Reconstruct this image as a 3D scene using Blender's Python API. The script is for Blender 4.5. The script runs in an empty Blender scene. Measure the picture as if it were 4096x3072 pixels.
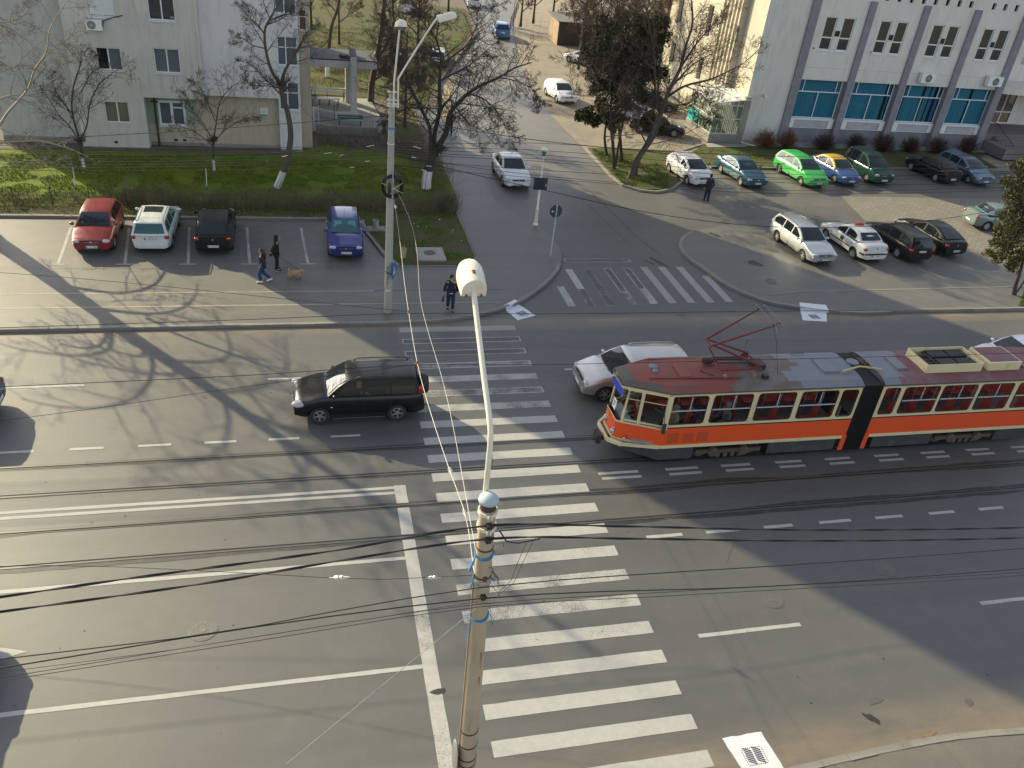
import bpy, bmesh, math, random
from mathutils import Vector, Matrix, Euler, noise as mnoise
R = math.radians
PI = math.pi
scene = bpy.context.scene
col = scene.collection

# ------------------------------------------------------------------ camera
# world: X along the main street (to the right), Y away from the viewer, Z up
CAM_H = 17.2557
FPX = 3350.81            # focal length in pixels of a 4096 px wide frame
YAW, PITCH, ROLL = R(16.0966), R(32.0293), R(6.6118)
_f0 = Vector((math.sin(YAW), math.cos(YAW), 0)); _r0 = Vector((math.cos(YAW), -math.sin(YAW), 0)); _z = Vector((0, 0, 1))
_f = _f0 * math.cos(PITCH) - _z * math.sin(PITCH)
_u = _z * math.cos(PITCH) + _f0 * math.sin(PITCH)
_r2 = _r0 * math.cos(ROLL) + _u * math.sin(ROLL)
_u2 = _u * math.cos(ROLL) - _r0 * math.sin(ROLL)
cam_data = bpy.data.cameras.new('camera')
cam_data.sensor_width = 36.0
cam_data.lens = FPX / 4096 * 36.0
cam_data.clip_start = 0.2
cam_data.clip_end = 1500
cam = bpy.data.objects.new('camera', cam_data)
M = Matrix((( _r2.x, _u2.x, -_f.x, 0), (_r2.y, _u2.y, -_f.y, 0), (_r2.z, _u2.z, -_f.z, CAM_H), (0, 0, 0, 1)))
cam.matrix_world = M
col.objects.link(cam)
scene.camera = cam

# ------------------------------------------------------------------ sky, sun, exposure
SUN_EL = R(24.0)
SUN_DIR = Vector((-0.617, 0.787, 0)).normalized()       # horizontal direction towards the sun
world = bpy.data.worlds.new('World')
scene.world = world
world.use_nodes = True
wn = world.node_tree
for n in list(wn.nodes): wn.nodes.remove(n)
sky = wn.nodes.new('ShaderNodeTexSky')
sky.sky_type = 'NISHITA'
sky.sun_disc = False
sky.sun_elevation = SUN_EL
sky.sun_rotation = math.atan2(SUN_DIR.x, SUN_DIR.y)
sky.air_density = 1.0
sky.dust_density = 1.5
sky.ozone_density = 1.0
bg = wn.nodes.new('ShaderNodeBackground')
bg.inputs['Strength'].default_value = 0.128
wo = wn.nodes.new('ShaderNodeOutputWorld')
hs_ = wn.nodes.new('ShaderNodeHueSaturation'); hs_.inputs['Saturation'].default_value = 0.55
wn.links.new(sky.outputs[0], hs_.inputs['Color']); wn.links.new(hs_.outputs[0], bg.inputs[0]); wn.links.new(bg.outputs[0], wo.inputs[0])
sun_data = bpy.data.lights.new('sun', 'SUN')
sun_data.energy = 3.8
sun_data.angle = R(0.5)
sun_data.color = (1.0, 0.87, 0.54)
sun = bpy.data.objects.new('sun', sun_data)
_sv = Vector((SUN_DIR.x * math.cos(SUN_EL), SUN_DIR.y * math.cos(SUN_EL), math.sin(SUN_EL)))
sun.rotation_euler = _sv.to_track_quat('Z', 'Y').to_euler()
sun.location = (-60, 90, 60)
col.objects.link(sun)
scene.view_settings.view_transform = 'Standard'
scene.view_settings.look = 'None'
scene.view_settings.gamma = 1.0
scene.view_settings.exposure = 1.06
scene.cycles.max_bounces = 6
scene.cycles.transparent_max_bounces = 12
scene.cycles.caustics_reflective = False
scene.cycles.caustics_refractive = False

# ------------------------------------------------------------------ helpers
class MB:
    """collects shapes that become ONE mesh object"""
    def __init__(self):
        self.v = []; self.f = []; self.m = []
    def add(self, vs, fs, mi=0):
        o = len(self.v)
        self.v.extend([tuple(p) for p in vs])
        for f in fs:
            self.f.append(tuple(i + o for i in f)); self.m.append(mi)
    def box(self, x0, x1, y0, y1, z0, z1, mi=0):
        self.add([(x0,y0,z0),(x1,y0,z0),(x1,y1,z0),(x0,y1,z0),(x0,y0,z1),(x1,y0,z1),(x1,y1,z1),(x0,y1,z1)],
                 [(3,2,1,0),(4,5,6,7),(0,1,5,4),(1,2,6,5),(2,3,7,6),(3,0,4,7)], mi)
    def obox(self, c, ax, sx, sy, sz, mi=0):
        """box centred at c with axes ax = (ex, ey, ez), half sizes"""
        ex, ey, ez = ax; c = Vector(c); vs = []
        for z in (-1, 1):
            for x, y in ((-1,-1),(1,-1),(1,1),(-1,1)):
                vs.append(c + ex*sx*x + ey*sy*y + ez*sz*z)
        self.add(vs, [(3,2,1,0),(4,5,6,7),(0,1,5,4),(1,2,6,5),(2,3,7,6),(3,0,4,7)], mi)
    def bar(self, a, b, w, h, mi=0):
        a, b = Vector(a), Vector(b); d = b - a
        if d.length < 1e-6: return
        ez = d.normalized(); up = Vector((0,0,1)) if abs(ez.z) < 0.95 else Vector((0,1,0))
        ex = ez.cross(up).normalized(); ey = ex.cross(ez)
        self.obox((a+b)/2, (ex, ey, ez), w/2, h/2, d.length/2, mi)
    def poly(self, pts, mi=0):
        self.add(pts, [tuple(range(len(pts)))], mi)
    def prism(self, pts, z0, z1, mi=0, mtop=None):
        """vertical prism over a ccw outline"""
        n = len(pts)
        vs = [(p[0], p[1], z0) for p in pts] + [(p[0], p[1], z1) for p in pts]
        self.add(vs, [tuple(range(n-1, -1, -1))] + [(i, (i+1) % n, (i+1) % n + n, i + n) for i in range(n)], mi)
        self.add([(p[0], p[1], z1) for p in pts], [tuple(range(n))], mi if mtop is None else mtop)
    def tube(self, pts, rad, n=6, mi=0, cap=True):
        pts = [Vector(p) for p in pts]
        if not isinstance(rad, (list, tuple)): rad = [rad]*len(pts)
        up = Vector((0.31, 0.17, 0.93)); vs = []; fs = []
        t0 = (pts[1]-pts[0]).normalized()
        ex = t0.cross(up)
        if ex.length < 1e-3: ex = t0.cross(Vector((1,0,0)))
        ex.normalize()
        k = len(pts)
        for i, p in enumerate(pts):
            t = (pts[min(i+1,k-1)] - pts[max(i-1,0)]).normalized()
            ex = (ex - t*ex.dot(t))
            if ex.length < 1e-5: ex = t.orthogonal()
            ex.normalize(); ey = t.cross(ex)
            for j in range(n):
                a = 2*PI*j/n
                vs.append(p + (ex*math.cos(a) + ey*math.sin(a))*rad[i])
        for i in range(k-1):
            for j in range(n):
                fs.append((i*n+j, i*n+(j+1)%n, (i+1)*n+(j+1)%n, (i+1)*n+j))
        if cap and n > 2:
            fs.append(tuple(range(n-1,-1,-1))); fs.append(tuple((k-1)*n+j for j in range(n)))
        self.add(vs, fs, mi)
    def lathe(self, prof, c=(0,0,0), axis='Z', n=20, mi=0, cap=True):
        """profile [(r, h)...] turned round an axis through c"""
        vs = []; fs = []; k = len(prof)
        for r, h in prof:
            for j in range(n):
                a = 2*PI*j/n; x, y = r*math.cos(a), r*math.sin(a)
                if axis == 'Z': p = (x, y, h)
                elif axis == 'Y': p = (y, h, x)
                else: p = (h, x, y)
                vs.append((p[0]+c[0], p[1]+c[1], p[2]+c[2]))
        for i in range(k-1):
            for j in range(n):
                fs.append((i*n+j, i*n+(j+1)%n, (i+1)*n+(j+1)%n, (i+1)*n+j))
        if cap:
            fs.append(tuple(range(n-1,-1,-1))); fs.append(tuple((k-1)*n+j for j in range(n)))
        self.add(vs, fs, mi)
    def sphere(self, c, r, n=12, m=8, mi=0, sz=(1,1,1)):
        prof = [(math.sin(PI*i/m), -math.cos(PI*i/m)) for i in range(m+1)]
        vs = []; fs = []
        for a_, h in prof:
            for j in range(n):
                a = 2*PI*j/n
                vs.append((c[0]+r*sz[0]*max(a_,1e-3)*math.cos(a), c[1]+r*sz[1]*max(a_,1e-3)*math.sin(a), c[2]+r*sz[2]*h))
        for i in range(m):
            for j in range(n):
                fs.append((i*n+j, i*n+(j+1)%n, (i+1)*n+(j+1)%n, (i+1)*n+j))
        self.add(vs, fs, mi)
    def build(self, name, mats, parent=None, smooth=None):
        me = bpy.data.meshes.new(name)
        me.from_pydata(self.v, [], self.f)
        if not isinstance(mats, (list, tuple)): mats = [mats]
        for m in mats: me.materials.append(m)
        if len(mats) > 1: me.polygons.foreach_set('material_index', self.m)
        if smooth is not None:
            me.polygons.foreach_set('use_smooth', [True]*len(me.polygons))
            if smooth < 179: me.set_sharp_from_angle(angle=R(smooth))
        me.update()
        o = bpy.data.objects.new(name, me)
        col.objects.link(o)
        if parent is not None: o.parent = parent
        return o

def tag(o, label, cat, group=None):
    o['label'] = label; o['category'] = cat
    if group: o['group'] = group
    return o
def struct(o, kind='structure'):
    o['kind'] = kind
    return o
def thing(name, label, cat, loc=(0,0,0), rz=0.0, group=None):
    o = bpy.data.objects.new(name, None)
    o.empty_display_size = 0.3
    col.objects.link(o)
    o.location = loc; o.rotation_euler = (0, 0, rz)
    return tag(o, label, cat, group)
def copy_tree(o, parent=None):
    c = o.copy(); col.objects.link(c)
    if parent is not None: c.parent = parent
    for ch in list(o.children): copy_tree(ch, c)
    return c
def bevel(o, w, seg=2, angle=35):
    m = o.modifiers.new('bevel', 'BEVEL'); m.width = w; m.segments = seg; m.limit_method = 'ANGLE'; m.angle_limit = R(angle)
    m.harden_normals = False
    return o
def text_mesh(name, body, size, mat, parent, loc, rot, depth=0.004, align='CENTER'):
    cu = bpy.data.curves.new(name, 'FONT'); cu.body = body; cu.size = size; cu.extrude = depth; cu.align_x = align; cu.align_y = 'CENTER'
    cu.resolution_u = 2
    t = bpy.data.objects.new(name, cu); col.objects.link(t)
    dg = bpy.context.evaluated_depsgraph_get()
    me = bpy.data.meshes.new_from_object(t.evaluated_get(dg))
    bpy.data.objects.remove(t); bpy.data.curves.remove(cu)
    me.materials.clear(); me.materials.append(mat)
    o = bpy.data.objects.new(name, me); col.objects.link(o)
    if parent is not None: o.parent = parent
    o.location = loc; o.rotation_euler = rot
    return o
def lin(c):
    """sRGB 0..255 to linear"""
    return tuple(((x/255)/12.92 if x/255 <= 0.04045 else ((x/255+0.055)/1.055)**2.4) for x in c)

# ------------------------------------------------------------------ materials
def _nodes(name):
    m = bpy.data.materials.new(name); m.use_nodes = True
    nt = m.node_tree
    b = nt.nodes['Principled BSDF']
    return m, nt, b
def mixcol(nt, fac, a, b, mode='MIX'):
    n = nt.nodes.new('ShaderNodeMix'); n.data_type = 'RGBA'; n.blend_type = mode
    if hasattr(fac, 'type') or hasattr(fac, 'is_output'): nt.links.new(fac, n.inputs[0])
    else: n.inputs[0].default_value = fac
    for i, x in ((6, a), (7, b)):
        if hasattr(x, 'is_output'): nt.links.new(x, n.inputs[i])
        else: n.inputs[i].default_value = (*x[:3], 1)
    return n.outputs[2]
def noise(nt, scale, detail=4, rough=0.6, coord='Object', stretch=None, dist=0.0):
    tc = nt.nodes.new('ShaderNodeTexCoord')
    src = tc.outputs[coord]
    if stretch:
        mp = nt.nodes.new('ShaderNodeMapping'); mp.inputs['Scale'].default_value = stretch
        nt.links.new(src, mp.inputs[0]); src = mp.outputs[0]
    n = nt.nodes.new('ShaderNodeTexNoise'); n.inputs['Scale'].default_value = scale
    n.inputs['Detail'].default_value = detail; n.inputs['Roughness'].default_value = rough
    n.inputs['Distortion'].default_value = dist
    nt.links.new(src, n.inputs['Vector'])
    return n.outputs[0]
def ramp(nt, src, lo, hi, vlo=0.0, vhi=1.0):
    n = nt.nodes.new('ShaderNodeMapRange'); n.clamp = True
    n.inputs[1].default_value = lo; n.inputs[2].default_value = hi; n.inputs[3].default_value = vlo; n.inputs[4].default_value = vhi
    nt.links.new(src, n.inputs[0]); return n.outputs[0]
def math_(nt, op, a, b=None):
    n = nt.nodes.new('ShaderNodeMath'); n.operation = op
    for i, x in ((0, a), (1, b)):
        if x is None: continue
        if hasattr(x, 'is_output'): nt.links.new(x, n.inputs[i])
        else: n.inputs[i].default_value = x
    return n.outputs[0]
def bump(nt, b, src, strength, dist=0.02):
    n = nt.nodes.new('ShaderNodeBump'); n.inputs['Strength'].default_value = strength; n.inputs['Distance'].default_value = dist
    nt.links.new(src, n.inputs['Height']); nt.links.new(n.outputs[0], b.inputs['Normal'])
_mc = {}
def mat(name, c, rough=0.6, metal=0.0, var=0.15, scale=3.0, spec=0.5, coat=0.0, bmp=0.0, dirt=None, dscale=1.2, dlo=0.5, dhi=0.75, stretch=None):
    if name in _mc: return _mc[name]
    m, nt, b = _nodes(name)
    b.inputs['Roughness'].default_value = rough; b.inputs['Metallic'].default_value = metal
    b.inputs['Specular IOR Level'].default_value = spec; b.inputs['Coat Weight'].default_value = coat
    b.inputs['Coat Roughness'].default_value = 0.06
    nz = noise(nt, scale, 5, 0.65, stretch=stretch)
    a = tuple(max(0, x*(1-var)) for x in c); d = tuple(min(1, x*(1+var)) for x in c)
    out = mixcol(nt, nz, a, d)
    if dirt:
        out = mixcol(nt, ramp(nt, noise(nt, dscale, 6, 0.7, stretch=stretch), dlo, dhi), out, dirt)
    nt.links.new(out, b.inputs['Base Color'])
    if bmp: bump(nt, b, nz, bmp)
    _mc[name] = m
    return m
def paint(name, c, rough=0.3, metal=0.0, dust=0.06):
    """car paint: clear coat, a little road dust"""
    if name in _mc: return _mc[name]
    m, nt, b = _nodes(name)
    b.inputs['Roughness'].default_value = rough; b.inputs['Metallic'].default_value = metal
    lum_ = max(c); b.inputs['Specular IOR Level'].default_value = 0.5 if lum_ > 0.05 else 0.25; b.inputs['Coat Weight'].default_value = 0.7 if lum_ > 0.05 else 0.35; b.inputs['Coat Roughness'].default_value = 0.05
    d = ramp(nt, noise(nt, 2.2, 6, 0.7), 0.45, 0.8, 0, dust*(4 if max(c) > 0.05 else 1.0))
    nt.links.new(mixcol(nt, d, c, (0.16, 0.145, 0.12)), b.inputs['Base Color'])
    _mc[name] = m
    return m
def glassy(name, c, t=0.25, rough=0.03, refl=1.0):
    """window glass: dark tinted, partly see-through, mirror-like at the surface"""
    if name in _mc: return _mc[name]
    m, nt, b = _nodes(name)
    b.inputs['Base Color'].default_value = (*c, 1); b.inputs['Roughness'].default_value = rough
    b.inputs['Specular IOR Level'].default_value = 0.55*refl
    b.inputs['Coat Weight'].default_value = 0.2
    if t > 0:
        tr = nt.nodes.new('ShaderNodeBsdfTransparent'); tr.inputs[0].default_value = (0.85, 0.9, 0.88, 1)
        mx = nt.nodes.new('ShaderNodeMixShader'); mx.inputs[0].default_value = t
        out = nt.nodes['Material Output']
        nt.links.new(b.outputs[0], mx.inputs[1]); nt.links.new(tr.outputs[0], mx.inputs[2]); nt.links.new(mx.outputs[0], out.inputs[0])
    _mc[name] = m
    return m
black = mat('black_rubber', (0.018, 0.018, 0.019), 0.75, var=0.3)
dark_metal = mat('dark_metal', (0.04, 0.04, 0.042), 0.5, 0.3)
steel = mat('steel', (0.42, 0.42, 0.42), 0.35, 0.8, var=0.1)
chrome = mat('chrome', (0.7, 0.7, 0.7), 0.12, 1.0, var=0.03)
white_plastic = mat('white_plastic', (0.72, 0.72, 0.70), 0.4, var=0.05)
pvc = mat('white_window_frame', (0.68, 0.70, 0.71), 0.4, var=0.05)
concrete = mat('concrete', (0.33, 0.31, 0.27), 0.85, var=0.2, scale=5, bmp=0.2, dirt=(0.2, 0.185, 0.16))
# ================================================================== GROUND
def asphalt(name, base, warm, dusty=None, crack=0.0, patch=0.5):
    m, nt, b = _nodes(name)
    b.inputs['Roughness'].default_value = 0.56; b.inputs['Specular IOR Level'].default_value = 0.62
    big = noise(nt, 0.22, 5, 0.6, stretch=(0.35, 1.0, 1))       # long streaks along the traffic
    mid = noise(nt, 1.7, 6, 0.7)
    fine = noise(nt, 38, 3, 0.7)
    lane = noise(nt, 1.0, 3, 0.5, stretch=(0.02, 0.9, 1))
    c = mixcol(nt, ramp(nt, big, 0.32, 0.68), base, warm)
    c = mixcol(nt, ramp(nt, lane, 0.45, 0.65, 0, 0.55), c, tuple(x*0.80 for x in base))
    c = mixcol(nt, ramp(nt, noise(nt, 0.55, 6, 0.75, dist=0.6), 0.52, 0.72, 0, 0.5), c, tuple(x*1.22 for x in warm))
    c = mixcol(nt, ramp(nt, mid, 0.35, 0.75, 0, patch), c, tuple(x*0.72 for x in base))
    c = mixcol(nt, ramp(nt, fine, 0.3, 0.8, 0, 0.55), c, tuple(x*1.35 for x in base))
    spots = noise(nt, 6.5, 2, 0.5)
    c = mixcol(nt, ramp(nt, spots, 0.745, 0.77, 0, 0.75), c, tuple(x*0.3 for x in base))      # chewing gum and tar spots
    if crack:
        vo = nt.nodes.new('ShaderNodeTexVoronoi'); vo.feature = 'DISTANCE_TO_EDGE'; vo.inputs['Scale'].default_value = 0.32
        tc = nt.nodes.new('ShaderNodeTexCoord'); nz = nt.nodes.new('ShaderNodeTexNoise'); nz.inputs['Scale'].default_value = 0.8; nz.inputs['Detail'].default_value = 5
        nt.links.new(tc.outputs['Object'], nz.inputs['Vector'])
        ad = nt.nodes.new('ShaderNodeMix'); ad.data_type = 'VECTOR'; ad.inputs[0].default_value = 0.35
        nt.links.new(tc.outputs['Object'], ad.inputs[4]); nt.links.new(nz.outputs[1], ad.inputs[5])
        nt.links.new(ad.outputs[1], vo.inputs['Vector'])
        c = mixcol(nt, ramp(nt, vo.outputs['Distance'], 0.001, 0.006, crack, 0), c, tuple(x*0.35 for x in base))
    if dusty:
        # dry dust gathered along the gutters: (y0, y1) bands
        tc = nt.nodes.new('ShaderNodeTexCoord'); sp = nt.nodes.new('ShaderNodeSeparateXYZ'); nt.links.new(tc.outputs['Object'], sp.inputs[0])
        f = None
        for y0, y1 in dusty:
            r_ = ramp(nt, sp.outputs['Y'], y0, y1, 0.85, 0)
            if y0 > 20: r_ = math_(nt, 'MULTIPLY', r_, ramp(nt, sp.outputs['Y'], y0+0.1, y0+0.5, 1, 0))
            f = r_ if f is None else math_(nt, 'MAXIMUM', f, r_)
        f = math_(nt, 'MULTIPLY', f, ramp(nt, noise(nt, 0.9, 5, 0.7, stretch=(0.4, 1, 1)), 0.3, 0.7, 0.15, 1))
        c = mixcol(nt, f, c, (0.27, 0.20, 0.125))
        c = mixcol(nt, math_(nt, 'MULTIPLY', ramp(nt, sp.outputs['Y'], 43, 62, 0, 0.75), ramp(nt, noise(nt, 0.5, 5, 0.7), 0.3, 0.7, 0.4, 1)), c, (0.20, 0.185, 0.155))  # side street paler with distance: dust, plus low-sun forward scatter put into the colour
    nt.links.new(c, b.inputs['Base Color'])
    bump(nt, b, fine, 0.12, 0.01)
    return m
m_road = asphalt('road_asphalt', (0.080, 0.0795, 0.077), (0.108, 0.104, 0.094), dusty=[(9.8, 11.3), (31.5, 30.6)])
m_pave = asphalt('pavement_asphalt', (0.106, 0.103, 0.096), (0.145, 0.134, 0.114), crack=0.16, patch=0.6)
m_lot = asphalt('lot_asphalt', (0.106, 0.100, 0.092), (0.148, 0.136, 0.115), crack=0.3, patch=0.8)
m_dirt = mat('dry_dirt', (0.27, 0.225, 0.165), 0.95, var=0.25, scale=2.5, bmp=0.3, dirt=(0.15, 0.125, 0.09), dscale=0.7)
m_earth = mat('dark_earth', (0.11, 0.088, 0.065), 0.95, var=0.35, scale=3, bmp=0.4, dirt=(0.06, 0.07, 0.03), dscale=0.9)
def grass_mat(name, g1, g2, bare, lo, hi):
    m, nt, b = _nodes(name)
    b.inputs['Roughness'].default_value = 0.9; b.inputs['Specular IOR Level'].default_value = 0.15
    c = mixcol(nt, noise(nt, 9, 6, 0.8), g1, g2)
    c = mixcol(nt, ramp(nt, noise(nt, 0.8, 6, 0.75), lo, hi), c, bare)
    f = noise(nt, 60, 3, 0.7)
    c = mixcol(nt, ramp(nt, f, 0.4, 0.7, 0, 0.5), c, tuple(x*0.4 for x in g1))
    nt.links.new(c, b.inputs['Base Color']); bump(nt, b, f, 0.6, 0.05)
    return m
m_lawn = grass_mat('lawn_grass', (0.068, 0.12, 0.010), (0.22, 0.27, 0.026), (0.12, 0.10, 0.045), 0.50, 0.72)
m_verge = grass_mat('verge_grass', (0.05, 0.085, 0.016), (0.09, 0.125, 0.026), (0.125, 0.10, 0.066), 0.42, 0.58)
m_kerb = mat('kerb_concrete', (0.225, 0.212, 0.185), 0.85, var=0.18, scale=6, dirt=(0.15, 0.14, 0.12), dscale=1.5, bmp=0.15)
m_slab = mat('paving_slab', (0.27, 0.26, 0.24), 0.88, var=0.18, scale=4, dirt=(0.16, 0.15, 0.13), dscale=1.0)

g_ = MB(); g_.poly([(-260,-60,-0.06),(300,-60,-0.06),(300,420,-0.06),(-260,420,-0.06)])
struct(g_.build('ground', m_dirt))
g_ = MB(); g_.poly([(-120,9.7,0),(140,9.7,0),(140,49,0),(28,47,0),(21.1,48.3,0),(19.8,51,0),(19.8,53.3,0),(19.73,56.3,0),(19.75,60,0),(19.66,66,0),(20.0,70,0),(20.7,77.5,0),(21.3,84,0),(24.6,102,0),(29.5,123,0),(40,160,0),(34,162,0),(22.6,123.6,0),(20.2,99.5,0),(14.6,81,0),(12.2,70,0),(10.4,62,0),(10.2,48,0),(-120,48,0)])
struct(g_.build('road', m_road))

def catmull(pts, sub=6, closed=False):
    out = []; n = len(pts)
    for i in range(n - (0 if closed else 1)):
        p0 = pts[(i-1) % n] if closed or i > 0 else pts[0]; p1 = pts[i]; p2 = pts[(i+1) % n]
        p3 = pts[(i+2) % n] if closed or i+2 < n else pts[-1]
        for k in range(sub):
            t = k/sub
            out.append(tuple(0.5*((2*b) + (-a+c)*t + (2*a-5*b+4*c-d)*t*t + (-a+3*b-3*c+d)*t**3) for a, b, c, d in zip(p0, p1, p2, p3)))
    if not closed: out.append(tuple(pts[-1]))
    return out
def kerb_line(path, name, w=0.17, z0=-0.02, z1=0.125, step=1.0, side=1):
    """kerb stones laid along a path, on its left (side 1) or right"""
    mb = MB(); pts = [Vector((p[0], p[1], 0)) for p in path]
    acc = []; d = 0
    rr = random.Random(5)
    for i in range(len(pts)-1):
        a, b = pts[i], pts[i+1]; L = (b-a).length
        n = max(1, round(L/step))
        for k in range(n):
            p, q = a.lerp(b, k/n), a.lerp(b, (k+1)/n)
            t = (q-p).normalized(); nr = Vector((-t.y, t.x, 0))*side
            p2 = p + t*0.006; q2 = q - t*0.006; dz = rr.uniform(-0.008, 0.008); o = nr*rr.uniform(-0.006, 0.006)
            c = [p2+o, q2+o, q2+nr*w+o, p2+nr*w+o]
            if side < 0: c = c[::-1]
            mb.prism([(v.x, v.y) for v in c], z0, z1+dz)
    return struct(mb.build(name, m_kerb))

corner = [(3.4,31.5),(5.2,31.58),(6.8,31.9),(8.3,32.5),(9.6,33.35),(10.8,34.6),(11.8,35.9),(12.5,37.1),(12.9,38.3),(13.08,39.5),(12.98,41),(12.5,42.6),(11.6,44.2),(11.05,45.7)]
cl = catmull(corner, 4)
edge_l = [(-120,31.5),(-30,31.5),(-20,31.5),(-10,31.5)] + cl + [(11.0,47.9),(11.05,54),(10.4,60),(10.3,66)]
g_ = MB(); g_.prism(edge_l + [(8.6,66),(8.85,54),(8.8,47),(8.42,44.2),(8.4,38.4),(8.1,37.1),(4.2,37.08),(3.72,38.2),(3.05,41.3),(2.95,42.7),(-120,42.7)], -0.02, 0.12)
struct(g_.build('pavement', m_pave))
kerb_line([(-40,31.42),(3.4,31.42)] + [(x, y-0.06) for x, y in cl[1:30]], 'kerb', z1=0.128)
kerb_line([(-14.5,42.72),(2.9,42.72)], 'kerb', w=0.2, z0=0.1, z1=0.24)
kerb_line([(4.25,37.0),(3.75,38.2),(3.02,41.3),(2.95,42.7)], 'kerb', w=0.18, z0=0.1, z1=0.22, side=-1)
kerb_line([(4.25,37.0),(8.15,37.02),(8.36,38.4)], 'kerb', w=0.08, z0=0.1, z1=0.15)
kerb_line([(8.36,38.4),(8.4,44.2)], 'kerb', w=0.08, z0=0.1, z1=0.16)
kerb_line([(-14.45,37.0),(-14.45,42.7)], 'kerb', w=0.18, z0=0.1, z1=0.24, side=1)
# car park surface in front of the lawn, older than the pavement beside it
g_ = MB(); g_.poly([(-14.4,36.9,0.124),(4.1,36.9,0.124),(3.7,38.2,0.124),(3.0,41.3,0.124),(2.9,42.7,0.124),(-14.4,42.7,0.124)])
struct(g_.build('car_park', m_lot))

# lawn, verges
g_ = MB(); g_.poly([(-120,44.5,0.15),(8.35,44.2,0.15),(8.8,47.2,0.15),(8.82,53,0.15),(2,56,0.15),(-1.3,53.4,0.15),(-120,52.2,0.15)])
struct(g_.build('lawn', m_lawn))
g_ = MB(); g_.poly([(-120,42.9,0.17),(2.9,42.9,0.17),(2.95,42.9,0.17),(3.1,41.3,0.17),(3.85,38.2,0.17),(4.3,37.1,0.17),(8.1,37.12,0.17),(8.3,38.4,0.17),(8.33,44.2,0.17),(-120,44.5,0.17)])
g_.poly([(-120,37.0,0.17),(-14.62,37.0,0.17),(-14.62,42.9,0.17),(-120,42.9,0.17)])
struct(g_.build('grass_verge', m_verge))
# earth and rubble strip along the foot of the block
g_ = MB(); g_.poly([(-120,52.2,0.16),(-1.3,53.4,0.16),(2,56,0.16),(8.82,53,0.16),(8.6,66,0.16),(10.3,66,0.16),(12,75,0.16),(14,81,0.16),(20,99.5,0.16),(22.3,123,0.16),(34,165,0.16),(-120,165,0.16)])
struct(g_.build('earth', m_earth))
# garden behind the block
m_garden = grass_mat('garden_grass', (0.045, 0.085, 0.012), (0.10, 0.15, 0.02), (0.10, 0.072, 0.045), 0.38, 0.56)
g_ = MB(); g_.poly([(0.4,68.2,0.18),(5.6,68.2,0.18),(9.4,66,0.18),(11.8,75,0.18),(13.6,81,0.18),(19.4,99.5,0.18),(21,115,0.18),(-60,130,0.18),(-60,71,0.18)])
g_.poly([(6.6,58,0.18),(8.3,57,0.18),(8.4,65,0.18),(6.8,68,0.18)])
struct(g_.build('garden', m_garden))
# footpath crossing the garden
g_ = MB(); g_.poly([(-2,84.0,0.19),(13.6,84.5,0.19),(13.8,86.0,0.19),(-2,85.6,0.19)])
struct(g_.build('path', m_slab))

# right side: island with kerb, lot behind, dirt shoulder of the side street
isl = catmull([(21.6,41.75),(20.75,40.95),(20.05,39.7),(19.9,38.3),(20.2,36.8),(20.65,34.8),(21.5,33.45),(22.3,32.75),(23.4,32.3),(24.8,31.85),(26.8,31.6),(28.6,31.75)], 4)
g_ = MB(); g_.prism(isl + [(140,31.8),(140,43.6),(26,43.6),(23.4,42.4)], -0.02, 0.12)
struct(g_.build('island', m_pave))
kerb_line([(x-0.02, y-0.05) for x, y in isl] + [(33,31.7),(50,31.72)], 'kerb', z1=0.13, step=0.9)
kerb_line([(22.4,33.55),(24.5,33.85),(36.2,34.15),(50,34.2)], 'kerb', w=0.10, z0=0.1, z1=0.135)
g_ = MB(); g_.poly([(36.0,32.0,0.15),(140,32.0,0.15),(140,34.15,0.15),(38.3,34.15,0.15)])
struct(g_.build('lawn', m_lawn))
g_ = MB(); g_.poly([(21.1,48.4,0.004),(28.5,46.4,0.004),(40,46,0.004),(140,46,0.004),(140,56,0.004),(28.5,54.6,0.004),(27.9,53.6,0.004),(24,50,0.004)])
struct(g_.build('parking_lot', m_lot))
def brick_mat():
    m, nt, b = _nodes('brick_paving'); b.inputs['Roughness'].default_value = 0.85
    tc = nt.nodes.new('ShaderNodeTexCoord'); br = nt.nodes.new('ShaderNodeTexBrick')
    br.inputs['Scale'].default_value = 1.0; br.inputs['Brick Width'].default_value = 0.4; br.inputs['Row Height'].default_value = 0.2
    br.inputs['Mortar Size'].default_value = 0.016
    br.inputs['Color1'].default_value = (0.235, 0.21, 0.17, 1); br.inputs['Color2'].default_value = (0.18, 0.16, 0.135, 1); br.inputs['Mortar'].default_value = (0.09, 0.08, 0.068, 1)
    nt.links.new(tc.outputs['Object'], br.inputs['Vector'])
    nt.links.new(mixcol(nt, ramp(nt, noise(nt, 0.8, 6, 0.7), 0.45, 0.75), br.outputs[0], (0.155, 0.14, 0.115)), b.inputs['Base Color'])
    return m
g_ = MB(); g_.poly([(34.5,43.7,0.008),(140,43.7,0.008),(140,48.4,0.008),(35.5,48.4,0.008)]); g_.poly([(38.4,37.4,0.126),(140,36.6,0.126),(140,43.7,0.126),(37.6,43.7,0.126)])
struct(g_.build('brick_paving', brick_mat()))
m_dusty = mat('dusty_shoulder', (0.235, 0.20, 0.15), 0.95, var=0.3, scale=1.6, bmp=0.25, dirt=(0.17, 0.15, 0.12), dscale=0.5, dlo=0.45, dhi=0.7)
g_ = MB(); g_.poly([(19.85,57,0.01),(19.75,60,0.01),(19.66,66,0.01),(20.0,70,0.01),(20.7,77.5,0.01),(21.3,84,0.01),(23.6,96,0.01),(60,96,0.01),(60,75,0.01),(33.4,75,0.01),(33.4,64.2,0.01),(30.5,64.2,0.01),(30.5,59.6,0.01),(27,57,0.01)])
struct(g_.build('dirt_lot', m_dusty))
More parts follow.
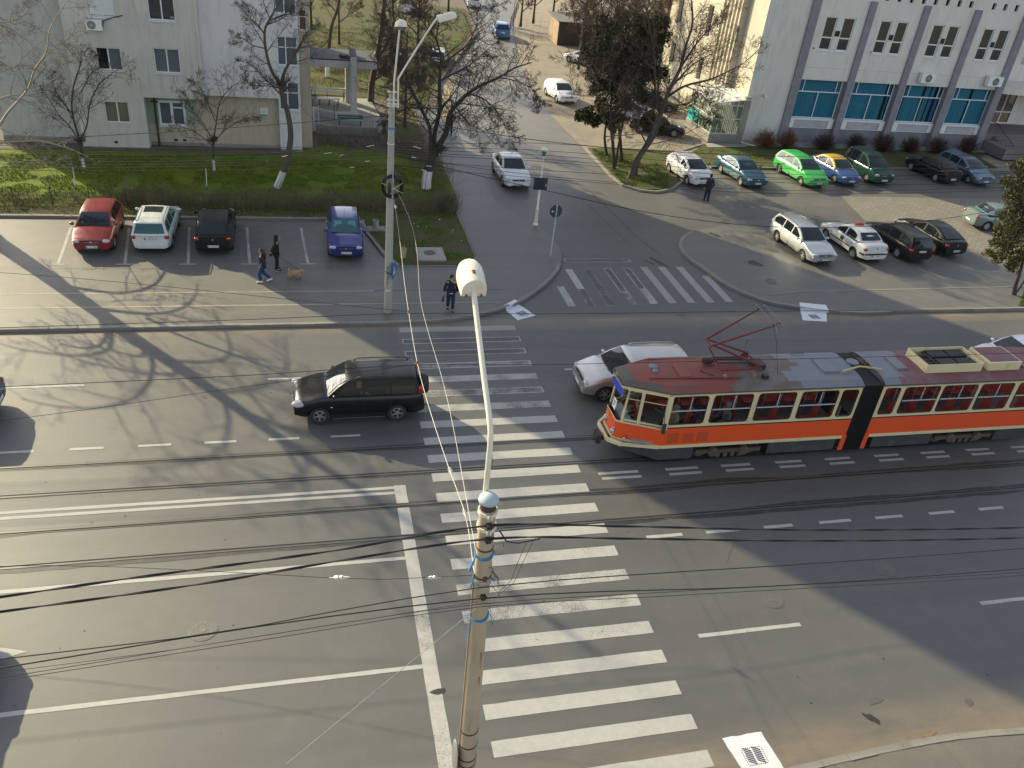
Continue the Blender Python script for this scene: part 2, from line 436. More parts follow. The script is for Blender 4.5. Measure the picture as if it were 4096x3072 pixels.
g_ = MB(); g_.prism([(21.0,48.6),(23.3,48.9),(24.6,50.4),(24.9,53.2),(27.2,55),(26.8,57.2),(22,57.4),(20.0,57.2),(20.0,51)], 0, 0.1)
struct(g_.build('grass_verge', m_verge))
kerb_line([(19.9,58),(19.85,51),(20.05,49.4),(20.9,48.5),(22.0,48.25),(23.3,48.75),(24.7,50.3)], 'kerb', w=0.15, z1=0.13, side=1, step=0.8)
g_ = MB(); g_.prism([(27.8,53.7),(33,53.75),(43,54.5),(54,55),(54.4,58),(57.5,60.5),(33.6,60.5),(33.4,59.8),(30.4,59.4),(28.2,57)], 0, 0.1)
struct(g_.build('grass_verge', m_verge))
kerb_line([(27.7,56.8),(27.7,53.6),(33,53.65),(43,54.4),(54.3,54.95)], 'kerb', w=0.14, z1=0.14, side=1)
g_ = MB(); g_.poly([(33.5,58.9,0.13),(57,59.4,0.13),(57,60.5,0.13),(33.5,60.5,0.13)]); g_.poly([(30.0,58.2,0.13),(33.5,58.6,0.13),(33.5,59.5,0.13),(30.2,59.3,0.13)])
struct(g_.build('path', m_slab))
# near pavement at the foot of the viewer's side
near = [(-60,9.55),(2,9.55),(9.0,9.55),(10,9.59),(11.3,9.68),(12.8,9.77),(14.4,9.82),(15.2,9.82),(16,9.78),(17.2,9.68),(19,9.62),(60,9.6)]
m_near = asphalt('near_pavement_asphalt', (0.125, 0.115, 0.098), (0.17, 0.148, 0.114), crack=0.2, patch=0.7)
g_ = MB(); g_.prism([(60,-12),(60,9.6)] + near[::-1] + [(-60,-12)], -0.02, 0.12)
struct(g_.build('pavement', m_near))
kerb_line([(x, y) for x, y in near[::-1]], 'kerb', z1=0.135, step=1.0)

# ------------------------------------------------------------------ painted markings
def roadpaint(name, wear, sc=14, tone=(0.39, 0.38, 0.355), under=(0.080, 0.0795, 0.077)):
    m, nt, b = _nodes(name); b.inputs['Roughness'].default_value = 0.65
    w = noise(nt, sc, 5, 0.75); w2 = noise(nt, 1.3, 4, 0.6)
    s = math_(nt, 'ADD', math_(nt, 'MULTIPLY', w, 0.7), math_(nt, 'MULTIPLY', w2, 0.3))
    f = ramp(nt, s, wear-0.035, wear+0.035, 0.0, 1.0)
    t = mixcol(nt, ramp(nt, noise(nt, 5, 5, 0.7), 0.35, 0.75, 0, 0.5), tone, tuple(x*0.66 for x in tone))
    nt.links.new(mixcol(nt, f, under, t), b.inputs['Base Color'])
    return m
p_fresh = roadpaint('paint_fresh', 0.335, sc=24)
p_good = roadpaint('paint_good', 0.40, sc=22)
p_worn = roadpaint('paint_worn', 0.46, sc=44)
p_bad = roadpaint('paint_bad', 0.53, sc=36)
p_gone = roadpaint('paint_gone', 0.60, sc=30)
p_pale = roadpaint('paint_pale', 0.44, sc=22, tone=(0.33, 0.285, 0.205), under=(0.15, 0.14, 0.12))
p_grey = roadpaint('paint_greyed', 0.36, sc=22, tone=(0.29, 0.285, 0.275))
PM = [p_fresh, p_good, p_worn, p_bad, p_gone, p_pale, p_grey]
def strip(mb, x0, x1, y0, y1, z=0.005, mi=0, jit=0.006, seed=0):
    rr = random.Random(seed + int(x0*91) + int(y0*57))
    n = max(2, int(max(x1-x0, y1-y0)/0.35)); j = lambda: rr.uniform(-jit, jit)
    if x1-x0 >= y1-y0:
        lo = [(x0+(x1-x0)*i/n, y0+j(), z) for i in range(n+1)]; hi = [(x0+(x1-x0)*i/n + (j() if 0 < i < n else j()), y1+j(), z) for i in range(n+1)]
    else:
        lo = [(x1+j(), y0+(y1-y0)*i/n, z) for i in range(n+1)]; hi = [(x0+j(), y0+(y1-y0)*i/n, z) for i in range(n+1)]
    for i in range(n): mb.add([lo[i], lo[i+1], hi[i+1], hi[i]], [(0,1,2,3)], mi)
def outline(mb, x0, x1, y0, y1, mi_edge, mi_in, e=0.055, z=0.005):
    strip(mb, x0, x1, y0, y0+e, z, mi_edge); strip(mb, x0, x1, y1-e, y1, z, mi_edge)
    strip(mb, x0, x0+e, y0+e, y1-e, z, mi_edge); strip(mb, x1-e, x1, y0+e, y1-e, z, mi_edge)
    strip(mb, x0+e, x1-e, y0+e, y1-e, z, mi_in)
zb = MB()
for k in range(-3, 21):
    y1 = 28.224 - 0.98868*k; y0 = y1 - 0.42
    if y0 < 9.9: continue
    # the two tram tracks interrupt the paint
    lvl = {-3:6, -2:9, -1:9, 0:8, 1:2, 2:7, 3:2, 4:1, 5:0, 6:0, 7:0, 8:0, 9:0, 10:0, 11:1, 12:2, 13:2, 14:1}.get(k, 0)
    if lvl == 9: outline(zb, 3.77, 8.79, y0, y1, 2, 4)
    elif lvl == 8: outline(zb, 3.77, 8.79, y0, y1, 1, 3)
    elif lvl == 7: outline(zb, 3.77, 8.79, y0, y1, 2, 3)
    else: strip(zb, 3.77, 8.79, y0, y1, mi=lvl)
struct(zb.build('zebra_crossing', PM))
zb = MB()
strip(zb, 11.75, 12.12, 32.9, 34.98, mi=2)
strip(zb, 12.72, 13.09, 34.7, 36.9, mi=1); outline(zb, 12.72, 13.09, 32.87, 34.7, 3, 4)
outline(zb, 13.68, 14.08, 32.9, 36.9, 3, 4)
outline(zb, 14.78, 15.18, 34.3, 37.0, 2, 4); strip(zb, 14.86, 15.22, 32.95, 34.3, mi=3)
outline(zb, 15.84, 16.25, 34.6, 37.02, 2, 4); strip(zb, 15.88, 16.28, 33.03, 34.6, mi=2)
for x in (16.84, 17.83, 18.84): strip(zb, x, x+0.4, 33.08, 37.15, mi=6)
strip(zb, 19.85, 20.25, 33.12, 36.05, mi=6)
struct(zb.build('zebra_crossing', PM))
lm = MB()
for a, b in ((-28.5,-25.5),(-19.5,-16.5),(-10.5,-7.75),(-1.5,1.2),(10.05,12.8),(19,22),(28,31)): strip(lm, a, b, 27.37, 27.5, mi=1)
for i in range(-12, 20):
    x = -1.39 + 2.03*i
    if 2.6 < x < 9.2: continue
    strip(lm, x, x+1.0, 23.57, 23.69, mi=1)
strip(lm, -60, 2.5, 20.65, 20.78, mi=0); strip(lm, -60, 2.5, 20.40, 20.53, mi=0)
for a, b in ((9.36,10.8),(11.79,13.02),(13.9,15.03),(16.0,17.05),(18.0,19.05),(20.05,21.1),(22.05,23.1),(24.05,25.1),(26.1,27.1),(28.1,29.1),(30.1,31.1)):
    strip(lm, a, b, 20.69, 20.82, mi=1); strip(lm, a+0.05, b+0.02, 20.42, 20.55, mi=1)
strip(lm, 2.5, 2.87, 19.95, 20.82, mi=0); strip(lm, 2.5, 2.87, 18.5, 19.75, mi=0); strip(lm, 2.5, 2.87, 15.5, 18.3, mi=0)
strip(lm, 2.5, 2.87, 14.2, 15.5, mi=2); strip(lm, 2.5, 2.87, 9.9, 14.2, mi=1)
strip(lm, -60, 2.5, 17.49, 17.62, mi=0); strip(lm, -60, 2.5, 13.66, 13.79, mi=0)
for a, b in ((9.92,11.12),(11.92,13.05),(13.93,14.96),(15.93,17.1),(18.02,19.06),(20.1,21.1),(22.1,23.1),(24.1,25.1),(26.1,27.1)): strip(lm, a, b, 17.51, 17.64, mi=1)
for a, b in ((9.98,13.07),(19.05,22.1),(28,31)): strip(lm, a, b, 13.62, 13.75, mi=1)
lm.add([(-6.8,15.49,0.005),(-7.55,15.72,0.005),(-7.55,15.55,0.005),(-9.3,15.55,0.005),(-9.3,15.40,0.005),(-7.55,15.40,0.005),(-7.55,15.26,0.005)], [(0,1,6),(2,3,4,5)], 0)   # lane arrow
outline(lm, 13.0, 16.6, 37.75, 38.18, 2, 4)
struct(lm.build('lane_marking', PM))
pk = MB(); Z = 0.129
for (xa, ya, xb, yb) in ((-10.89,41.6,-10.6,37.4),(-8.29,41.55,-7.87,37.4),(-5.53,41.7,-5.19,37.4),(-2.79,41.75,-2.49,37.4),(-0.13,41.7,0.14,37.4)):
    n = 12
    for i in range(n):
        x0 = xa+(xb-xa)*i/n; x1 = xa+(xb-xa)*(i+1)/n; y0 = ya+(yb-ya)*i/n; y1 = ya+(yb-ya)*(i+1)/n
        pk.add([(x1-0.065,y1,Z),(x1+0.065,y1,Z),(x0+0.065,y0,Z),(x0-0.065,y0,Z)], [(0,1,2,3)], 2)
    strip(pk, xb-0.36, xb+0.34, yb-0.12, yb-0.02, Z, 2)
strip(pk, -40, 3.0, 34.40, 34.49, Z-0.005, 5); strip(pk, -40, 3.0, 33.13, 33.24, Z-0.005, 5); strip(pk, 3.0, 9.0, 34.43, 34.5, Z-0.005, 4); strip(pk, 3.0, 8.6, 33.15, 33.22, Z-0.005, 5)
struct(pk.build('parking_marking', PM))
for tx, x in (('130P15', -4.25), ('130P14', -6.75), ('130112', -1.1), ('1301311', 1.35), ('130P16', -9.1)):
    o = text_mesh('bay_number', tx, 0.34, p_bad, None, (x, 36.86, 0.13), (0, 0, 0), 0.001)
    struct(o)

# ------------------------------------------------------------------ tram tracks
m_rail = mat('rail_steel', (0.13, 0.127, 0.122), 0.42, 0.6, var=0.2, scale=2)
m_tar = mat('rail_tar', (0.032, 0.031, 0.031), 0.6, var=0.4, scale=4, dirt=(0.075, 0.072, 0.07), dscale=2)
m_groove = mat('rail_groove', (0.012, 0.011, 0.010), 0.9, var=0.2)
rr = random.Random(9)
def wavy(mb, y, w, seed, z, mi, x0=-60, x1=110, step=0.5, amp=0.03):
    r2 = random.Random(seed); a = w; b = w; lo = []; hi = []
    x = x0
    while x <= x1:
        big = 1.0
        if -6 < x < 9: big = 0.7
        a = max(0.06, min(w*2.0, a + r2.uniform(-amp, amp)*big)); b = max(0.06, min(w*2.4, b + r2.uniform(-amp, amp)*big))
        lo.append((x, y-a, z)); hi.append((x, y+b, z)); x += step
    for i in range(len(lo)-1): mb.add([lo[i], lo[i+1], hi[i+1], hi[i]], [(0,1,2,3)], mi)
for i, (yc, w) in enumerate(((22.127, 0.10), (19.133, 0.11))):
    tk = MB()
    for s in (1, -1):
        y = yc + s*0.7175
        wavy(tk, y, w, 3+i*2+s, 0.0035, 0, amp=0.035 if i == 0 else 0.05)
        tk.box(-60, 110, y-0.034, y+0.034, 0.002, 0.012, 1)                     # running head
        gy = y - s*0.062
        tk.box(-60, 110, gy-0.024, gy+0.024, 0.001, 0.0075, 2)                  # groove
        tk.box(-60, 110, gy-s*0.038-0.012, gy-s*0.038+0.012, 0.002, 0.010, 1)   # guard lip
    struct(tk.build('tram_track', [m_tar, m_rail, m_groove]))

# ------------------------------------------------------------------ stains, covers, drains
m_oil = mat('oil_stain', (0.028, 0.027, 0.027), 0.55, var=0.5, scale=8)
m_oil2 = mat('faded_stain', (0.085, 0.083, 0.08), 0.8, var=0.25, scale=6)
m_tan = mat('sand_patch', (0.17, 0.13, 0.085), 0.9, var=0.3, scale=6)
def blob(cx, cy, rx, ry, ang, m, z=0.0065, seed=0, n=22, rough=0.35):
    r2 = random.Random(seed); mb = MB(); pts = []
    ph = [r2.uniform(0, 6.28) for _ in range(5)]
    for i in range(n):
        a = 2*PI*i/n; k = 1 + rough*(0.5*math.sin(2*a+ph[0]) + 0.35*math.sin(3*a+ph[1]) + 0.3*math.sin(5*a+ph[2]) + 0.2*math.sin(8*a+ph[3]))
        x, y = rx*k*math.cos(a), ry*k*math.sin(a)
        pts.append((cx + x*math.cos(ang) - y*math.sin(ang), cy + x*math.sin(ang) + y*math.cos(ang), z))
    mb.poly(pts); return struct(mb.build('stain', m))
blob(2.78, 12.94, 0.17, 0.09, 0, m_oil, 0.009, 1, rough=0.25); blob(13.35, 10.60, 0.22, 0.09, 2.2, m_oil, seed=2); blob(13.75, 11.06, 0.2, 0.1, 0.2, m_oil2, seed=3)
blob(14.55, 9.98, 0.2, 0.1, 0.1, m_tan, seed=4); blob(16.27, 10.65, 0.13, 0.1, 1.2, m_oil2, seed=5)
blob(18.1, 37.75, 0.18, 0.62, 0.5, m_oil, seed=6); blob(17.6, 37.7, 0.08, 0.4, 0.5, m_oil, seed=7); blob(23.5, 37.3, 0.25, 0.5, 0.7, m_oil, 0.13, 8); blob(22.9, 41.2, 0.15, 0.4, 0.5, m_oil, 0.13, 9)
blob(19.9, 34.2, 0.1, 0.7, 0.05, m_oil2, 0.0045, seed=10)
for i in range(70):
    x, y = rr.uniform(-9, 24), rr.uniform(10.2, 30)
    if 3.5 < x < 9 and y < 30: continue
    blob(x, y, rr.uniform(0.015, 0.045), rr.uniform(0.015, 0.04), rr.uniform(0, 3), m_oil, 0.0045, 40+i, n=8)
def crack(pts, w, seed, m=m_oil2, z=0.0055):
    r2 = random.Random(seed); mb = MB(); P = []
    for a, b in zip(pts, pts[1:]):
        n = max(2, int(math.dist(a, b)/0.25))
        for i in range(n): P.append((a[0]+(b[0]-a[0])*i/n + r2.gauss(0,.03), a[1]+(b[1]-a[1])*i/n + r2.gauss(0,.03)))
    P.append(pts[-1])
    for (x0,y0),(x1,y1) in zip(P, P[1:]):
        L = math.dist((x0,y0),(x1,y1)) or 1; nx, ny = -(y1-y0)/L*w*r2.uniform(.5,1.3), (x1-x0)/L*w*r2.uniform(.5,1.3)
        mb.add([(x0-nx,y0-ny,z),(x1-nx,y1-ny,z),(x1+nx,y1+ny,z),(x0+nx,y0+ny,z)], [(0,1,2,3)])
    return struct(mb.build('crack', m))
crack([(9.2,29.4),(13,29.0),(17,29.6),(22,29.2),(30,29.5)], 0.008, 3)
crack([(17.6,48),(17.9,44),(18.1,41),(18.6,38.6)], 0.03, 4, m_oil); crack([(16.6,47),(17.0,43),(17.3,40)], 0.02, 5, m_oil); crack([(12,16.2),(13.5,18.3),(15.5,19.2)], 0.007, 7)
m_cover = mat('cast_iron', (0.15, 0.145, 0.135), 0.6, 0.4, var=0.3, scale=14, bmp=0.5)
def manhole(x, y, r, z, label):
    o = thing('manhole_cover', label, 'manhole cover', (x, y, z), 0.3, 'manhole covers')
    mb = MB(); mb.lathe([(r*1.0, 0), (r*1.0, 0.008), (r*0.93, 0.009), (r*0.93, 0.004)], n=32); mb.build('frame_ring', m_cover, o, 30)
    mb = MB(); mb.lathe([(r*0.9, 0), (r*0.9, 0.007)], n=32)
    for i in range(-5, 6):
        h = math.sqrt(max(0, (r*0.82)**2 - (i*r*0.15)**2))
        if h > 0.03: mb.box(i*r*0.15-0.008, i*r*0.15+0.008, -h, h, 0.007, 0.011); mb.box(-h, h, i*r*0.15-0.006, i*r*0.15+0.006, 0.007, 0.010)
    mb.lathe([(r*0.22, 0.007), (r*0.2, 0.013)], n=16)
    mb.build('lid', m_cover, o)
manhole(-2.83, 15.62, 0.36, 0.0, 'round iron manhole cover under the cables in the sunlit lane before the stop line')
manhole(16.94, 15.39, 0.33, 0.0, 'grey manhole cover in the shaded lane far from any marking')
manhole(12.69, 14.64, 0.33, 0.0, 'ribbed manhole cover right at the edge of the big shadow')
manhole(23.3, 35.1, 0.33, 0.122, 'brown manhole cover set into the asphalt island')
manhole(17.05, 32.05, 0.33, 0.0, 'dark manhole cover in the mouth of the side street')
mb = MB(); mb.box(5.4, 6.78, 37.5, 39.05, 0.12, 0.25); s_ = mb.build('concrete_slab', concrete); bevel(s_, 0.02)
tag(s_, 'square concrete chamber slab in the grass corner by the pavement', 'slab')
manhole(6.05, 38.35, 0.3, 0.25, 'pale manhole lid on the square concrete slab in the grass')
m_whitewash = roadpaint('white_wash_paint', 0.335, sc=30, tone=(0.64, 0.66, 0.70))
m_grille = mat('grate_iron', (0.05, 0.05, 0.05), 0.6, 0.5, var=0.2)
def drain(name_label, quad, gc, ang, kq=None):
    o = thing('storm_drain', name_label, 'drain', (0,0,0), 0, 'whitewashed storm drains')
    mb = MB(); rr2 = random.Random(int(gc[0]*10)); pts = []
    for i in range(4):
        a, b = Vector(quad[i]), Vector(quad[(i+1)%4])
        for k in range(8):
            p = a.lerp(b, k/8); pts.append((p.x + rr2.uniform(-.012,.012), p.y + rr2.uniform(-.012,.012), 0.006))
    mb.poly(pts)
    if kq:
        for q in kq: mb.poly(q)
    mb.build('white_paint', m_whitewash, o)
    g = MB(); ca, sa = math.cos(ang), math.sin(ang)
    def P(x, y, z): return (gc[0] + x*ca - y*sa, gc[1] + x*sa + y*ca, z)
    for cx in (-0.115, 0.115):
        for k in range(7):
            y = -0.165 + k*0.055
            g.add([P(cx-0.095,y+0.045,0.009), P(cx+0.095,y-0.05,0.009), P(cx+0.095,y-0.015,0.009), P(cx-0.095,y+0.08,0.009)], [(0,1,2,3)])
    for k in range(10):
        for y in (-0.215, 0.215): g.add([P(-0.24+k*0.05,y-0.012,0.009), P(-0.215+k*0.05,y-0.012,0.009), P(-0.215+k*0.05,y+0.012,0.009), P(-0.24+k*0.05,y+0.012,0.009)], [(0,1,2,3)])
    for k in range(8):
        for x in (-0.265, 0.25): g.add([P(x,-0.19+k*0.05,0.009), P(x+0.02,-0.19+k*0.05,0.009), P(x+0.02,-0.165+k*0.05,0.009), P(x,-0.165+k*0.05,0.009)], [(0,1,2,3)])
    g.build('grate', m_grille, o)
drain('whitewashed storm drain grate at the rounded pavement corner by the walking man', [(8.72,32.62),(9.05,31.64),(9.98,32.05),(9.42,33.22)], (9.42, 32.25), 0.4, [[(8.60,32.80,0.132),(8.72,32.62,0.132),(9.42,33.22,0.132),(9.30,33.40,0.132)],[(8.72,32.60,0.004),(9.43,33.20,0.004),(9.43,33.20,0.133),(8.72,32.60,0.133)]])
drain('whitewashed storm drain grate below the island kerb behind the pantograph', [(22.93,31.12),(24.12,30.95),(24.65,31.86),(23.4,32.2)], (23.75, 31.45), 0.05, [[(23.38,32.27,0.136),(24.72,31.84,0.136),(24.9,32.4,0.136),(23.6,32.72,0.136)],[(23.37,32.2,0.003),(24.71,31.8,0.003),(24.71,31.8,0.135),(23.37,32.2,0.135)]])
drain('whitewashed storm drain grate at the sunlit near kerb beside the zebra crossing', [(9.42,9.62),(10.42,9.62),(10.32,10.68),(9.28,10.66)], (9.86, 10.1), 0.0, [[(9.40,9.60,0.139),(9.42,9.42,0.139),(10.42,9.42,0.139),(10.42,9.60,0.139)]])
# ================================================================== BUILDINGS
def wall_mat(name, c, c2, streak=(0.2, 0.2, 0.2), rib=0.0):
    m, nt, b = _nodes(name); b.inputs['Roughness'].default_value = 0.88; b.inputs['Specular IOR Level'].default_value = 0.25
    o = mixcol(nt, ramp(nt, noise(nt, 0.45, 6, 0.65), 0.35, 0.65), c, c2)
    o = mixcol(nt, ramp(nt, noise(nt, 1.6, 6, 0.75, stretch=(1.6, 1.6, 0.28)), 0.49, 0.74, 0, 0.8), o, streak)
    fine = noise(nt, 24, 4, 0.7)
    o = mixcol(nt, ramp(nt, fine, 0.3, 0.7, 0, 0.25), o, tuple(x*0.8 for x in c))
    if rib:
        tc = nt.nodes.new('ShaderNodeTexCoord'); wv = nt.nodes.new('ShaderNodeTexWave'); wv.inputs['Scale'].default_value = rib; wv.inputs['Distortion'].default_value = 0.6; wv.inputs['Detail'].default_value = 2
        nt.links.new(tc.outputs['Object'], wv.inputs['Vector'])
        o = mixcol(nt, ramp(nt, wv.outputs[0], 0.0, 0.35, 0.35, 0), o, tuple(x*0.55 for x in c))
    nt.links.new(o, b.inputs['Base Color']); bump(nt, b, fine, 0.12, 0.01)
    return m
m_rend = wall_mat('render_grey', (0.52, 0.49, 0.43), (0.58, 0.565, 0.52), (0.39, 0.35, 0.30))
m_rend2 = wall_mat('render_pale', (0.60, 0.59, 0.56), (0.67, 0.655, 0.63), (0.48, 0.45, 0.41))
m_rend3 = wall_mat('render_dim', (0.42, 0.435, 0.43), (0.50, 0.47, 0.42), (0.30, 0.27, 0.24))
m_beige = wall_mat('render_beige', (0.44, 0.38, 0.28), (0.50, 0.43, 0.33), (0.31, 0.26, 0.2))
m_green = wall_mat('render_green', (0.24, 0.33, 0.24), (0.29, 0.37, 0.28), (0.2, 0.25, 0.19))
m_plinth = wall_mat('plinth_grey', (0.22, 0.21, 0.19), (0.30, 0.28, 0.25), (0.14, 0.13, 0.12))
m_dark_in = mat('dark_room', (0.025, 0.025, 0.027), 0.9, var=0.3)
g_room = glassy('room_glass', (0.035, 0.045, 0.055), 0.12, 0.02)
g_room2 = glassy('curtained_glass', (0.15, 0.135, 0.105), 0.0, 0.08)
g_room3 = glassy('net_curtain_glass', (0.10, 0.12, 0.135), 0.0, 0.05)
m_shutter = mat('roller_shutter', (0.66, 0.66, 0.64), 0.5, var=0.05)
m_alu = mat('window_sill_metal', (0.62, 0.64, 0.66), 0.4, 0.2, var=0.06)

class Face:
    """a flat facade: u runs along it, z up, d goes into the building"""
    def __init__(s, kind, c): s.k = kind; s.c = c
    def p(s, u, z, d=0.0):
        if s.k == 'front': return (u, s.c + d, z)
        if s.k == 'left': return (s.c + d, u, z)
        return (s.c - d, u, z)
def facade(mb, F, u0, u1, z0, z1, holes, depth=0.16, mi=0):
    us = sorted({u0, u1, *[h[0] for h in holes], *[h[1] for h in holes]}); zs = sorted({z0, z1, *[h[2] for h in holes], *[h[3] for h in holes]})
    us = [u for u in us if u0-1e-6 <= u <= u1+1e-6]; zs = [z for z in zs if z0-1e-6 <= z <= z1+1e-6]
    for i in range(len(us)-1):
        for j in range(len(zs)-1):
            cu, cz = (us[i]+us[i+1])/2, (zs[j]+zs[j+1])/2
            if any(h[0] < cu < h[1] and h[2] < cz < h[3] for h in holes): continue
            mb.add([F.p(us[i],zs[j]), F.p(us[i+1],zs[j]), F.p(us[i+1],zs[j+1]), F.p(us[i],zs[j+1])], [(0,1,2,3)], mi)
    for a, b, c, d in [h[:4] for h in holes]:
        q = [(a,c),(b,c),(b,d),(a,d)]
        for k in range(4):
            p0, p1 = q[k], q[(k+1)%4]
            mb.add([F.p(*p0), F.p(*p1), F.p(*p1, depth), F.p(*p0, depth)], [(0,1,2,3)], mi)
def fbox(mb, F, u0, u1, z0, z1, d0, d1, mi=0):
    vs = [F.p(u,z,d) for d in (d0,d1) for u,z in ((u0,z0),(u1,z0),(u1,z1),(u0,z1))]
    mb.add(vs, [(0,1,2,3),(7,6,5,4),(0,4,5,1),(1,5,6,2),(2,6,7,3),(3,7,4,0)], mi)
def window(par, F, u0, u1, z0, z1, cols=(0.5,), rows=(), d=0.10, fw=0.06, glass=None, fm=None, sill=True, open_left=False, name='window', sillm=None):
    fm = fm or pvc
    mb = MB()
    fbox(mb, F, u0, u1, z0, z0+fw, d, d+0.06); fbox(mb, F, u0, u1, z1-fw, z1, d, d+0.06)
    fbox(mb, F, u0, u0+fw, z0+fw, z1-fw, d, d+0.06); fbox(mb, F, u1-fw, u1, z0+fw, z1-fw, d, d+0.06)
    for c in cols:
        x = u0 + (u1-u0)*c; fbox(mb, F, x-fw*0.6, x+fw*0.6, z0+fw, z1-fw, d-0.004, d+0.056)
    for c in rows:
        z = z0 + (z1-z0)*c; fbox(mb, F, u0+fw, u1-fw, z-fw*0.55, z+fw*0.55, d-0.008, d+0.052)
    w = mb.build(name, fm, par)
    g = MB(); a = u0
    if open_left:
        x = u0 + (u1-u0)*cols[0]
        g.add([F.p(x,z0,d+0.03), F.p(u1,z0,d+0.03), F.p(u1,z1,d+0.03), F.p(x,z1,d+0.03)], [(0,1,2,3)])
    else: g.add([F.p(u0,z0,d+0.03), F.p(u1,z0,d+0.03), F.p(u1,z1,d+0.03), F.p(u0,z1,d+0.03)], [(0,1,2,3)])
    g.build('pane', glass or g_room, w)
    if sill:
        sb = MB(); fbox(sb, F, u0-0.03, u1+0.03, z0-0.07, z0-0.001, -0.06, d+0.02); sb.build('sill', sillm or m_alu, w)
    return w

# ------------------------------------------------------------------ apartment block on the left
apt = thing('apartment_building', 'tall pale grey apartment block with stained render and a lawn before it', 'building', (0,0,0))
HB = 30.0
FA, FR, FW, FG = Face('front', 53.95), Face('front', 54.62), Face('front', 54.25), Face('front', 54.72)
floors = [1.64, 4.64, 7.5, 10.4, 13.3, 16.2, 19.1, 22.0, 24.9]
hA = []
for i, z in enumerate(floors):
    hA.append((-11.12, -9.78, z, z+1.24 if i != 2 else z+1.35)); 
    if i > 0: hA.append((-8.05, -6.63, z, z+1.36))
w = MB()
facade(w, FA, -12.6, -8.88, 0.15, HB, [h for h in hA if h[0] < -9], mi=0)
facade(w, FA, -8.88, -5.45, 3.2, HB, [h for h in hA if h[0] > -9], mi=0)
w.add([FA.p(-8.88,3.2), FA.p(-5.45,3.2), FG.p(-5.45,3.2), FG.p(-8.88,3.2)], [(0,1,2,3)], 0)
w.add([FA.p(-12.6,0.15), FR.p(-12.6,0.15), FR.p(-12.6,HB), FA.p(-12.6,HB)], [(0,1,2,3)], 0)
w.add([FA.p(-8.88,0.15), FG.p(-8.88,0.15), FG.p(-8.88,3.2), FA.p(-8.88,3.2)], [(0,1,2,3)], 0)
w.add([FA.p(-5.45,3.2), FW.p(-5.45,3.2), FW.p(-5.45,HB), FA.p(-5.45,HB)], [(0,1,2,3)], 0)
# recessed left end
facade(w, FR, -17.0, -12.6, 0.2, HB, [], mi=2)
# slightly set back right wing with its lower edge over the beige ground floor
hW = []
for z in (2.72, 5.35, 8.25, 11.1, 14.0, 16.9, 19.8, 22.7, 25.6): hW.append((-1.15, 0.02, z, z+1.65))
facade(w, FW, -5.45, -1.22, 3.38, HB, [], mi=1)
facade(w, FW, -1.22, 0.1, 0.2, HB, hW, mi=1)
w.add([FW.p(-5.45,3.38), FW.p(-1.22,3.38), FG.p(-1.22,3.38), FG.p(-5.45,3.38)], [(0,1,2,3)], 1)
w.add([FW.p(-1.22,0.2), FG.p(-1.22,0.2), FG.p(-1.22,3.38), FW.p(-1.22,3.38)], [(0,1,2,3)], 1)
# sides and back
w.add([(0.1,54.25,0.15),(0.1,55.0,0.15),(0.1,55.0,HB),(0.1,54.25,HB)], [(0,1,2,3)], 1)
hS = [(0.16, 0.60, z, z+1.15) for z in (7.27, 10.2, 13.1, 16.0)]
facade(w, Face('front', 55.0), 0.1, 0.75, 0.15, HB, hS, mi=3)
w.add([(0.75,55.0,0.15),(0.75,60.5,0.15),(0.75,60.5,HB),(0.75,55.0,HB)], [(0,1,2,3)], 1)
w.add([(0.75,60.5,0.15),(0.3,60.5,0.15),(0.3,60.5,HB),(0.75,60.5,HB)], [(0,1,2,3)], 1)
w.add([(0.3,60.5,0.15),(0.3,69.6,0.15),(0.3,69.6,HB),(0.3,60.5,HB)], [(0,1,2,3)], 1)
w.add([(0.3,69.6,0.15),(-17,69.6,0.15),(-17,69.6,HB),(0.3,69.6,HB)], [(0,1,2,3)], 0)
w.add([(-17,69.6,0.15),(-17,54.62,0.15),(-17,54.62,HB),(-17,69.6,HB)], [(0,1,2,3)], 2)
# beige ground floor with its green band
hG = [(-8.28, -6.73, 1.36, 2.86)]
facade(w, FG, -8.88, -6.05, 1.45, 3.2, hG, mi=4)
facade(w, FG, -8.88, -6.05, 0.35, 1.45, hG, mi=3)
facade(w, FG, -6.05, -1.22, 0.35, 3.38, [], mi=3)
w.build('wall', [m_rend, m_rend2, m_rend3, m_beige, m_green], apt)
pl = MB()
fbox(pl, FG, -8.88, -1.22, 0.12, 0.35, -0.05, 0.1); fbox(pl, FR, -17.0, -12.6, 0.1, 0.5, -0.04, 0.1)
fbox(pl, FA, -12.62, -8.86, 0.1, 0.2, -0.03, 0.1); fbox(pl, FW, -1.22, 0.1, 0.1, 0.3, -0.03, 0.1)
pl.build('plinth', m_plinth, apt)
rf = MB(); rf.prism([(-17.3,54.0),(-12.6,53.7),(0.9,53.8),(0.9,70),(-17.3,70)], HB, HB+0.6); rf.build('roof', concrete, apt)
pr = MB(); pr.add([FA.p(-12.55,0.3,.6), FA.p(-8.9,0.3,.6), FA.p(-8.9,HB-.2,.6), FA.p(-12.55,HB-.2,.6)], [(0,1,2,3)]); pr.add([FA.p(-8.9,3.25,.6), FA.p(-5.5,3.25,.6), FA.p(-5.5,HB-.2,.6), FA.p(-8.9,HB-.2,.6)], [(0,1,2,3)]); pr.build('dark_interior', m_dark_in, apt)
pr = MB(); pr.add([FW.p(-1.2,2.0,.5), FW.p(0.08,2.0,.5), FW.p(0.08,HB-.2,.5), FW.p(-1.2,HB-.2,.5)], [(0,1,2,3)]); pr.build('dark_interior', m_dark_in, apt)
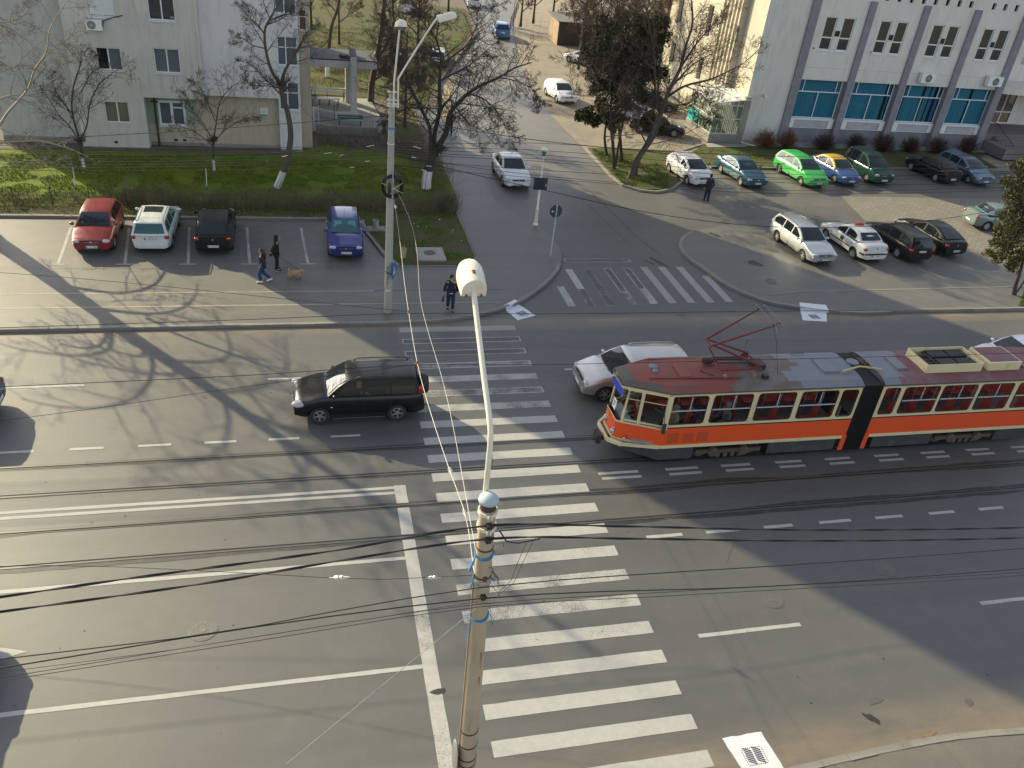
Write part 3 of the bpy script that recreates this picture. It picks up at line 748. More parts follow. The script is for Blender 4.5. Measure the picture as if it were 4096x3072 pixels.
for i, (a, b, c, d) in enumerate(hA):
    if a < -9:
        if i == 0: window(apt, FA, a, b, c, d, (0.52,), glass=g_room2, sill=False)
        elif c == 4.64: window(apt, FA, a, b, c, d, (0.48,), glass=g_room3, open_left=True)
        elif c == 7.5:
            wn_ = window(apt, FA, a, b, c, d, (0.5,), glass=g_room)
            sh = MB()
            for k in range(22): fbox(sh, FA, a+0.02, b-0.02, c+0.1+k*0.055, c+0.148+k*0.055, 0.03, 0.06)
            sh.build('roller_shutter', m_shutter, wn_)
        else: window(apt, FA, a, b, c, d, (0.5,), glass=g_room3)
    else: window(apt, FA, a, b, c, d, (0.5,), glass=g_room3 if c == 4.64 else g_room)
wn_ = window(apt, FG, *hG[0], cols=(0.5,), d=0.02, fw=0.13, glass=g_room3)
tr = MB(); fbox(tr, FG, -7.45, -6.85, 2.42, 2.50, -0.01, 0.05); tr.build('transom', pvc, wn_)
for a, b, c, d in hW: window(apt, FW, a, b, c, d, (0.42,), (0.62,), d=0.05, fw=0.055, glass=g_room3)
m_redcur = glassy('red_curtain_glass', (0.13, 0.035, 0.03), 0.0, 0.1)
for a, b, c, d in hS: window(apt, Face('front', 55.0), a, b, c, d, (), (0.65,), d=0.04, fw=0.045, glass=m_redcur)
dp = MB(); dp.tube([(-8.42,54.58,0.1),(-8.42,54.58,3.15)], 0.065, 8); dp.box(-8.62,-8.22,54.5,54.7,2.78,2.82); dp.build('drain_pipe', mat('rusty_pipe', (0.06,0.035,0.025), 0.8, var=0.4, scale=8), apt)
for x, F in ((-10.75, FA), (-7.45, FG), (-6.95, FG)):
    v = MB(); fbox(v, F, x-0.1, x+0.1, 0.42, 0.56, -0.01, 0.05); v.build('vent', m_dark_in, apt)
def ac_unit(par, F, u0, u1, z0, z1, dpt=0.30, flip=False):
    b = MB(); fbox(b, F, u0, u1, z0, z1, -dpt-0.08, -0.08); a = b.build('air_conditioner', white_plastic, par)
    cx = u0 + (u1-u0)*(0.36 if not flip else 0.5); cz = (z0+z1)/2; r = (z1-z0)*0.42
    m2 = MB()
    pts = [F.p(cx + r*math.cos(2*PI*k/24), cz + r*math.sin(2*PI*k/24), -dpt-0.084) for k in range(24)]
    m2.poly(pts)
    m2.build('fan_grille', dark_metal, a)
    m3 = MB()
    for rr_ in (0.35, 0.65, 0.97):
        ring = [Vector(F.p(cx + r*rr_*math.cos(2*PI*k/20), cz + r*rr_*math.sin(2*PI*k/20), -dpt-0.09)) for k in range(21)]
        m3.tube(ring, 0.008, 4, cap=False)
    for k in range(8):
        an = PI*k/8*2; m3.tube([F.p(cx, cz, -dpt-0.09), F.p(cx + r*math.cos(an), cz + r*math.sin(an), -dpt-0.09)], 0.006, 4)
    m3.build('guard_wires', white_plastic, a)
    br = MB()
    for u in (u0+0.12, u1-0.12): fbox(br, F, u-0.02, u+0.02, z0-0.05, z0-0.003, -dpt-0.08, 0.0)
    br.build('bracket', steel, a)
    return a
ac_unit(apt, FA, -11.32, -10.50, 6.84, 7.38)
hs = MB(); hs.tube([(-10.5,53.8,7.0),(-10.44,53.85,7.3),(-10.2,53.9,7.42),(-9.75,53.9,7.55),(-9.4,53.92,7.66)], 0.03, 6); hs.build('hose', black, apt)
# street-number plaque
pq = MB(); fbox(pq, FG, -2.33, -1.90, 2.18, 2.66, -0.02, 0.0); pq_ = pq.build('house_plaque', white_plastic, apt)
m_teal = mat('teal_sign', (0.02, 0.22, 0.23), 0.5, var=0.05)
b2 = MB(); fbox(b2, FG, -2.31, -1.92, 2.19, 2.27, -0.024, -0.02); b2.build('plaque_band', m_teal, pq_)
text_mesh('plaque_text', 'B13', 0.19, m_teal, pq_, (-2.115, 54.695, 2.42), (R(90), 0, 0), 0.003)
text_mesh('plaque_text', 'BLOC', 0.085, m_teal, pq_, (-2.115, 54.695, 2.58), (R(90), 0, 0), 0.003)
# streaks of damp below the sills and hairline joints of the panels
jt = MB()
for x in (-6.02, -5.62): fbox(jt, FA, x-0.012, x+0.012, 3.3, HB-0.2, -0.004, 0.01)
for z in (9.6, 12.5, 15.4): fbox(jt, FA, -12.5, -5.5, z-0.01, z+0.01, -0.004, 0.01)
jt.build('panel_joints', mat('joint_filler', (0.42,0.41,0.39), 0.9, var=0.1), apt)
sm = MB(); sr = random.Random(4)
for cx, zt in ((-7.75,4.5),(-7.1,4.5),(-6.9,4.5),(-9.4,4.75),(-9.2,4.6),(-8.95,4.3)):
    L = sr.uniform(0.35, 0.9); wd = sr.uniform(0.02, 0.05)
    sm.add([FA.p(cx-wd,zt,-0.004), FA.p(cx+wd,zt,-0.004), FA.p(cx+wd*0.3,zt-L,-0.004), FA.p(cx-wd*0.3,zt-L,-0.004)], [(0,1,2,3)])
sm.build('damp_streaks', mat('damp', (0.33,0.30,0.27), 0.9, var=0.15), apt)

# ------------------------------------------------------------------ entrance canopy right of the block
cn = thing('entrance_canopy', 'concrete entrance canopy on tall columns with black felt roof beside the block', 'canopy', (0,0,0))
m_col = wall_mat('canopy_concrete', (0.50, 0.47, 0.45), (0.56, 0.54, 0.52), (0.36, 0.34, 0.32))
m_felt = mat('roof_felt', (0.045, 0.048, 0.055), 0.75, var=0.35, scale=3)
for x0, x1, y0, y1 in ((0.44,0.86,62.75,63.25),(3.66,4.09,63.0,63.5)):
    c = MB(); c.box(x0, x1, y0, y1, 0.1, 4.22); bevel(c.build('column', m_col, cn), 0.015)
    f = MB(); f.add([(x0,y0+0.02,4.221),(x1,y0+0.02,4.221),(x1,65.2,4.46),(x0,65.2,4.46),(x0,y0+0.5,3.9),(x1,y0+0.5,3.9),(x1,65.2,3.9),(x0,65.2,3.9)], [(0,1,2,3),(0,3,7,4),(1,5,6,2),(3,2,6,7)]); f.build('upstand', m_felt, cn)
c = MB(); c.box(3.45, 3.98, 66.2, 66.8, 0.1, 3.34); c.build('column', m_col, cn)
c = MB(); c.box(0.2, 0.75, 64.9, 65.4, 0.1, 3.34); c.build('column', m_col, cn)
c = MB(); c.box(-0.1, 5.55, 63.52, 67.0, 3.34, 3.84); bevel(c.build('slab', m_col, cn), 0.02)
c = MB(); c.box(-0.12, 5.58, 63.5, 67.05, 3.845, 3.92); c.build('roof_felt', m_felt, cn)
j = MB(); jr = random.Random(3)
for k in range(14): j.box(*(lambda x, y: (x, x+jr.uniform(.1,.3), y, y+jr.uniform(.1,.3)))(jr.uniform(2.9,3.5), jr.uniform(63.9,64.5)), 3.92, 3.95+jr.uniform(0,.12))
j.build('leaf_litter', black, cn)
tr_ = MB(); tr_.prism([(0.3,58.4),(2.6,58.6),(5.6,58.9),(5.8,62),(5.4,67.6),(0.3,67.6)], 0.1, 0.24); struct(tr_.build('terrace', m_slab))
# low parapets, green tubes, bench
pw = MB(); pw.prism([(0.9,62.6),(2.4,61.6),(4.1,61.9),(4.1,62.1),(2.4,61.85),(1.0,62.85)], 0.24, 0.7); o = pw.build('parapet_wall', m_col); tag(o, 'low pale parapet wall between the two tall canopy columns', 'wall')
m_gtube = mat('green_painted_steel', (0.02, 0.085, 0.055), 0.5, var=0.2)
rl = MB()
for y, z in ((66.9, 0.55), (66.9, 0.85), (66.9, 1.1)): rl.tube([(0.9,y,z),(3.4,y,z)], 0.025, 6)
for x in (0.9, 2.1, 3.4): rl.tube([(x,66.9,0.24),(x,66.9,1.12)], 0.025, 6)
rl.tube([(0.95,62.6,0.24),(0.95,62.6,1.3)], 0.03, 6); rl.tube([(2.4,61.4,0.24),(2.4,61.4,1.3),(2.6,61.4,1.3),(2.6,61.4,0.9)], 0.025, 6)
o = rl.build('railing', m_gtube); tag(o, 'dark green tube railing under the concrete canopy', 'railing')
bn = thing('bench', 'long white bench with slatted back under the concrete canopy', 'bench', (0,0,0))
b = MB(); b.box(1.35, 3.0, 65.2, 65.6, 0.66, 0.72); b.build('seat', pvc, bn)
for x in (1.5, 2.2, 2.85):
    b = MB(); b.box(x-.03, x+.03, 65.25, 65.55, 0.24, 0.66); b.build('leg', m_gtube, bn)
b2 = thing('bench', 'white plank bench back behind the canopy bench against the railing', 'bench', (0,0,0))
b = MB(); b.box(1.0, 3.5, 66.55, 66.6, 0.9, 1.0); b.box(1.0, 3.5, 66.56, 66.61, 1.12, 1.2); b.build('backrest', pvc, b2)
for x in (1.2, 3.3):
    b = MB(); b.box(x-.03, x+.03, 66.6, 66.66, 0.24, 1.2); b.build('leg', m_gtube, b2)
gb = thing('bench', 'pale green slatted bench on the pavement before the canopy', 'bench', (0,0,0))
m_pg = mat('pale_green_wood', (0.28, 0.42, 0.36), 0.7, var=0.2, scale=6)
b = MB()
for k in range(4): b.box(2.55, 4.3, 60.0+k*0.12, 60.09+k*0.12, 0.62, 0.66)
b.build('seat', m_pg, gb)
b = MB()
for k in range(2): b.box(2.55, 4.3, 59.9, 59.94, 0.75+k*0.16, 0.86+k*0.16)
b.build('backrest', m_gtube, gb)
for x in (2.7, 4.15):
    b = MB(); b.box(x-.03, x+.03, 59.92, 60.46, 0.24, 0.62); b.build('leg', m_gtube, gb)
sw = MB(); sw.prism([(1.06,58.2),(5.15,57.9),(5.2,58.1),(1.06,58.4)], 0.1, 0.75); o = sw.build('retaining_wall', m_plinth); tag(o, 'low ribbed grey wall in front of the terrace', 'wall')
gt = thing('garden_gate', 'pair of white wire gate leaves leaning by the canopy', 'gate', (0,0,0))
for k in range(2):
    b = MB(); x0, x1 = 0.62+k*0.36, 0.94+k*0.36
    b.tube([(x0,60.4,0.2),(x1,60.4,0.2),(x1,60.4,1.35),(x0,60.4,1.35),(x0,60.4,0.2)], 0.02, 5)
    for i in range(6): b.tube([(x0,60.4,0.3+i*0.18),(x1,60.4,0.42+i*0.18)], 0.012, 4)
    b.build('gate_leaf', white_plastic, gt)

# ------------------------------------------------------------------ office building on the right
off = thing('office_building', 'ribbed concrete office block with purple grey pilasters and blue blinds', 'building', (0,0,0))
m_rib = wall_mat('ribbed_concrete', (0.62, 0.60, 0.54), (0.68, 0.65, 0.60), (0.46, 0.43, 0.39), rib=5.5)
m_panel = wall_mat('panel_concrete', (0.64, 0.61, 0.55), (0.70, 0.67, 0.61), (0.49, 0.45, 0.41))
m_pil = mat('purple_grey_paint', (0.205, 0.202, 0.228), 0.8, var=0.12, scale=2, dirt=(0.28,0.27,0.29))
m_sunw = wall_mat('sunny_plaster', (0.46, 0.42, 0.34), (0.52, 0.47, 0.38), (0.36, 0.32, 0.25))
FO, FP = Face('front', 60.4), Face('front', 60.62)
HO = 14.0
# the grid was measured on the plane y = 62 and is carried forward to y = 60.4 along the same bays
k_ = 60.4/62.0
def ux(x): return x*k_
def uz(z): return CAM_H - (CAM_H - z)*k_
bays = [(38.72, 42.66), (43.62, 47.5), (48.5, 52.3), (53.3, 57.05)]
pils = [(37.9, 38.6), (42.8, 43.36), (47.6, 48.16), (52.3, 52.9), (57.0, 57.7)]
XL = 33.5
w = MB()
holes = []; gh = []
for i, (a, b) in enumerate(bays):
    gh.append((ux(a)+0.02, ux(b)-0.02, uz(1.62), uz(4.66)))
up = [[(39.42,40.42),(40.96,42.0)], [(44.24,45.24),(45.74,46.72)], [(49.02,50.04),(50.5,51.5)], [(53.82,54.8),(55.3,56.3)]]
uh = []
for pr_ in up:
    for a, b in pr_: uh.append((ux(a), ux(b), uz(6.9), uz(9.33)))
slots = []
x = 38.6
while x < 57:
    if not any(p[0]-0.1 < x+0.2 < p[1]+0.1 for p in pils): slots.append((ux(x), ux(x)+0.33, uz(10.72), uz(11.2)))
    x += 1.08
facade(w, FO, XL, ux(37.9), 0.1, HO, [], mi=0)
facade(w, FO, ux(37.9), ux(57.7), uz(4.66)+0.0, HO, uh+slots, depth=0.2, mi=1)
for i in range(4):       # ground-floor bays stand back under the panels
    a, b = ux(bays[i][0])-0.3, ux(bays[i][1])+0.35
    w.add([FO.p(a,uz(4.66)), FO.p(b,uz(4.66)), FP.p(b,uz(4.66)), FP.p(a,uz(4.66))], [(0,1,2,3)], 1)
facade(w, FP, ux(37.9), ux(57.7), 0.1, uz(4.66), gh, depth=0.12, mi=2)
w.add([(XL,60.4,0.1),(XL,60.4,HO),(XL,62.4,HO),(XL,62.4,0.1)], [(0,1,2,3)], 3)
FL = Face('left', XL)
lh = [(69.2,70.1,6.05,8.5),(69.2,70.1,2.6,4.4),(75.4,76.4,6.05,8.5),(75.4,76.4,2.6,4.4)]
facade(w, FL, 62.4, 78.0, 0.1, HO, lh, depth=0.35, mi=3)
w.add([(XL,78,0.1),(XL,78,HO),(60,78,HO),(60,78,0.1)], [(0,1,2,3)], 3)
w.add([(ux(57.7),60.4,0.1),(ux(57.7),60.4,HO),(ux(57.7),64,HO),(ux(57.7),64,0.1)], [(0,1,2,3)], 1)
facade(w, Face('front', 64.0), ux(57.7), 75, 0.1, HO, [(57.4,58.8,1.5,4.2),(59.2,61.4,1.5,4.2)], mi=1)
w.add([(75,64,0.1),(75,64,HO),(75,78,HO),(75,78,0.1)], [(0,1,2,3)], 1)
w.build('wall', [m_rib, m_panel, m_pil, m_sunw], off)
rf = MB(); rf.prism([(XL-0.15,60.2),(ux(57.9),60.2),(ux(57.9),63.8),(75.2,63.8),(75.2,78.2),(XL-0.15,78.2)], HO, HO+0.35); rf.build('roof', concrete, off)
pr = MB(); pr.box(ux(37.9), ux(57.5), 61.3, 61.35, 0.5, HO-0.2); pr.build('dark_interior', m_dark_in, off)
for i, (a, b) in enumerate(pils):
    p_ = MB(); fbox(p_, FO, ux(a), ux(b), 0.1, uz(10.62), -0.16, 0.3); p_.build('pilaster', m_pil, off)
jn = MB()
for i in range(4): fbox(jn, FO, ux(pils[i][1])+0.005, ux(pils[i+1][0])-0.005, uz(5.58)-0.012, uz(5.58)+0.012, -0.004, 0.01)
for z in (1.45, 4.0): pass
jn.build('panel_joints', mat('joint_filler', (0.42,0.41,0.39), 0.9), off)
# vertical louvres on the sunny side
for k in range(6):
    y = 63.4 + k*0.62
    p_ = MB(); p_.box(XL-0.55, XL-0.002, y, y+0.2, 3.3, HO-0.02); p_.build('louvre', m_sunw, off)
m_blue = mat('blue_blind', (0.05, 0.27, 0.42), 0.8, var=0.18, scale=1.2, stretch=(8, 1, 0.15))
g_blue = glassy('blind_glass', (0.02, 0.07, 0.10), 0.78, 0.02)
for i, h in enumerate(gh):
    wn_ = window(off, FP, *h, cols=(), rows=(0.68,), d=0.05, fw=0.07, glass=g_blue, sill=False)
    m2 = MB(); u0, u1, z0, z1 = h; zz = z0+(z1-z0)*0.68
    fbox(m2, FP, (u0+u1)/2-0.03, (u0+u1)/2+0.03, z0, zz, 0.04, 0.10)
    for q in (0.12, 0.88): fbox(m2, FP, u0+(u1-u0)*q-0.03, u0+(u1-u0)*q+0.03, zz, z1, 0.04, 0.10)
    m2.build('mullion', pvc, wn_)
    bl = MB(); br_ = random.Random(20+i); n = 26
    gaps = {0: {0}, 1: {0, 22, 23, 25}, 2: {0, 1, 13, 14, 18, 21, 22, 25}, 3: {12, 13}}[i]
    for k in range(n):
        if k in gaps: continue
        a = u0 + (u1-u0)*k/n
        bl.add([FP.p(a,z0+0.05,0.16+br_.uniform(0,.015)), FP.p(a+(u1-u0)/n*0.97,z0+0.05,0.17+br_.uniform(0,.03)), FP.p(a+(u1-u0)/n*0.97,z1,0.17), FP.p(a,z1,0.16)], [(0,1,2,3)])
    bl.build('blind', m_blue, wn_)
    sb = MB(); fbox(sb, FP, u0-0.1, u1+0.1, z0-0.14, z0-0.01, -0.12, 0.05)
    fbox(sb, FP, u0-0.1, u0+0.35, z0-0.72, z0-0.14, -0.10, -0.01); fbox(sb, FP, u1-0.35, u1+0.1, z0-0.72, z0-0.14, -0.10, -0.01); fbox(sb, FP, u0-0.1, u1+0.1, z0-0.76, z0-0.72, -0.11, -0.01)
    sb.build('sill', white_plastic, wn_)
    pn = MB(); fbox(pn, FP, u0+0.36, u1-0.36, z0-0.70, z0-0.15, -0.04, 0.0); pn.build('apron_panel', mat('apron_panel', (0.42,0.40,0.43), 0.85, var=0.15, scale=3, dirt=(0.3,0.26,0.24)), wn_)
g_up = glassy('upper_glass', (0.042, 0.042, 0.036), 0.12, 0.02)
for a, b, c, d in uh: window(off, FO, a, b, c, d, cols=(), rows=(0.38,), d=0.08, fw=0.08, glass=g_up, sill=True, sillm=pvc)
for pr_ in up:
    b = MB(); fbox(b, FO, ux(pr_[0][1])+0.06, ux(pr_[1][0])-0.06, uz(7.95), uz(8.35), -0.02, 0.05); b.build('vent_plate', m_dark_in, off)
for x, z in ((39.0,7.0),(44.1,7.0)):
    b = MB(); b.lathe([(0.06,60.38),(0.06,60.42)], c=(ux(x),0,uz(z)), axis='Y', n=12); b.build('vent', m_dark_in, off)
ac_unit(off, FO, ux(49.15), ux(50.45), uz(4.98), uz(5.72), 0.42, True)
ac_unit(off, FO, ux(55.6), ux(57.0), uz(5.02), uz(5.78), 0.42, True)
ac_unit(off, FO, ux(58.4), ux(59.7), uz(6.9), uz(7.7), 0.42, True)
for h in lh: window(off, FL, *h, cols=(0.5,), d=0.25, fw=0.06, glass=g_room)
# entrance steps, porch slab and railing at the far right
st = MB(); m_step = mat('step_stone', (0.175, 0.145, 0.145), 0.8, var=0.2, scale=3)
st.box(ux(57.75), 64.5, 60.4, 64.0, 0.1, 1.42)
for k in range(8): st.box(ux(57.75)+0.9, 62.5, 60.4-(k+1)*0.34, 60.4-k*0.34-0.001, 0.1, 1.26-k*0.155)
st.box(ux(57.75), ux(57.75)+0.88, 57.6, 60.39, 0.1, 0.95)
st.build('steps', m_step, off)
po = MB(); po.prism([(57.0,61.2),(66,59.4),(66,64),(57.0,64)], 4.55, 5.1); po.build('porch_slab', m_panel, off)
dr = MB(); Fd = Face('front', 63.9)
fbox(dr, Fd, 57.35, 58.8, 1.42, 2.2, 0, 0.05)
dr.build('door_panel', pvc, off)
for a, b in ((57.4,58.8),(59.2,61.4)): window(off, Fd, a, b, 1.5, 4.2, cols=(0.5,), rows=(0.36,), d=0.0, fw=0.08, glass=g_up, sill=False, name='door')
ys = MB(); fbox(ys, Fd, 57.75, 58.25, 3.35, 3.65, -0.03, -0.01); ys_ = ys.build('door_sign', mat('yellow_sign', (0.55,0.42,0.03), 0.5), off)
rl = MB()
for k in range(9):
    y = 60.2-k*0.3; z = 1.42-k*0.155 if k else 1.42
    rl.tube([(57.1,y,max(.3,z-0.1)),(57.1,y,max(.9,z+0.85))], 0.018, 5)
rl.tube([(57.1,60.3,2.3),(57.1,57.7,1.1)], 0.025, 5); rl.tube([(57.1,60.3,2.3),(57.1,63.5,2.3)], 0.025, 5)
rl.build('stair_railing', dark_metal, off)
lt = MB(); m_lat = mat('lattice', (0.36, 0.30, 0.29), 0.7)
for k in range(15): lt.bar((56.3,60.3-k*0.2,0.12),(56.3,60.3-k*0.2,0.95-k*0.035),0.02,0.02)
for k in range(5): lt.bar((56.3,60.35,0.2+k*0.15),(56.3,57.5,0.2+k*0.10),0.02,0.02)
lt.build('lattice_screen', m_lat, off)
cam_b = MB(); fbox(cam_b, FO, XL+1.3, XL+1.42, 3.55, 3.75, -0.35, 0); fbox(cam_b, FO, XL+0.6, XL+1.4, 3.5, 3.53, -0.2, -0.17); cam_b.build('wall_lamp', white_plastic, off)
# glazed lean-to on the sunny side
ve = thing('glazed_porch', 'small glazed lean-to porch with white sloping roof at the sunny corner', 'porch', (0,0,0))
b = MB(); b.box(30.6, 33.45, 59.65, 59.9, 0.1, 0.75); b.box(30.6, 30.85, 59.9, 64.2, 0.1, 0.75); b.box(30.85, 33.45, 63.95, 64.2, 0.1, 0.75); b.box(33.0,33.49,59.62,59.92,0.75,3.6); b.build('base_wall', m_plinth, ve)
m_vf = mat('pale_green_frame', (0.50, 0.55, 0.50), 0.5, var=0.1)
f = MB()
for k in range(6): x = 30.65+k*0.46; f.box(x, x+0.05, 59.68, 59.74, 0.75, 3.0+k*0.07)
for k in range(9): y = 59.7+k*0.53; f.box(30.62, 30.68, y, y+0.05, 0.75, 3.0)
for z in (0.76, 1.9, 2.9): f.box(30.62, 33.0, 59.67, 59.75, z, z+0.06); f.box(30.61, 30.69, 59.75, 64.1, z, z+0.06)
f.build('frame', m_vf, ve)
g = MB(); g.add([(30.65,59.71,0.75),(33.0,59.71,0.75),(33.0,59.71,3.3),(30.65,59.71,3.0)], [(0,1,2,3)]); g.add([(30.65,59.71,0.75),(30.65,64.1,0.75),(30.65,64.1,3.0),(30.65,59.71,3.0)], [(0,1,2,3)]); g.build('glazing', glassy('porch_glass', (0.10,0.15,0.12), 0.45, 0.03), ve)
cu = MB(); 
for k in range(14): cu.add([(30.9+k*0.15,59.95,0.8),(31.0+k*0.15,59.98,0.8),(31.0+k*0.15,59.98,2.9),(30.9+k*0.15,59.95,2.9)], [(0,1,2,3)])
cu.build('curtain', mat('pale_curtain', (0.45,0.5,0.42), 0.9), ve)
r_ = MB(); r_.add([(30.45,59.55,3.08),(33.48,59.55,3.5),(33.48,64.3,3.5),(30.45,64.3,3.08),(30.45,59.55,3.0),(33.48,59.55,3.42),(33.48,64.3,3.42),(30.45,64.3,3.0)], [(0,1,2,3),(7,6,5,4),(0,4,5,1),(1,5,6,2),(2,6,7,3),(3,7,4,0)]); r_.build('roof', mat('white_sheet', (0.55,0.55,0.53), 0.5, var=0.1), ve)
bn_ = MB(); bn_.box(30.575, 30.6, 62.2, 64.0, 0.8, 1.7); bn_.build('poster', mat('turquoise_poster', (0.02,0.38,0.36), 0.5, var=0.3, scale=3), ve)
# long garden wall of the neighbouring plot, metal shed with a sunlit rusty end
sd = thing('shed', 'dark sheet metal shed with a sunlit rusty end wall beside the street', 'shed', (0,0,0))
b = MB(); b.box(28.2, 34.4, 95.4, 99.4, 0, 2.45, 0); b.build('wall', mat('shed_sheet', (0.05,0.046,0.042), 0.75, var=0.35, scale=2, stretch=(6,1,0.3)), sd)
b = MB(); b.box(28.14, 28.196, 95.42, 99.38, 0.02, 2.43); b.build('end_wall', mat('rusty_sheet', (0.29,0.22,0.14), 0.85, var=0.5, scale=1.8, dirt=(0.2,0.13,0.08), dscale=1.5), sd)
b = MB(); b.add([(27.9,95.0,2.46),(34.8,95.0,2.46),(34.8,99.7,2.75),(27.9,99.7,2.75),(27.9,95.0,2.55),(34.8,95.0,2.55),(34.8,99.7,2.84),(27.9,99.7,2.84)], [(3,2,1,0),(4,5,6,7),(0,1,5,4),(1,2,6,5),(2,3,7,6),(3,0,4,7)]); b.build('roof', mat('shed_roof', (0.16,0.15,0.13), 0.85, var=0.25), sd)
hs_ = thing('house', 'low brick red house with a blue sheet annexe behind the trees', 'house', (0,0,0))
b = MB(); b.box(40, 58, 84, 96, 0, 3.4); b.build('wall', mat('old_brick', (0.22,0.10,0.075), 0.9, var=0.3), hs_)
b = MB(); b.add([(39.5,83.5,3.4),(58.5,83.5,3.4),(58.5,96.5,3.4),(39.5,96.5,3.4),(39.5,90,5.8),(58.5,90,5.8)], [(0,1,5,4),(2,3,4,5),(1,2,5),(3,0,4)]); b.build('roof', mat('old_tiles', (0.15,0.085,0.065), 0.9, var=0.3), hs_)
b = MB(); b.box(36.5, 39.8, 83, 86, 0, 3.0); b.build('annexe', mat('blue_sheet', (0.04,0.17,0.26), 0.6, var=0.15), hs_)
gw = MB(); gw.box(36, 75, 79.0, 79.25, 0, 2.0); o = gw.build('garden_wall', concrete); tag(o, 'long concrete garden wall behind the office block', 'wall')
# ================================================================== CARS
m_tyre = mat('tyre_rubber', (0.022, 0.022, 0.023), 0.85, var=0.3, scale=10)
m_alloy = mat('alloy_wheel', (0.42, 0.42, 0.43), 0.35, 0.7, var=0.08)
m_hub = mat('wheel_cover', (0.36, 0.36, 0.37), 0.45, 0.4, var=0.1)
m_trim = mat('black_trim', (0.02, 0.02, 0.021), 0.6, var=0.25)
m_arch = mat('wheel_arch', (0.008, 0.008, 0.008), 0.95)
m_cglass = glassy('car_glass', (0.012, 0.017, 0.02), 0.0, 0.03)
m_cglass2 = glassy('car_glass_teal', (0.03, 0.085, 0.09), 0.0, 0.05)
m_lens = glassy('headlight_lens', (0.42, 0.43, 0.43), 0.0, 0.08)
m_red = glassy('tail_lens', (0.34, 0.012, 0.008), 0.0, 0.12)
m_orange = glassy('orange_lens', (0.55, 0.10, 0.01), 0.0, 0.15)
m_plate = mat('number_plate_white', (0.68, 0.68, 0.66), 0.45, var=0.04)
m_platetx = mat('number_plate_black', (0.015, 0.015, 0.015), 0.6)
m_plateblue = mat('number_plate_blue', (0.01, 0.04, 0.25), 0.5)
_wheel = {}
def wheel_mesh(r, style):
    k = (round(r, 3), style)
    if k in _wheel: return _wheel[k]
    t = MB(); w = 0.095
    t.lathe([(r*0.64,-w*0.9),(r*0.80,-w),(r*0.95,-w*0.92),(r,-w*0.6),(r,w*0.6),(r*0.95,w*0.92),(r*0.80,w),(r*0.64,w*0.9)], axis='Y', n=28, cap=False)
    me_t = t.build('tyre', m_tyre, smooth=40)
    h = MB(); R0 = r*0.65
    h.lathe([(R0,-w*0.8),(R0,w*0.72),(R0*0.9,w*0.80),(R0*0.88,w*0.5)], axis='Y', n=28, cap=False, mi=0)
    h.lathe([(R0*0.9,w*0.35),(0.01,w*0.30)], axis='Y', n=24, cap=False, mi=1)
    n = 5 if style == 'alloy' else 7
    for i in range(n):
        a = 2*PI*i/n + 0.3; d = Vector((math.cos(a),0,math.sin(a))); s = Vector((-math.sin(a),0,math.cos(a)))
        wi, wo_ = (0.030, 0.022) if style == 'alloy' else (0.036, 0.042)
        y0, y1 = w*0.36, w*0.74
        p = [s*wi + d*R0*0.16, -s*wi + d*R0*0.16, -s*wo_*r*3 + d*R0*0.9, s*wo_*r*3 + d*R0*0.9]
        h.add([(q.x,y0,q.z) for q in p] + [(q.x,y1,q.z) for q in p], [(4,5,6,7),(0,1,5,4),(1,2,6,5),(2,3,7,6),(3,0,4,7)], 0)
    h.lathe([(R0*0.26,w*0.4),(R0*0.24,w*0.80),(R0*0.05,w*0.84)], axis='Y', n=16, mi=0)
    me_h = h.build('rim', [m_alloy if style == 'alloy' else m_hub, m_trim], smooth=30)
    out = (me_t.data, me_h.data)
    bpy.data.objects.remove(me_t); bpy.data.objects.remove(me_h)
    _wheel[k] = out
    return out
def smooth_interp(pts, x):
    if x <= pts[0][0]: return pts[0][1]
    if x >= pts[-1][0]: return pts[-1][1]
    for i in range(len(pts)-1):
        if pts[i][0] <= x <= pts[i+1][0]:
            t = (x-pts[i][0])/(pts[i+1][0]-pts[i][0]+1e-9); t = t*t*(3-2*t)*0.5 + t*0.5
            return pts[i][1]*(1-t) + pts[i+1][1]*t
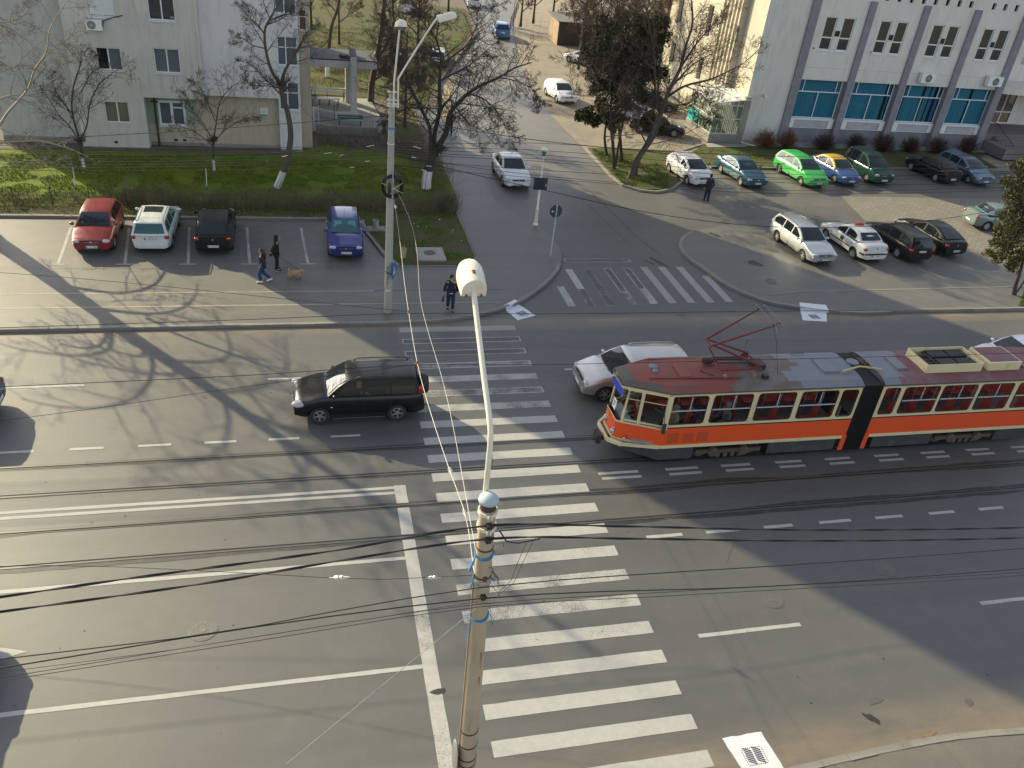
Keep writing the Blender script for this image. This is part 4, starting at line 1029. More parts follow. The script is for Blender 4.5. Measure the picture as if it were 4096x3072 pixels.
# side profiles, metres from the car's middle; A windscreen foot, B roof front, C roof rear, D foot of the rear window
STYLES = {
 'hatch':   dict(L=4.15, W=1.74, H=1.43, wb=2.51, fo=0.82, zf=0.76, zc=0.97, zb=0.93, zd=0.95, A=1.02, B=0.20, C=-1.45, D=-1.95, hr=0.74, boot=0),
 'minihatch': dict(L=3.95, W=1.72, H=1.48, wb=2.51, fo=0.78, zf=0.78, zc=1.02, zb=0.97, zd=1.0, A=1.15, B=0.20, C=-1.35, D=-1.85, hr=0.73, boot=0),
 'sedan':   dict(L=4.30, W=1.74, H=1.46, wb=2.62, fo=0.82, zf=0.76, zc=0.98, zb=0.95, zd=1.05, A=0.98, B=0.18, C=-0.95, D=-1.52, hr=0.73, boot=1),
 'liftback': dict(L=4.48, W=1.75, H=1.41, wb=2.70, fo=0.88, zf=0.72, zc=0.95, zb=0.92, zd=0.98, A=1.02, B=0.15, C=-0.92, D=-1.92, hr=0.70, boot=1),
 'estate':  dict(L=4.50, W=1.74, H=1.48, wb=2.68, fo=0.86, zf=0.74, zc=0.97, zb=0.94, zd=0.97, A=1.05, B=0.22, C=-1.88, D=-2.17, hr=0.73, boot=0),
 'van':     dict(L=4.25, W=1.70, H=1.80, wb=2.70, fo=0.75, zf=0.92, zc=1.16, zb=1.08, zd=1.1, A=1.28, B=0.65, C=-1.90, D=-2.06, hr=0.78, boot=0),
 'mpv':     dict(L=4.33, W=1.80, H=1.55, wb=2.64, fo=0.86, zf=0.78, zc=1.04, zb=0.99, zd=1.03, A=1.18, B=0.25, C=-1.58, D=-2.03, hr=0.73, boot=0),
 'suv':     dict(L=4.48, W=1.78, H=1.70, wb=2.66, fo=0.85, zf=0.93, zc=1.13, zb=1.10, zd=1.1, A=1.10, B=0.40, C=-1.92, D=-2.12, hr=0.76, boot=0),
}
def make_car(label, cat, x, y, rz, style, paint_c, roof_c=None, metal=0.0, plate=None, rails=False, wheels='hub', glass=None, trim_bumper=False,
             z=0.0, group='cars parked in rows', name='parked_car', rail_m=None, strip=False, plates=('front','rear'), grille_m=None, emblem=True, over=None, split=True):
    P = dict(STYLES[style]); 
    if over: P.update(over)
    L, W, H = P['L'], P['W'], P['H']; h2 = L/2; wr = P.get('wr', 0.31 if style != 'suv' else 0.35)
    lift = 0.05 if style == 'suv' else 0
    root = thing(name, label, cat, (x, y, z), rz, group)
    pm = paint('paint_%02d_%02d_%02d_%d' % (int(paint_c[0]*99), int(paint_c[1]*99), int(paint_c[2]*99), int(metal*10)), paint_c, metal=metal)
    rm = pm if roof_c is None else paint('roof_%02d_%02d_%02d' % (int(roof_c[0]*99), int(roof_c[1]*99), int(roof_c[2]*99)), roof_c)
    gm = glass or m_cglass
    A, B, C, D = P['A'], P['B'], P['C'], P['D']; zb, zc, zf, zd = P['zb'], P['zc'], P['zf'], P['zd']
    top = [(-h2, zd-0.06), (-h2+0.12, zd-0.005), (D-0.02, zd+0.0 if P['boot'] else zd), (D+0.15, zb), (A-0.2, zb+0.01), (A, zc-0.005), (A+0.35, zc-0.035), (h2-0.45, zf+0.05), (h2-0.15, zf), (h2, zf-0.06)]
    top = sorted(top)
    # ---- lower body
    xs = [-h2, -h2+0.05, -h2+0.14, -h2+0.3]
    n = 15
    for i in range(1, n): xs.append(-h2+0.3 + (L-0.6)*i/n)
    xs += [h2-0.3, h2-0.14, h2-0.05, h2]
    def hw(xx):
        s = max(0, (abs(xx) - h2 + 0.75)/0.75)
        return W/2*(1 - 0.15*s**2.6)
    rings = []
    for xx in xs:
        w = hw(xx); zt = smooth_interp(top, xx); z0 = 0.20 + lift
        e = max(0, (abs(xx)-h2+0.5)/0.5)
        z0 += 0.06*e**2
        cr = 0.035 if (xx > A or xx < D) else 0.0
        half = [(0, z0), (0.78*w, z0), (0.94*w, z0+0.07), (0.985*w, z0+0.2), (1.0*w, (z0+zt)*0.52), (0.995*w, zt-0.20), (0.972*w, zt-0.09), (0.93*w, zt-0.03), (0.84*w, zt-0.005), (0.5*w, zt+cr*0.7), (0, zt+cr)]
        ring = []
        for yy, zz in half: ring.append((yy, zz))
        rings.append(ring)
    b = MB(); k = len(rings[0]); m_ = 2*k-2
    def bulge(xx, zz):
        s = max(0, (abs(xx)-h2+0.35)/0.35); kf = 0.10 if xx > 0 else 0.06
        d = (zz-0.52)/0.45
        return xx - math.copysign(kf*s*s*min(1.6, d*d), xx)
    vs = []
    for xx, ring in zip(xs, rings):
        full = [(yy, zz) for yy, zz in ring] + [(-yy, zz) for yy, zz in ring[-2:0:-1]]
        for yy, zz in full: vs.append((bulge(xx, zz), yy, zz))
    fs = []; mi = []
    for i in range(len(xs)-1):
        for j in range(m_):
            fs.append((i*m_+j, (i+1)*m_+j, (i+1)*m_+(j+1)%m_, i*m_+(j+1)%m_))
            mi.append(1 if (j in (1,) or j in (m_-2,) or j in (0, m_-1)) else 0)
    fs.append(tuple(range(m_))); mi.append(0)
    fs.append(tuple((len(xs)-1)*m_ + j for j in range(m_-1, -1, -1))); mi.append(0)
    me = bpy.data.meshes.new('lower'); me.from_pydata(vs, [], [f[::-1] for f in fs])
    for q in (pm, m_trim, rm, m_trim): me.materials.append(q)
    me.polygons.foreach_set('material_index', mi); me.update()
    lo = bpy.data.objects.new('lower', me); col.objects.link(lo)
    xf = h2 - P['fo']; xr = xf - P['wb']
    cut = MB()
    for wx in (xf, xr):
        for s in (1, -1): 
            cut.lathe([(wr+0.055, 0), (wr+0.055, 0.40)] if s > 0 else [(wr+0.055, -0.40), (wr+0.055, 0)], c=(wx, s*(W/2-0.28), wr), axis='Y', n=26)
    cu = cut.build('cut', m_arch)
    bm_ = bmesh.new(); bm_.from_mesh(cu.data); bmesh.ops.recalc_face_normals(bm_, faces=bm_.faces); bm_.to_mesh(cu.data); bm_.free()
    bm_ = bmesh.new(); bm_.from_mesh(lo.data); bmesh.ops.recalc_face_normals(bm_, faces=bm_.faces); bm_.to_mesh(lo.data); bm_.free()
    md = lo.modifiers.new('b', 'BOOLEAN'); md.object = cu; md.operation = 'DIFFERENCE'; md.solver = 'EXACT'; md.material_mode = 'TRANSFER'
    dg = bpy.context.evaluated_depsgraph_get()
    me2 = bpy.data.meshes.new_from_object(lo.evaluated_get(dg))
    bpy.data.objects.remove(lo); bpy.data.objects.remove(cu)
    # ---- greenhouse shell joined to the same body mesh
    hb = 0.915*W/2; hr = P['hr']*W/2
    prof = [(A, zc-0.02), (A*0.5+B*0.5, (zc+H)*0.5+0.015), (B, H-0.05), (B-0.18, H-0.012), ((B+C)/2, H), (C+0.12, H-0.02), (C, H-0.05), ((C+D)/2, (H+zd)/2+0.01), (D, (zd if P['boot'] else zb)-0.01)]
    def wz(zz): 
        t = min(1, max(0, (zz-zb)/(H-0.05-zb))); return hb + (hr-hb)*t
    cols_ = [-1, -0.93, -0.5, 0, 0.5, 0.93, 1]
    gv = []; gf = []
    for (px, pz) in prof:
        w = wz(pz)
        for c in cols_:
            crown = 0.028*(1-c*c) if pz > H-0.2 else 0.0
            bow = 0.05*(1-c*c)*(1 if px > (B+C)/2 else -1)*(1 if pz < H-0.03 else 0.3)
            gv.append((px + bow, c*w, pz + crown - (0.018 if abs(c) == 1 and pz > H-0.2 else 0)))
    nc = len(cols_)
    for i in range(len(prof)-1):
        for j in range(nc-1): gf.append((i*nc+j, i*nc+j+1, (i+1)*nc+j+1, (i+1)*nc+j))
    for s in (0, nc-1):
        gf.append(tuple(i*nc+s for i in range(len(prof))))
    mnames = [q.name for q in me2.materials]
    if rm.name not in mnames: me2.materials.append(rm)
    if m_trim.name not in mnames: me2.materials.append(m_trim)
    mnames = [q.name for q in me2.materials]; i_roof = mnames.index(rm.name); i_trim = mnames.index(m_trim.name)
    bm_ = bmesh.new(); bm_.from_mesh(me2)
    bvs = [bm_.verts.new(v) for v in gv]
    for f in gf:
        fc = bm_.faces.new([bvs[i] for i in f]); fc.material_index = i_roof
    # shut lines of the doors and bonnet
    def thin(x0, x1, y0, y1, z0, z1):
        vv = [bm_.verts.new(p) for p in ((x0,y0,z0),(x1,y0,z0),(x1,y1,z0),(x0,y1,z0),(x0,y0,z1),(x1,y0,z1),(x1,y1,z1),(x0,y1,z1))]
        for f in ((3,2,1,0),(4,5,6,7),(0,1,5,4),(1,2,6,5),(2,3,7,6),(3,0,4,7)):
            fc = bm_.faces.new([vv[i] for i in f]); fc.material_index = i_trim
    xB = (A + xr)/2 + 0.02; xC = xr + 0.28
    for s in (1, -1):
        y0, y1 = (W/2-0.03, W/2+0.0015) if s > 0 else (-W/2-0.0015, -W/2+0.03)
        for dx in (xf-0.42, xB-0.05, xC-0.02): thin(dx-0.005, dx+0.005, y0, y1, 0.30+lift, zb-0.13)
        if strip: thin(xr+0.42, xf-0.42, y0, y1 + (0.008 if s > 0 else 0), 0.52+lift, 0.58+lift) if s > 0 else thin(xr+0.42, xf-0.42, y0-0.008, y1, 0.52+lift, 0.58+lift)
    bm_.to_mesh(me2); bm_.free()
    me2.polygons.foreach_set('use_smooth', [True]*len(me2.polygons)); me2.set_sharp_from_angle(angle=R(32)); me2.update()
    body = bpy.data.objects.new('body', me2); col.objects.link(body); body.parent = root
    # ---- glass
    def strip_glass(path, m0, m1, cm, nm):
        """glass laid over the shell between profile points, m0/m1 = margins at its foot and head"""
        pts = []
        seg = [((path[i+1][0]-path[i][0])**2+(path[i+1][1]-path[i][1])**2)**0.5 for i in range(len(path)-1)]; tot = sum(seg)
        ts = [m0] + [sum(seg[:i+1])/tot for i in range(len(seg)-1)] + [1-m1]
        def at(t):
            d = t*tot
            for i, q in enumerate(seg):
                if d <= q or i == len(seg)-1: f = d/q; return (path[i][0]+(path[i+1][0]-path[i][0])*f, path[i][1]+(path[i+1][1]-path[i][1])*f, i)
                d -= q
        vs = []; fs = []; cs = [-cm, -0.5, 0, 0.5, cm]; sg = 1 if path[0][0] > (B+C)/2 else -1
        for t in ts:
            px, pz, i = at(t); a, b_ = path[i], path[i+1]; n_ = Vector((-(b_[1]-a[1]), 0, b_[0]-a[0])).normalized()
            if n_.z < 0: n_ = -n_
            w = wz(pz)
            for c in cs:
                cr2 = 0.028*(1-c*c)*min(1, max(0, (pz-(H-0.2))/0.15)); bow = 0.05*(1-c*c)*sg
                vs.append(Vector((px+bow, c*w, pz+cr2)) + n_*0.016 + Vector((0.004*sg, 0, 0)))
        for i in range(len(ts)-1):
            for q in range(4): fs.append((i*5+q, i*5+q+1, (i+1)*5+q+1, (i+1)*5+q))
        g = MB(); g.add(vs, fs); return g.build(nm, gm, root, 180)
    wsg = strip_glass(prof[0:3], 0.07, 0.05, 0.89, 'windscreen')
    strip_glass([(prof[8][0], prof[8][1]+0.02), prof[7], prof[6]], 0.12, 0.10, 0.86, 'rear_window')
    tp = sorted([(px, pz) for px, pz in prof])
    def roofz(xx):
        for i in range(len(tp)-1):
            if tp[i][0] <= xx <= tp[i+1][0]:
                t = (xx-tp[i][0])/(tp[i+1][0]-tp[i][0]+1e-9); return tp[i][1]*(1-t)+tp[i+1][1]*t
        return zb
    segs = [(A-0.42, xB)] + ([(xB-0.10, xC)] if D < xC-0.2 else []) + ([(xC-0.09, D+0.24)] if (D < xC-0.5 and style not in ('sedan',)) else [])
    if style == 'sedan': segs = [(A-0.40, xB), (xB-0.10, max(xC-0.05, D+0.28))]
    if style == 'liftback': segs = [(A-0.40, xB), (xB-0.10, xC), (xC-0.08, D+0.55)]
    for (xa, xb_) in segs:
        for s in (1, -1):
            bot = []; tp_ = []; nn = 5
            z_bot = zb + 0.045
            for i in range(nn+1):
                xx = xa + (xb_-xa)*i/nn
                zt = min(roofz(xx + (0.10 if xx > (B+C)/2 else -0.08)), roofz(xx)) - 0.075
                zt = max(zt, z_bot+0.02)
                bot.append((xx, s*(wz(z_bot)+0.006), z_bot)); tp_.append((xx, s*(wz(zt)+0.006), zt))
            g = MB()
            for i in range(nn): g.add([bot[i], bot[i+1], tp_[i+1], tp_[i]], [(0,1,2,3)])
            g.build('side_window', gm, root)
    # ---- wheels
    tm, hm = wheel_mesh(wr, wheels)
    for wx in (xf, xr):
        for s in (1, -1):
            w_ = bpy.data.objects.new('wheel', tm); col.objects.link(w_); w_.parent = root
            w_.location = (wx, s*(W/2-0.105), wr); w_.rotation_euler = (0, 0.4*wx, 0 if s > 0 else PI)
            r_ = bpy.data.objects.new('rim', hm); col.objects.link(r_); r_.parent = w_
    # ---- lights, grille, bumpers, plates
    def nx(zz, front=True):
        kf = 0.10 if front else 0.06; d = (zz-0.52)/0.45
        return (h2 - kf*min(1.6, d*d)) if front else -(h2 - kf*min(1.6, d*d))
    zl = zf - 0.10
    for s in (1, -1):
        l = MB(); l.sphere((nx(zl)-0.075, s*(W/2*0.70), zl), 1, 12, 8, sz=(0.115, 0.185, 0.082)); l.build('headlight', m_lens, root, 60)
        t = MB(); zt = (zd+0.52)/2 + (0.06 if not P['boot'] else 0.04)
        tall = 0.15 if style in ('hatch','minihatch','sedan','liftback','mpv') else 0.19
        if style in ('suv', 'van'): zt = zb+0.12; tall = 0.30
        yy = s*(W/2*(0.80 if style not in ('suv','van') else 0.84))
        t.sphere((nx(zt, False)+0.07, yy, zt), 1, 12, 8, sz=(0.10, 0.125 if tall < 0.25 else 0.085, tall*0.62))
        t.build('tail_light', m_red, root, 60)
        mr = MB(); mr.sphere((A-0.22, s*(W/2+0.075), zb+0.09), 1, 10, 6, sz=(0.07, 0.115, 0.075)); mr.build('mirror', pm if not trim_bumper else m_trim, root, 60)
        for dx in (xB+0.10, xC+0.10):
            hd = MB(); hd.box(dx-0.09, dx+0.07, s*(W/2-0.02), s*(W/2+0.016), zb-0.15, zb-0.115); hd.build('door_handle', pm if style not in ('suv',) else m_trim, root)
    gmat = grille_m or m_trim
    g = MB(); zg = zf - 0.12
    g.box(nx(zg)-0.08, nx(zg)+0.010, -W*0.22, W*0.22, zg-0.055, zg+0.05)
    gr = g.build('grille', gmat, root)
    g = MB()
    for q in (-0.02, 0.015): g.box(nx(zg)+0.009, nx(zg)+0.017, -W*0.21, W*0.21, zg+q-0.006, zg+q+0.006)
    g.build('grille_bar', chrome if grille_m is None else grille_m, gr)
    if emblem:
        e = MB(); e.lathe([(0.055, 0), (0.055, 0.012), (0.042, 0.014)], c=(nx(zg)+0.012, 0, zg), axis='X', n=16); e.build('emblem', chrome, root)
        e = MB(); ze = zd-0.17; e.lathe([(0.045, -0.014), (0.045, 0.0)], c=(nx(ze, False)-0.0, 0, ze), axis='X', n=16); e.build('emblem', chrome, root)
    bmat = m_trim if trim_bumper else pm
    for fr in (True, False):
        bp = MB(); s = 1 if fr else -1
        zz0, zz1 = 0.30+lift, 0.46+lift
        x0 = nx(0.42, fr)
        pts = [(x0+s*0.028, -W*0.30), (x0+s*0.028, W*0.30), (x0-s*0.03, W*0.415), (x0-s*0.14, W*0.415), (x0-s*0.14, -W*0.415), (x0-s*0.03, -W*0.415)]
        bp.prism(pts, zz0, zz1); o = bp.build('bumper', bmat, root); bevel(o, 0.02, 2)
        if fr:
            it = MB(); it.box(x0+0.0, x0+0.034, -W*0.26, W*0.26, 0.285+lift, 0.345+lift); it.build('air_intake', m_trim, root)
    for where in plates:
        fr = where == 'front'; s = 1 if fr else -1
        zp = 0.43+lift if fr else (0.47 if P['boot'] or style in ('hatch','minihatch') else 0.74)
        if style in ('suv',): zp = 0.52
        xp = nx(0.42, fr)+s*0.031 if zp < 0.55 else nx(zp, fr)+s*0.006
        p_ = MB(); p_.box(min(xp,xp+s*0.012), max(xp,xp+s*0.012), -0.26, 0.26, zp-0.056, zp+0.056); p_ = p_.build('number_plate', m_plate, root)
        ey = MB(); ys = 0.225*(1 if not fr else -1)   # blue band at the reader's left
        ey.box(min(xp+s*0.0121,xp+s*0.0135), max(xp+s*0.0121,xp+s*0.0135), -0.258 if fr else 0.215, -0.215 if fr else 0.258, zp-0.054, zp+0.054); ey.build('country_band', m_plateblue, p_)
        if plate: text_mesh('plate_text', plate, 0.105, m_platetx, p_, (xp+s*0.0135, 0.02 if fr else -0.02, zp), (R(90), 0, R(90) if fr else R(-90)), 0.0008)
    # ---- wipers, aerial, roof rails
    wp = MB()
    for yy in (0.42, -0.12): wp.tube([(A-0.0, yy, zc+0.015), (A-0.03, yy-0.50, zc+0.045)], 0.009, 4)
    wp.build('wiper', m_trim, root)
    ae = MB(); ae.tube([(B-0.25, 0, H+0.02), (B-0.45, 0, H+0.30)] if style not in ('suv',) else [(C+0.2,0.2,H),(C+0.1,0.2,H+0.25)], 0.006, 4); ae.build('aerial', m_trim, root)
    if rails:
        for s in (1, -1):
            r_ = MB(); yy = s*(hr-0.05)
            r_.tube([(B-0.25,yy,H-0.0),(B-0.38,yy,H+0.055),((B+C)/2,yy,H+0.075),(C+0.25,yy,H+0.05),(C+0.12,yy,H-0.01)], 0.019, 6); r_.build('roof_rail', rail_m or m_trim, root)
    root['_g'] = 0; del root['_g']
    root_info = dict(nx=nx, A=A, B=B, H=H, W=W, zb=zb, zc=zc, zf=zf, xf=xf, xr=xr, wz=wz, root=root, pm=pm, C=C, D=D, zd=zd, h2=h2, prof=prof)
    return root_info

S_, N_, E_, W_ = -PI/2, PI/2, 0.0, PI       # headings: towards the viewer, away, right, left
Z1 = 0.124
row_l = 'cars parked in the bays before the lawn'
c = make_car('dark red hatchback with white sunshade behind the windscreen, nose towards the street', 'car', -9.36, 40.35, S_+0.01, 'hatch', (0.24, 0.018, 0.022), metal=0.15, plate='GL 51 MDH', z=Z1, group=row_l)
sh = MB(); sh.add([(0.86,-0.5,1.096),(0.83,0.30,1.106),(0.62,0.42,1.235),(0.60,-0.40,1.245),(0.70,-0.1,1.19)], [(0,1,2,4),(0,4,3)]); sh.build('sunshade', mat('sunshade', (0.30,0.42,0.42), 0.6), c['root'])
c = make_car('white estate car with roof rails and sunroof, tail towards the street', 'car', -6.83, 40.6, N_-0.01, 'estate', (0.62, 0.63, 0.60), plate='GL 08 BYA', rails=True, glass=m_cglass2, z=Z1, group=row_l, over=dict(L=4.3))
sr_ = MB(); sr_.box(-0.75, -0.05, -0.40, 0.40, 1.495, 1.515); sr_.build('sunroof', m_cglass, c['root'])
rw_ = MB(); rw_.tube([(-2.17,0.02,1.0),(-2.11,0.35,1.05)], 0.012, 4); rw_.build('wiper', m_trim, c['root'])
c = make_car('black hatchback with orange and red tail lights, tail towards the street', 'car', -4.15, 40.35, N_+0.01, 'hatch', (0.012, 0.012, 0.013), plate='GL 10 LXL', z=Z1, group=row_l)
for s in (1, -1):
    o_ = MB(); o_.sphere((c['nx'](0.80,False)+0.055, s*0.70, 0.83), 1, 10, 6, sz=(0.09,0.115,0.055)); o_.build('indicator', m_orange, c['root'], 60)
c = make_car('deep blue hatchback with pale teal seats showing, parked alone at the end of the bays', 'car', 1.97, 39.75, S_-0.02, 'hatch', (0.012, 0.018, 0.16), metal=0.1, plate='GL 09 SVY', z=Z1, glass=m_cglass2, group=row_l, over=dict(L=4.2, W=1.7))
st_ = MB()
for s in (-0.33, 0.33): st_.add([(0.72,s-0.20,1.185),(0.72,s+0.20,1.185),(0.40,s+0.17,1.375),(0.40,s-0.17,1.375)], [(0,1,2,3)])
st_.build('seat_covers', mat('teal_seat', (0.06,0.24,0.25), 0.8, var=0.2, scale=5), c['root'])
# moving traffic
c = make_car('black off-road car with spare wheel on its back door, driving over the zebra crossing', 'car', 1.70, 25.22, W_, 'suv', (0.008, 0.008, 0.009), plate=None, rails=True, wheels='alloy', group='cars driving on the main street', name='moving_car', plates=('front',), grille_m=chrome)
i_ = c
sp = bpy.data.objects.new('spare_wheel', wheel_mesh(0.35, 'alloy')[0]); col.objects.link(sp); sp.parent = c['root']; sp.location = (-c['h2']-0.10, -0.05, 0.98); sp.rotation_euler = (0, 0, R(90))
cv = MB(); cv.lathe([(0.30,-0.09),(0.34,-0.05),(0.36,0.0),(0.36,0.14)], c=(-c['h2']-0.12,-0.05,0.98), axis='X', n=24); cv.build('spare_wheel_cover', m_trim, c['root'], 40)
sl = MB()
for s in (1, -1): sl.box(c['xr']+0.42, c['xf']-0.42, s*0.87 if s > 0 else -0.91, 0.91 if s > 0 else -0.87, 0.255, 0.28)
sl.build('side_step', chrome, c['root'])
mk = MB(); mk.sphere((0.98,0.885,0.72),1,8,6,sz=(0.045,0.012,0.02)); mk.sphere((0.98,-0.885,0.72),1,8,6,sz=(0.045,0.012,0.02)); mk.build('side_indicator', white_plastic, c['root'])
for s in (1, -1):
    l = MB(); l.sphere((2.08, s*0.73, 0.82), 1, 12, 8, sz=(0.24,0.175,0.12)); l.build('headlight', m_lens, c['root'], 60)
make_car('champagne silver crossover with chrome roof rails passing behind the tram', 'car', 12.3, 25.85, W_, 'suv', (0.50, 0.48, 0.455), metal=0.7, plate=None, rails=True, rail_m=chrome, wheels='alloy', group='cars driving on the main street', name='moving_car', grille_m=dark_metal, over=dict(H=1.66, A=1.22, zf=0.90, W=1.80))
make_car('white car half hidden behind the rear half of the tram', 'car', 30.75, 26.2, W_, 'sedan', (0.66, 0.68, 0.70), plate=None, group='cars driving on the main street', name='moving_car')
make_car('slate blue car leaving the picture on the far lane', 'car', -12.05, 26.0, W_, 'hatch', (0.06, 0.10, 0.17), metal=0.4, plate=None, group='cars driving on the main street', name='moving_car')
make_car('grey van waiting before the stop line, only its shadow seen', 'van', -9.75, 15.35, E_, 'van', (0.2, 0.2, 0.21), metal=0.3, plate=None, group='cars driving on the main street', name='moving_car')
# four cars on the island side
row_r = 'cars parked on the island'
make_car('silver estate car with black roof rails, first of the four on the island', 'car', 27.2, 39.15, S_+0.05, 'estate', (0.50, 0.52, 0.54), metal=0.75, plate='BH 08 TGS', rails=True, wheels='alloy', z=Z1, group=row_r, over=dict(L=4.6))
c = make_car('white taxi saloon with red roof sign and black waist stripe', 'taxi', 30.55, 39.35, N_+0.06, 'sedan', (0.66, 0.66, 0.64), plate='GL 17 FJM', z=Z1, strip=True, group=row_r)
tx = MB(); tx.box(-0.20, -0.06, -0.30, 0.30, 1.475, 1.60, 0); tx = tx.build('roof_sign', mat('taxi_sign_red', (0.55,0.035,0.02), 0.4), c['root']); bevel(tx, 0.03)
dk = MB(); dk.box(-0.25, 0.02, 0.872, 0.875, 0.62, 0.86); dk.build('door_sticker', m_trim, c['root'])
bb = MB(); bb.prism([(-2.155,-0.70),(-2.155,0.70),(-2.05,0.845),(-1.8,0.872),(-1.8,-0.872),(-2.05,-0.845)][::-1], 0.52, 0.60); bb.build('bumper_trim', m_trim, c['root'])
make_car('black estate car with roof rails between the white taxi and the black liftback', 'car', 33.45, 39.4, N_+0.06, 'estate', (0.014, 0.014, 0.017), plate='GL 09 VTW', rails=True, z=Z1, group=row_r)
make_car('black liftback with long sloping rear window, last of the four on the island', 'car', 36.3, 40.15, N_+0.09, 'liftback', (0.016, 0.014, 0.014), metal=0.2, plate='GL 03 HMD', z=Z1, group=row_r)
make_car('teal green car nosing behind the conifer at the edge', 'car', 43.5, 42.75, E_-0.15, 'sedan', (0.16, 0.22, 0.22), metal=0.4, plate=None, z=Z1, group=row_r)
# back row before the office block
row_b = 'cars parked along the office block'
Z2 = 0.006
c = make_car('small white hatchback with black squiggle stickers on bonnet and door', 'car', 25.45, 51.25, S_+0.12, 'minihatch', (0.66, 0.68, 0.70), plate='GL 27 CRS', z=Z2, group=row_b)
def squig(mb, P, s):
    pts = [P(*q) for q in ((-0.10*s,0.02*s),(-0.02*s,0.08*s),(0.05*s,0.0),(-0.03*s,-0.07*s),(0.06*s,-0.10*s),(0.13*s,-0.03*s))]
    mb.tube(pts, 0.014, 5)
d_ = MB(); squig(d_, lambda a, b: (1.50+b, a-0.15, 0.925-0.07*(b)), 1.5); d_.build('bonnet_sticker', m_trim, c['root'])
d_ = MB(); squig(d_, lambda a, b: (0.25+a, -0.862, 0.66+b), 1.5); d_.build('door_sticker', m_trim, c['root'])
make_car('petrol blue saloon next to the small white hatchback', 'car', 29.4, 51.5, S_+0.10, 'sedan', (0.012, 0.085, 0.13), metal=0.3, plate='GL 30 HAB', z=Z2, group=row_b, over=dict(L=4.45, H=1.40))
make_car('bright green estate car, lit by the sun on its flank', 'car', 34.2, 51.85, S_+0.10, 'mpv', (0.03, 0.40, 0.07), plate='GL 06 FGR', wheels='alloy', z=Z2, group=row_b, over=dict(L=4.5, C=-1.75, D=-2.12))
make_car('two-tone saloon with yellow roof and royal blue body', 'car', 37.2, 52.25, S_+0.08, 'sedan', (0.02, 0.07, 0.24), roof_c=(0.62, 0.36, 0.02), plate='GL 31 DSN', z=Z2, group=row_b, over=dict(L=4.1))
make_car('dark green high van-like car by the bushes', 'car', 40.1, 52.6, S_+0.06, 'mpv', (0.012, 0.05, 0.035), plate='GL 35 MRT', z=Z2, group=row_b, over=dict(H=1.78, zf=0.86, zc=1.10, L=4.1, C=-1.65, D=-1.93, zb=1.04))
make_car('black saloon parked tail first, beside the pale blue estate', 'car', 46.15, 53.2, N_+0.10, 'sedan', (0.014, 0.012, 0.013), plate='GL 14 BRG', z=Z2, group=row_b)
make_car('pale steel blue estate car nearest the entrance steps', 'car', 48.85, 53.1, S_+0.12, 'mpv', (0.12, 0.18, 0.28), metal=0.55, plate='GL 40 FWB', z=Z2, group=row_b, over=dict(L=4.5, C=-1.75, D=-2.12))
# side street
row_s = 'cars standing along the side street'
make_car('white saloon standing in the lay-by beside the street lamp', 'car', 12.82, 50.35, S_+0.02, 'sedan', (0.66, 0.67, 0.67), plate='GL 26 DCP', z=Z2, group=row_s)
make_car('white hatchback on the sunlit dirt shoulder of the side street', 'car', 21.85, 71.3, S_+0.12, 'hatch', (0.66, 0.67, 0.67), plate='GL 05 GFW', z=0.012, group=row_s)
make_car('bright blue hatchback seen from behind, far up the side street', 'car', 22.4, 98.6, N_-0.12, 'mpv', (0.03, 0.14, 0.36), metal=0.3, plate=None, z=Z2, group=row_s)
make_car('dark car with pale roof among the branches up the side street', 'car', 12.9, 82.6, N_-0.18, 'estate', (0.06, 0.065, 0.07), roof_c=(0.45, 0.47, 0.49), plate=None, z=Z2, group=row_s)
make_car('white van-like car at the top behind the garden trees', 'car', 13.0, 110.5, N_-0.2, 'van', (0.60, 0.62, 0.64), plate=None, z=Z2, group=row_s)
make_car('white car at the very end of the side street', 'car', 23.0, 118.5, N_-0.25, 'hatch', (0.66, 0.67, 0.67), plate=None, z=Z2, group=row_s)
row_d = 'cars on the dirt lot behind the trees'
make_car('dark green car on the dirt lot by the glazed porch', 'car', 29.6, 69.3, E_-0.15, 'sedan', (0.03, 0.07, 0.045), metal=0.3, plate=None, z=0.012, group=row_d)
make_car('black car under the conifers on the dirt lot', 'car', 27.3, 62.1, E_-0.35, 'sedan', (0.02, 0.022, 0.025), metal=0.2, plate=None, z=0.012, group=row_d)
make_car('white car mostly hidden by the conifers on the dirt lot', 'car', 26.6, 66.0, E_-0.2, 'hatch', (0.6, 0.62, 0.63), plate=None, z=0.012, group=row_d)
make_car('white car with a red tail light beyond the conifers', 'car', 28.4, 86.0, N_+0.6, 'hatch', (0.62, 0.63, 0.63), plate=None, z=0.012, group=row_d)
# ================================================================== TRAM
YC = 22.15; HWD = 1.10
tram = thing('tram', 'orange and cream articulated tram with a rusty red roof and raised pantograph', 'tram', (0, 0, 0))
m_or = paint('tram_orange', (0.78, 0.085, 0.010), rough=0.4, dust=0.05)
m_cr = mat('tram_cream', (0.66, 0.57, 0.34), 0.45, var=0.08, scale=2, dirt=(0.36,0.30,0.20), dscale=1.6, dlo=0.55, dhi=0.8)
m_sk = mat('tram_skirt', (0.045, 0.045, 0.047), 0.7, var=0.3, scale=2, dirt=(0.10,0.085,0.065))
m_rfr = mat('tram_roof_red', (0.20, 0.048, 0.034), 0.6, var=0.2, scale=1.5, dirt=(0.13,0.075,0.06), dscale=1.3)
m_rfg = mat('tram_roof_grey', (0.155, 0.165, 0.195), 0.5, var=0.15, scale=1.5, dirt=(0.20,0.18,0.17), dscale=1.2)
m_rfw = mat('tram_roof_wine', (0.17, 0.055, 0.06), 0.55, var=0.2, scale=1.2, dirt=(0.17,0.14,0.15), dscale=0.9)
m_lip = mat('tram_roof_edge', (0.10, 0.085, 0.07), 0.7, var=0.3, scale=3)
